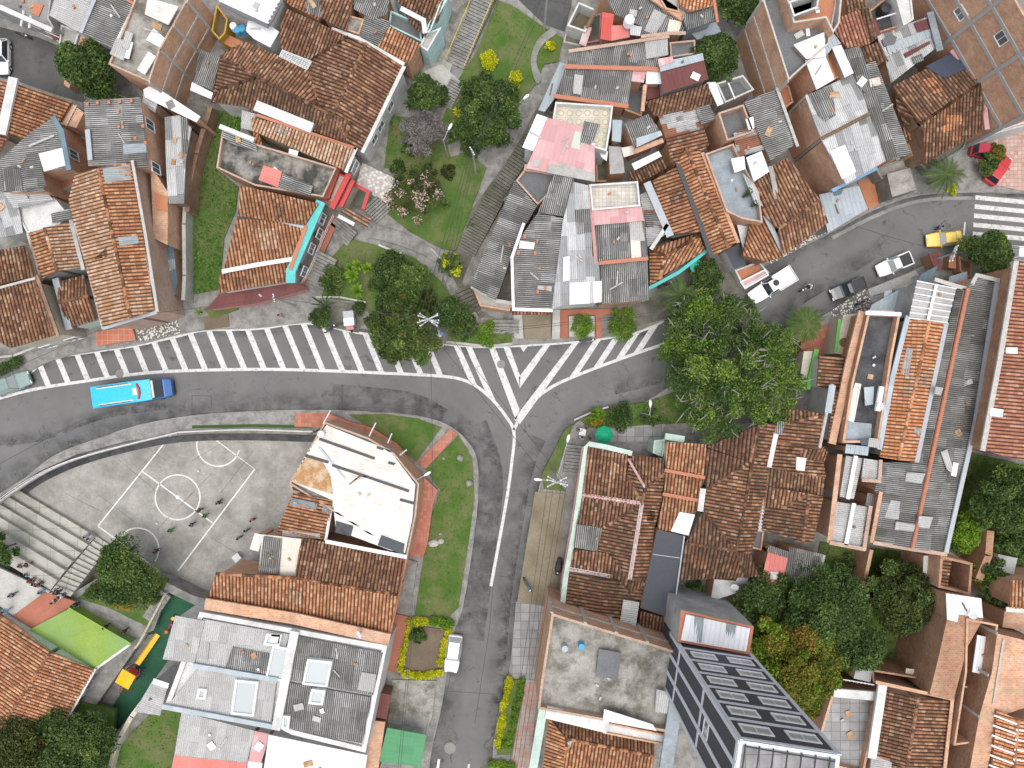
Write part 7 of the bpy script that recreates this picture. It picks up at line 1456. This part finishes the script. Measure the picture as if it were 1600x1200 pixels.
for i, (x, y, r, h_, mt) in enumerate(((690,150,14,1.6,'leaf dark'),(735,232,16,1.8,'leaf dark'),(700,268,12,1.2,'leaf olive'),(640,232,13,1.5,'leaf mid'),(622,262,12,1.3,'leaf dark'),(776,215,15,1.6,'leaf dark'),(742,352,10,1.0,'leaf mid'),(590,445,14,1.6,'leaf dark'),(668,470,16,2.0,'leaf olive'),(560,480,10,1.1,'leaf dark'),(735,505,14,1.4,'leaf dark'),(1052,500,16,2.0,'leaf mid'),(1090,640,22,2.4,'leaf dark'),(1018,650,16,1.8,'leaf mid'),(1240,548,14,1.6,'leaf olive'),(1165,478,14,1.8,'leaf mid'),(1320,885,16,1.6,'leaf dark'),(1388,885,18,2.4,'leaf dark'),(1440,990,20,3,'leaf dark'),(1502,740,18,2.4,'leaf dark'),(1520,872,14,2.2,'leaf mid'),(1085,925,16,2,'leaf mid'),(150,925,16,1.6,'leaf mid'),(238,930,16,1.5,'leaf dark'))):
    bush(('dark shrub by the yellow railed stairs','dark shrub below the agave plants','olive shrub beside the flowering tree','shrub left of the flowering tree','dark shrub by the pebble terrace corner','dark shrub beside the stair path by the big park tree','small shrub on the park lawn near the stair path','dark shrub between rosette plants and park trees','olive shrub below the bright green park tree','small dark shrub by the curved edging wall','dark shrub left of the lime bush at the kerb','shrub at the upper left foot of the very large tree','dark shrub at the lower left foot of the very large tree','shrub beside the street lamp at the street corner','olive shrub between palm and green fronted house','shrub behind the white flatbed pickup','dark shrub in the left walled lawn','dark shrub in the right walled lawn','dark shrub by the white walled lane','dark shrub by the long warehouse gutter','shrub below the lime tree by the warehouse','shrub in the light well beside the stair tower','shrub beside the bleacher stairs','dark shrub beside the playground steps')[i], x, y, r, h_, mt, 1100, .12)
# ------------------------------------------------------------ poles, wires, lamps
def pole(label, bx, by, h, arms=(), lamps=(), name='utility_pole', r=.14, lean=(0,0)):
    b = W(bx, by); root = empty(name, b, label, 'utility pole' if arms else 'street lamp'); root['org'] = list(b); m = MB(); t = Vector((b.x+lean[0], b.y+lean[1], h)); m.tube([b, t], [r, r*.62], 10); m.build('pole', 'pole concrete', root)
    for z, ang, L in arms:
        a = math.radians(ang); d = Vector((math.cos(a), -math.sin(a), 0)); c = Vector((t.x, t.y, z)); m = MB(); m.box(c, (L, .1, .1), -a); o = m.build('crossarm', 'gutter grey', root)
        for k in (-.47, -.2, .2, .47): m = MB(); m.lathe(c+d*L*k+Vector((0,0,.05)), [(.05,0),(.08,.06),(.05,.1),(.07,.14),(0,.18)], 8); m.build('insulator', 'foam', o)
    for z, ang, L in lamps:
        a = math.radians(ang); d = Vector((math.cos(a), -math.sin(a), 0)); c = Vector((t.x, t.y, z)); m = MB(); m.tube([c, c+d*L*.6+Vector((0,0,.4)), c+d*L+Vector((0,0,.5))], .04, 6); o = m.build('lamp_arm', 'gutter grey', root)
        e = c+d*L+Vector((0,0,.5)); m = MB(); m.tube([e-d*.1, e+d*.15, e+d*.5, e+d*.7], [.06,.14,.16,.07], 8); m.build('lamp_head', 'lamp glass', o)
    return t
T1 = pole('tall concrete pole with many crossed arms at the edge of the dense park tree', 686, 512, 11.5, ((11.2,-20,2.2),(10.9,20,2.2),(10.5,35,2.2),(10.2,-35,2.2),(9.8,0,2.0)))
T2 = pole('concrete pole with crossed arms and two street lamps on the grass triangle', 862, 735, 10.5, ((10.2,15,2.2),(9.9,-25,2.2),(9.6,30,2.2),(9.2,5,2.0)), ((9.0,-75,4.2),(8.8,185,1.6)))
T3 = pole('concrete pole whose long top crosses the park stairs', 744, 272, 8.5, ((8.2,60,.9),)); T4 = pole('pole by the top street beside the grass', 850, 48, 10, ((9.6,20,1.2),), ()); T5 = pole('leaning pale pole on the pavement by the red kerb', 462, 478, 8, ((7.6,80,.8),)); T6 = pole('pole at the pavement corner of the long gabled house', 252, 503, 7.5, ((7.2,40,.8),))
T7 = pole('pole with two short crossarms beside the kiosk at the zebra crossing', 1447, 409, 5.6, ((5.4,-70,1.8),(5.0,-66,1.8)))
pole('street lamp with white head beside the bare grey tree', 700, 245, 6, (), ((5.6,-60,1.2),), 'street_lamp', .08); pole('street lamp on the corner of the stained white roof walkway', 660, 740, 6, (), ((5.8,-30,1.2),), 'street_lamp', .07); pole('street lamp beside the shrubs at the street corner', 1000, 645, 6, (), ((5.8,-90,.9),), 'street_lamp', .08); pole('street lamp beside the dark stair path', 808, 190, 5, (), ((4.8,-40,.9),), 'street_lamp', .07)
for i, (x0, y0, x1, y1) in enumerate(((505,662,516,642),(577,681,587,661),(606,692,612,678),(625,711,635,703))):
    a, b = W(x0, y0, 5.8), W(x1, y1, 8.0); m = MB(); m.tube([a, b], .07, 6); o = m.build('flag_mast', 'railing white', None, org=a); tag(o, ('first', 'second', 'third', 'fourth')[i]+' thin white mast on the stained white roof edge, counted from the court side', 'mast', 'thin masts on the white roof')
def wire(label, a, b, sag=.6, n=10, r=.022):
    m = MB(); P = [a.lerp(b, k/n)-Vector((0,0,sag*4*(k/n)*(1-k/n))) for k in range(n+1)]; m.tube(P, r, 4); tag(m.build('cable', 'cable', None, org=a), label, 'cable', 'overhead cables')
for k, o in enumerate((-.9, -.3, .4, .95)): wire(('first','second','third','fourth')[k]+' of four parallel cables running from the park stairs pole to the crossarm pole', T3+Vector((o*.4,0,-.2)), T1+Vector((o,0,-.6+.1*k)))
for k, o in enumerate((-.8, .8)): wire(('left','right')[k]+' cable of the pair between the crossarm pole and the grass triangle pole', T1+Vector((o,0,-.7)), T2+Vector((o,0,-.7)))
wire('cable from the crossarm pole down along the brick walkway', T1+Vector((.1,0,-1)), W(676,775,7)); wire('cable from the top street pole to the park stairs pole', T4, T3, .8); wire('second cable from the top street pole over the park', T4+Vector((.4,0,0)), T3+Vector((.3,0,0)), 1.0)
for k, o in enumerate((-.9, -.3, .5, 1.0)): wire(('first','second','third','fourth')[k]+' of four cables running down the lower right pavement', T2+Vector((o,0,-.6)), W(790+6*k, 1240, 9.5))
for k, o in enumerate((-.4, .3)): wire(('upper','lower')[k]+' cable along the front row gardens to the kiosk pole', W(705+0*k, 522+3*k, 7), W(1062, 484+4*k, 8)); 
wire('cable from the gabled house pole along the left pavement', T6, W(-40,600,7)); wire('cable from the gabled house pole to the leaning pale pole', T6, T5); wire('cable from the leaning pale pole to the crossarm pole', T5, T1); wire('cable crossing the road bend near the kiosk', T7, W(1330,350,7), .7); wire('cable from the kiosk pole to the right edge', T7, W(1660,380,8), .7)
for k in range(2): wire(('left','right')[k]+' cable along the yellow hedge square by the parked car', W(646+3*k, 930, 8), W(618+4*k, 1240, 8), .3)
def parasol(label, px, py, r, h, mat):
    c = W(px, py, h); root = empty('parasol', (c.x, c.y, 0), label, 'parasol'); root['org'] = [c.x, c.y, 0]; m = MB(); R = r*.073*(CAMH-h)/CAMH; m.lathe((c.x,c.y,0), [(R,h-.55),(R*.66,h-.3),(R*.33,h-.1),(0,h)], 8); m.build('canopy', mat, root)
    m = MB(); m.tube([(c.x,c.y,0),(c.x,c.y,h+.1)], .03, 6); m.build('pole', 'gutter grey', root); m = MB(); m.lathe((c.x,c.y,0), [(.3,0),(.3,.1),(0,.12)], 12); m.build('base', 'concrete', root)
parasol('round green parasol beside the mint rimmed corner house', 945, 680, 14.5, 2.6, 'parasol green')
def table(label, px, py, w_, l_, yaw, mat, h=.75, z=0.2, name='table', cat='table'):
    c = W(px, py, h); root = empty(name, (c.x, c.y, z), label, cat, None, -math.radians(yaw)); root['org'] = [0,0,0]; m = MB(); m.box((0,0,h-.02), (w_, l_, .04)); m.build('top', mat, root)
    for sx in (-1,1):
        for sy in (-1,1): m = MB(); m.box((sx*(w_/2-.06), sy*(l_/2-.06), h/2-.02), (.05,.05,h-.04)); m.build('leg', 'iron', root)
table('small white topped table in front of the street stall people', 910, 675, .75, .8, 10, 'tarp white'); table('white folding table at the lower right corner of the ball court', 356, 880, .9, .8, -40, 'tarp white', z=PITZ)
def goal(label, px, py, yaw, z):
    c = W(px, py, z+1); root = empty('goal', (c.x,c.y,z), label, 'goal', None, -math.radians(yaw)); root['org'] = [0,0,0]
    for y in (-1.2, 1.2): m = MB(); m.tube([(0,y,0),(0,y,1.6),(-.7,y,0)], .04, 6); m.build('side_frame', 'railing white', root)
    m = MB(); m.tube([(0,-1.2,1.6),(0,1.2,1.6)], .04, 6); m.build('crossbar', 'railing white', root); m = MB(); m.tube([(-.7,-1.2,.02),(-.7,1.2,.02)], .03, 6); m.build('back_bar', 'railing white', root)
goal('small white goal at the lower end of the court beside the bush', 203, 866, 60+180, PITZ)
# rubbish heap: every bag or carton its own thing
for i in range(16):
    x, y = 684+random.uniform(-10, 12), 528+random.uniform(-12, 10); c = W(x, y, .3); s_ = random.uniform(.25, .5); m = MB(); mt = ('tarp white','foam','wood','cloth blue','terracotta trim','mortar')[i % 6]
    if i % 2: m.lathe((c.x,c.y,.15), [(0,0),(s_,.05),(s_*1.05,s_*.5),(s_*.5,s_*1.0),(s_*.15,s_*1.15),(0,s_*1.2)], 9)
    else: m.box((c.x,c.y,.15+s_*.4), (s_*1.4, s_, s_*.8), random.random()*3, tilt=Matrix.Rotation(.2,4,'X'))
    tag(m.build('rubbish_bag' if i % 2 else 'carton', mt, None, org=Vector((c.x,c.y,.15))), ('dented loose carton' if i % 2 == 0 else 'knotted refuse bag')+' in the heap at the foot of the crossarm pole', 'rubbish', 'rubbish heap under the crossarm pole')
# ------------------------------------------------------------ playground
pc = W(195, 1062, 1.8); root = empty('play_tower', (pc.x, pc.y, -1.2), 'playground tower with square yellow roof and long yellow slide', 'play tower', None, math.radians(60)); root['org'] = [0,0,0]
m = MB(); 
for a, b in ((1,1),(1,-1),(-1,-1),(-1,1)): pass
for (p, q) in (((.85,.85),(.85,-.85)),((.85,-.85),(-.85,-.85)),((-.85,-.85),(-.85,.85)),((-.85,.85),(.85,.85))): m.face([(q[0],q[1],2.9),(p[0],p[1],2.9),(0,0,3.4)]); m.face([(p[0],p[1],2.9),(q[0],q[1],2.9),(q[0],q[1],2.75),(p[0],p[1],2.75)])
m.build('roof', 'plastic yellow', root)
for a in (-1,1):
    for b in (-1,1): m = MB(); m.tube([(a*.6,b*.6,0),(a*.6,b*.6,2.85)], .06, 8); m.build('post', 'plastic purple', root)
m = MB(); m.box((0,0,1.3), (1.3,1.3,.08)); m.build('platform', 'plastic red', root)
m = MB(); n = 14; prev = None
for k in range(n+1):
    t = k/n; x = 1.3+3.4*t; z = 1.35*(1-t)**1.2+.15; row = [(x,-.32,z+.28),(x,-.26,z),(x,.26,z),(x,.32,z+.28)]
    if prev: [m.face([prev[i],row[i],row[i+1],prev[i+1]]) for i in range(3)]
    prev = row
m.build('slide', 'plastic yellow', root)
m = MB(); m.tube([(1.3,-.6,2.0),(.7,-.9,1.9),(.6,-1.4,1.4)], .05, 6); m.tube([(1.3,.6,2.0),(.8,1.2,1.7)], .05, 6); m.build('arch_bars', 'plastic purple', root)
m = MB(); m.tube([(-.7,0,1.9),(-2.3,.1,1.9)], .05, 6); m.tube([(-2.3,-.7,0),(-2.3,.1,1.95),(-2.3,.8,0)], .05, 6); m.build('swing_beam', 'plastic red', root)
for y in (-.9,-1.5): m = MB(); m.box((y-.3,.1,.5), (.2,.45,.05)); m.tube([(y-.3,-.1,.5),(y-.3,.05,1.88)], .015, 4); m.tube([(y-.3,.3,.5),(y-.3,.12,1.88)], .015, 4); m.build('swing', 'plastic blue', root)
sc = W(265, 977, -.6); root = empty('seesaw', (sc.x, sc.y, -1.2), 'small coloured seesaw on the green playground floor', 'seesaw', None, math.radians(62)); root['org'] = [0,0,0]
m = MB(); m.tube([(-.9,0,.35),(.9,0,.6)], .06, 6); m.build('beam', 'plastic red', root); m = MB(); m.lathe((0,0,0), [(.3,0),(.2,.4),(0,.45)], 10); m.build('pivot', 'plastic purple', root)
for x, mt in ((-.9,'cloth orange'),(.9,'plastic yellow')): m = MB(); m.lathe((x,0,.45 if x < 0 else .6), [(0,0),(.22,.04),(.2,.14),(0,.16)], 10); m.build('seat', mt, root)
# ------------------------------------------------------------ vehicles
car('yellow taxi sedan in the road before the zebra crossing', 1476, 373, 174, 'paint taxi', 'sedan', 3.95, 1.62, 1.45, 'taxi', name='taxi', glassm='pale glass')
car('white double cab pickup with black cargo bed parked facing left at the roadside', 1398, 413, 157, 'paint white', 'doublecab', 4.1, 1.65, 1.5, 'pickup truck', name='pickup_truck', glassm='pale glass')
car('dark charcoal pickup parked by the pebble pavement', 1326, 451, 158, 'paint charcoal', 'doublecab', 4.1, 1.6, 1.5, 'pickup truck', name='pickup_truck')
car('silver hatchback with white roof parked beside the yellow hedge', 708, 1022, 98, 'paint silver', 'hatch', 4.25, 1.72, 1.5, roofpaint='paint white', glassm='pale glass'); car('white car cut by the left edge in the side street', -4, 85, 90, 'paint white', 'hatch', 4.0, 1.9, 1.5, zc=1.2)
car('white car cut by the right edge below the zebra crossing', 1606, 396, 5, 'paint white', 'hatch', 4.0, 1.7, 1.5, glassm='pale glass'); car('red car with crimson roof at the top of the checked forecourt', 1543, 236, 10, 'paint crimson', 'hatch', 3.7, 1.6, 1.45)
car('bright red car half under the shrub on the checked forecourt', 1561, 264, -55, 'paint red', 'hatch', 3.7, 1.6, 1.45); car('grey green van at the left edge beside the first white bar', 16, 600, -20, 'paint grey green', 'suv', 4.6, 1.8, 1.8, 'van', name='van', glassm='pale glass')
# white flatbed pickup
r = car('white pickup with flat white cargo box parked below the white canopied entrance', 1204, 448, 148, 'paint white', 'pickup', 5.2, 1.75, 1.6, 'pickup truck', name='flatbed_pickup')
m = MB(); m.box((-1.75,0,1.05), (2.3,1.95,.06)); [m.box((-1.75, sy*.97, 1.2), (2.3,.05,.3)) for sy in (-1,1)]; m.box((-2.9,0,1.2), (.05,1.95,.3)); m.build('flatbed', 'foam', r); m = MB(); m.lathe((-.45,-.1,1.6), [(.3,0),(.33,.1),(.22,.2),(0,.22)], 12); m.build('roof_drum', 'black plastic', r)
# blue bus/chiva
r = car('long turquoise open sided bus driving on the left street', 208, 613, -8, 'paint deep blue', 'pickup', 8.3, 2.3, 2.1, 'bus', name='bus', glassm='pale glass', zc=1.5)
for ch in list(r.children):
    if ch.name.split('.')[0] in ('cargo_bed', 'bed_rail', 'roof', 'cabin'):
        for g_ in list(ch.children): bpy.data.objects.remove(g_)
        bpy.data.objects.remove(ch)
m = MB(); m.box((-.9,0,1.1), (6.2,2.2,1.1)); m.build('side_panels', 'paint blue', r)
for x in (-3.5,-2.6,-1.7,-.8,.1,1.2):
    for sy in (-1,1): m = MB(); m.box((x, sy*1.07, 1.95), (.08,.06,.75)); m.build('roof_post', 'bus red', r)
m = MB(); loft(m, [(-4.2,1.2,2.28,2.40,.05),(-2.0,1.2,2.32,2.46,.06),(.8,1.2,2.34,2.50,.06),(2.45,1.15,2.3,2.42,.05)]); m.build('roof', 'paint blue', r)
for sy in (-1,1): m = MB(); m.box((-1.5, sy*.9, 2.5), (3.9,.11,.05)); m.build('roof_plank', 'bus cream', r); m = MB(); m.box((-1.5, sy*1.02, 2.48), (3.9,.1,.02)); m.build('roof_groove', 'paint charcoal', r)
m = MB(); m.tube([(1.0,-.85,2.53),(1.2,-.3,2.56),(1.2,.3,2.56),(1.0,.85,2.53)], .14, 8); m.build('roof_bolster', 'bus red', r); m = MB(); m.box((.7,.0,2.53), (.42,.75,.04)); m.build('roof_sign', 'bus panel', r)
m = MB(); m.face([(2.5,-1.0,2.3),(3.35,-.97,1.5),(3.35,.97,1.5),(2.5,1.0,2.3)]); o = m.build('windscreen', 'car glass', r); m = MB(); m.box((2.6,0,2.34), (.22,1.9,.08)); m.build('visor', 'bus cream', r); m = MB(); loft(m, [(2.4,1.1,.5,1.5,.1),(3.5,1.1,.5,1.4,.15),(4.15,.95,.5,1.1,.15)]); m.build('bonnet', 'paint deep blue', r)
for y in (-.6,-.2,.2,.6): m = MB(); m.lathe((2.2,y*1.2,2.42), [(.06,0),(.05,.06),(0,.08)], 8); m.build('roof_light', 'lamp glass', r)
# tricycle cart
r = empty('cargo_tricycle', (0,0,0), 'small white and grey roofed cargo tricycle parked beside the dense park tree', 'tricycle'); r['org'] = [0,0,0]
m = MB(); m.box((-.3,0,.8), (1.5,1.1,.9)); m.build('box_body', 'paint white', r); m = MB(); m.box((-.75,0,1.3), (.75,1.15,.08)); m.build('rear_roof', 'gutter grey', r); m = MB(); m.box((.1,0,1.33), (.85,1.15,.1)); m.build('front_roof', 'paint white', r); m = MB(); m.box((.75,0,.8), (.4,.85,.6)); m.build('nose', 'cloth pink', r)
for x, y in ((1.0,0),(-.6,.55),(-.6,-.55)): wheel(x, y, .26, .12, r)
place(r, 549, 503, 85, .16)
motorcycle('parked black motorcycle by the red kerb', 519, 514, 150, z0=.0); motorcycle('second motorcycle leaning beside the tricycle cart', 533, 507, 165, z0=.1); motorcycle('dark motorcycle parked at the kerb below the planter', 917, 532, -5); motorcycle('motorcycle under the teal fascia', 1038, 446, -20, z0=.2); motorcycle('motorcycle on the pebble pavement beside the charcoal pickup', 1345, 472, -25, z0=.22); motorcycle('motorcycle beside the dry flower bed on the lower pavement', 824, 912, 60, 'paint deep blue', z0=.2); motorcycle('motorcycle with orange seat in the side street', 40, 58, 20)
tag(motorcycle('motorcycle ridden along the road past the charcoal pickup', 1258, 451, 155), None)
r = motorcycle('black covered motorcycle by the pink edged wall', 872, 884, 100, z0=.2); m = MB(); loft(m, [(-1.0,.2,.1,.75,.1),(-.4,.32,.1,.95,.15),(.3,.34,.1,1.05,.15),(.9,.2,.1,.7,.1)]); m.build('cover', 'black plastic', r)
# kiosk by the crossing
h = H('small kiosk with magenta and steel blue covers beside the kiosk pole', 2.4, 'brick brown', cat='kiosk', name='kiosk'); h.canopy('ct', "1440,428 1466,414 1456,436 1428,446", 70, 2.4); h.roof('mr', "1450,396 1470,394 1472,420 1462,424", 80, 2.2); h.roof('cb', "1484,432 1511,424 1512,448 1482,440", 90, 2.6); h.flat('orange floor', "1484,398 1494,398 1494,420 1482,418", 1.4, 0); h.flat('wood', "1498,400 1520,410 1518,436 1500,424", 1.6, .3); h.done()
h = H('grey white sheet canopy over the driveway above the black terrace', 3.4, 'plaster grey', cat='canopy', name='driveway_canopy'); h.canopy('cb', "1362,476 1418,445 1408,489 1358,488", 100, 3.4); h.beam('white sheet', "1358,487 1408,489", 3.45, .4); h.canopy('cb', "1382,456 1394,452 1390,470 1380,472", 100, 3.1); h.done()
h = H('turquoise cloth canopy on poles in front of the teal fascia house', 2.6, 'plaster grey', cat='canopy', name='door_canopy'); h.canopy('gn', "1076,414 1090,402 1100,418 1082,426", 30, 2.6); h.done(); [setattr(c.material_slots[0], 'material', MAT['canopy teal']) for c in h.root.children if c.name.startswith('canopy')]
# ------------------------------------------------------------ people
Z = PITZ; G = 'players on the ball court'
person('player in green shirt at the lower rim of the centre circle', 311, 797, 20, 'walk', 'cloth green', 'cloth dark', Z, group=G); person('second player in green just below the centre circle', 320, 806, -20, 'walk', 'cloth green', 'cloth green', Z, group=G); person('person in black in the right half of the court', 342, 785, 120, 'walk', 'cloth dark', 'cloth dark', Z, group=G)
person('person in pale blue shirt below the centre circle', 299, 820, -10, 'walk', 'cloth blue', 'cloth navy', Z, group=G); person('player in green alone in the lower left of the court', 266, 829, -30, 'walk', 'cloth green', 'cloth green', Z, group=G); person('player in green at the left end of the court near the goal', 166, 861, 10, 'walk', 'cloth green', 'cloth dark', Z, group=G); person('goalkeeper in dark green by the goal', 204, 858, 80, 'reach', 'cloth green', 'cloth dark', Z, group=G); person('person in navy on the lower half circle line', 243, 861, 0, 'stand', 'cloth navy', 'cloth dark', Z, group=G)
person('person in green standing at the right side of the court, lower one', 373, 840, 60, 'stand', 'cloth green', 'cloth dark', Z, group=G); person('person in green standing at the right side of the court, upper one', 385, 829, 240, 'stand', 'cloth green', 'cloth navy', Z, group=G); person('person in pale pink top by the building wall right of the court', 394, 812, 90, 'stand', 'cloth pink', 'cloth dark', Z, group=G)
def ball(label, px, py, z): c = W(px, py, z+.12); m = MB(); m.lathe((c.x,c.y,z+.14), [(.14*math.sin(t), -.14*math.cos(t)) for t in [math.pi*k/8 for k in range(9)]], 12); tag(m.build('ball', 'tarp white', None, org=c, smooth=True), label, 'ball', 'white balls on the court')
ball('white ball above the centre circle', 310, 736, Z); ball('white ball below the centre circle', 245, 818, Z)
GB = 'spectators on the bleachers'
for i, (x, y, yaw, sh, lg, k) in enumerate(((131,841,-60,'cloth white','cloth blue',1),(136,844,-60,'cloth blue','cloth white',1),(28,886,-30,'cloth pink','cloth dark',5),(38,884,-20,'cloth dark','cloth dark',5),(38,900,-50,'cloth blue','cloth dark',5),(43,910,-40,'cloth red','cloth dark',6),(50,915,-50,'cloth dark','cloth white',6),(56,917,-50,'cloth pink','cloth dark',6),(60,928,-50,'cloth blue','cloth blue',6))):
    person(('student in white sitting near the stair end of the bleachers','student in blue beside the one in white near the stairs','student in pink top on the upper bleacher','student in dark clothes next to the one in pink','student in blue leaning forward on the upper bleacher','student in red at the left of the row of four','student in dark top and white trousers in the row','student in pink in the row near the stairs','student in blue at the lowest end of the row')[i], x, y, yaw, 'sit', sh, lg, PITZ+.6*k, group=GB)
GP = 'people on the plaza behind the bleachers'
for i, (x, y, yaw, p_, sh, lg, z) in enumerate(((18,930,-20,'walk','cloth blue','cloth navy',1.3),(8,955,-10,'walk','cloth blue','cloth blue',1.3),(84,922,60,'stand','cloth white','cloth dark',1.3),(90,925,200,'stand','cloth dark','cloth dark',1.3),(96,930,120,'stand','cloth white','cloth navy',1.3),(84,940,30,'stand','cloth white','cloth dark',1.34),(92,935,230,'stand','cloth dark','cloth white',1.34),(117,946,-20,'walk','cloth green','cloth dark',.2),(165,980,-30,'walk','cloth dark','cloth navy',.2),(194,987,-40,'walk','cloth navy','cloth dark',.2))):
    person(('person in pale blue walking behind the bleachers','person in blue at the left edge of the plaza','person in white at the left of the group by the stairs','person in black in the group by the stairs','person in white and navy at the right of the group by the stairs','person in white on the red floor','person in black top and white trousers on the red floor','person in green on the path beside the lime roof','person in dark clothes midway along the lime roof path','person in navy at the far end of the lime roof path')[i], x, y, yaw, p_, sh, lg, z, group=GP)
person('motorcycle rider in white helmet and blue white jacket', 1266, 447, 155, 'ride', 'cloth white', 'cloth navy', 0, 'foam'); person('person in blue reaching to the taxi door', 1468, 355, 10, 'reach', 'cloth blue', 'cloth navy', 0)
GS = 'people at the street stall by the green parasol'
person('person in orange top at the street stall', 917, 668, 180, 'stand', 'cloth orange', 'cloth dark', .2, group=GS); person('person in white top at the street stall', 908, 684, -60, 'stand', 'cloth white', 'cloth dark', .2, group=GS); person('person in black standing beside the stall table', 921, 684, 150, 'stand', 'cloth dark', 'cloth dark', .2, group=GS); person('person in grey bending over behind the stall table', 903, 671, 0, 'reach', 'cloth grey', 'cloth dark', .2, group=GS)
person('person in blue and orange walking on the pavement by the red kerb', 437, 492, 80, 'walk', 'cloth blue', 'cloth orange', .16)

def dish(label, px, py, z, az=200):
    c = W(px, py, z); root = empty('satellite_dish', (c.x,c.y,z-1), label, 'satellite dish', 'satellite dishes on the roofs', math.radians(az)); root['org'] = [0,0,0]; R = Matrix.Rotation(math.radians(50), 4, 'Y'); m = MB(); m.lathe((0,0,1), [(0,-.1),(.25,-.07),(.42,0)], 14, M=R); m.build('dish', 'foam', root); m = MB(); m.tube([(0,0,0),(0,0,.95)], .03, 5); m.tube([(0,0,.95),(.5,0,1.35)], .015, 4); m.build('mast', 'gutter grey', root)
dish('white dish on the brick ledge behind the wide brown tiled house', 561, 992, 7.4); dish('pale dish at the right side of the long black terrace', 1377, 635, 8.2); dish('dish beside the pale sheet roof near the right edge', 1520, 962, 9.4); dish('dish on the white wall below the brown hipped house', 1148, 918, 4.4, 100); dish('dish by the round tank corner of the mossy terrace', 1053, 1065, 10.6, 40)
def tank(label, px, py, z, mat='plastic blue', r=.55): barrel(label, px, py, z, mat, r, 1.2, 'roof water tanks', 'water tank', 'water_tank')
tank('blue tank on the dark patio corner by the orange house roof, top', 984, 30, 4.6, 'foam'); tank('black tank on the dark cluttered terrace at the top right', 1385, 12, 6.4, 'black plastic')
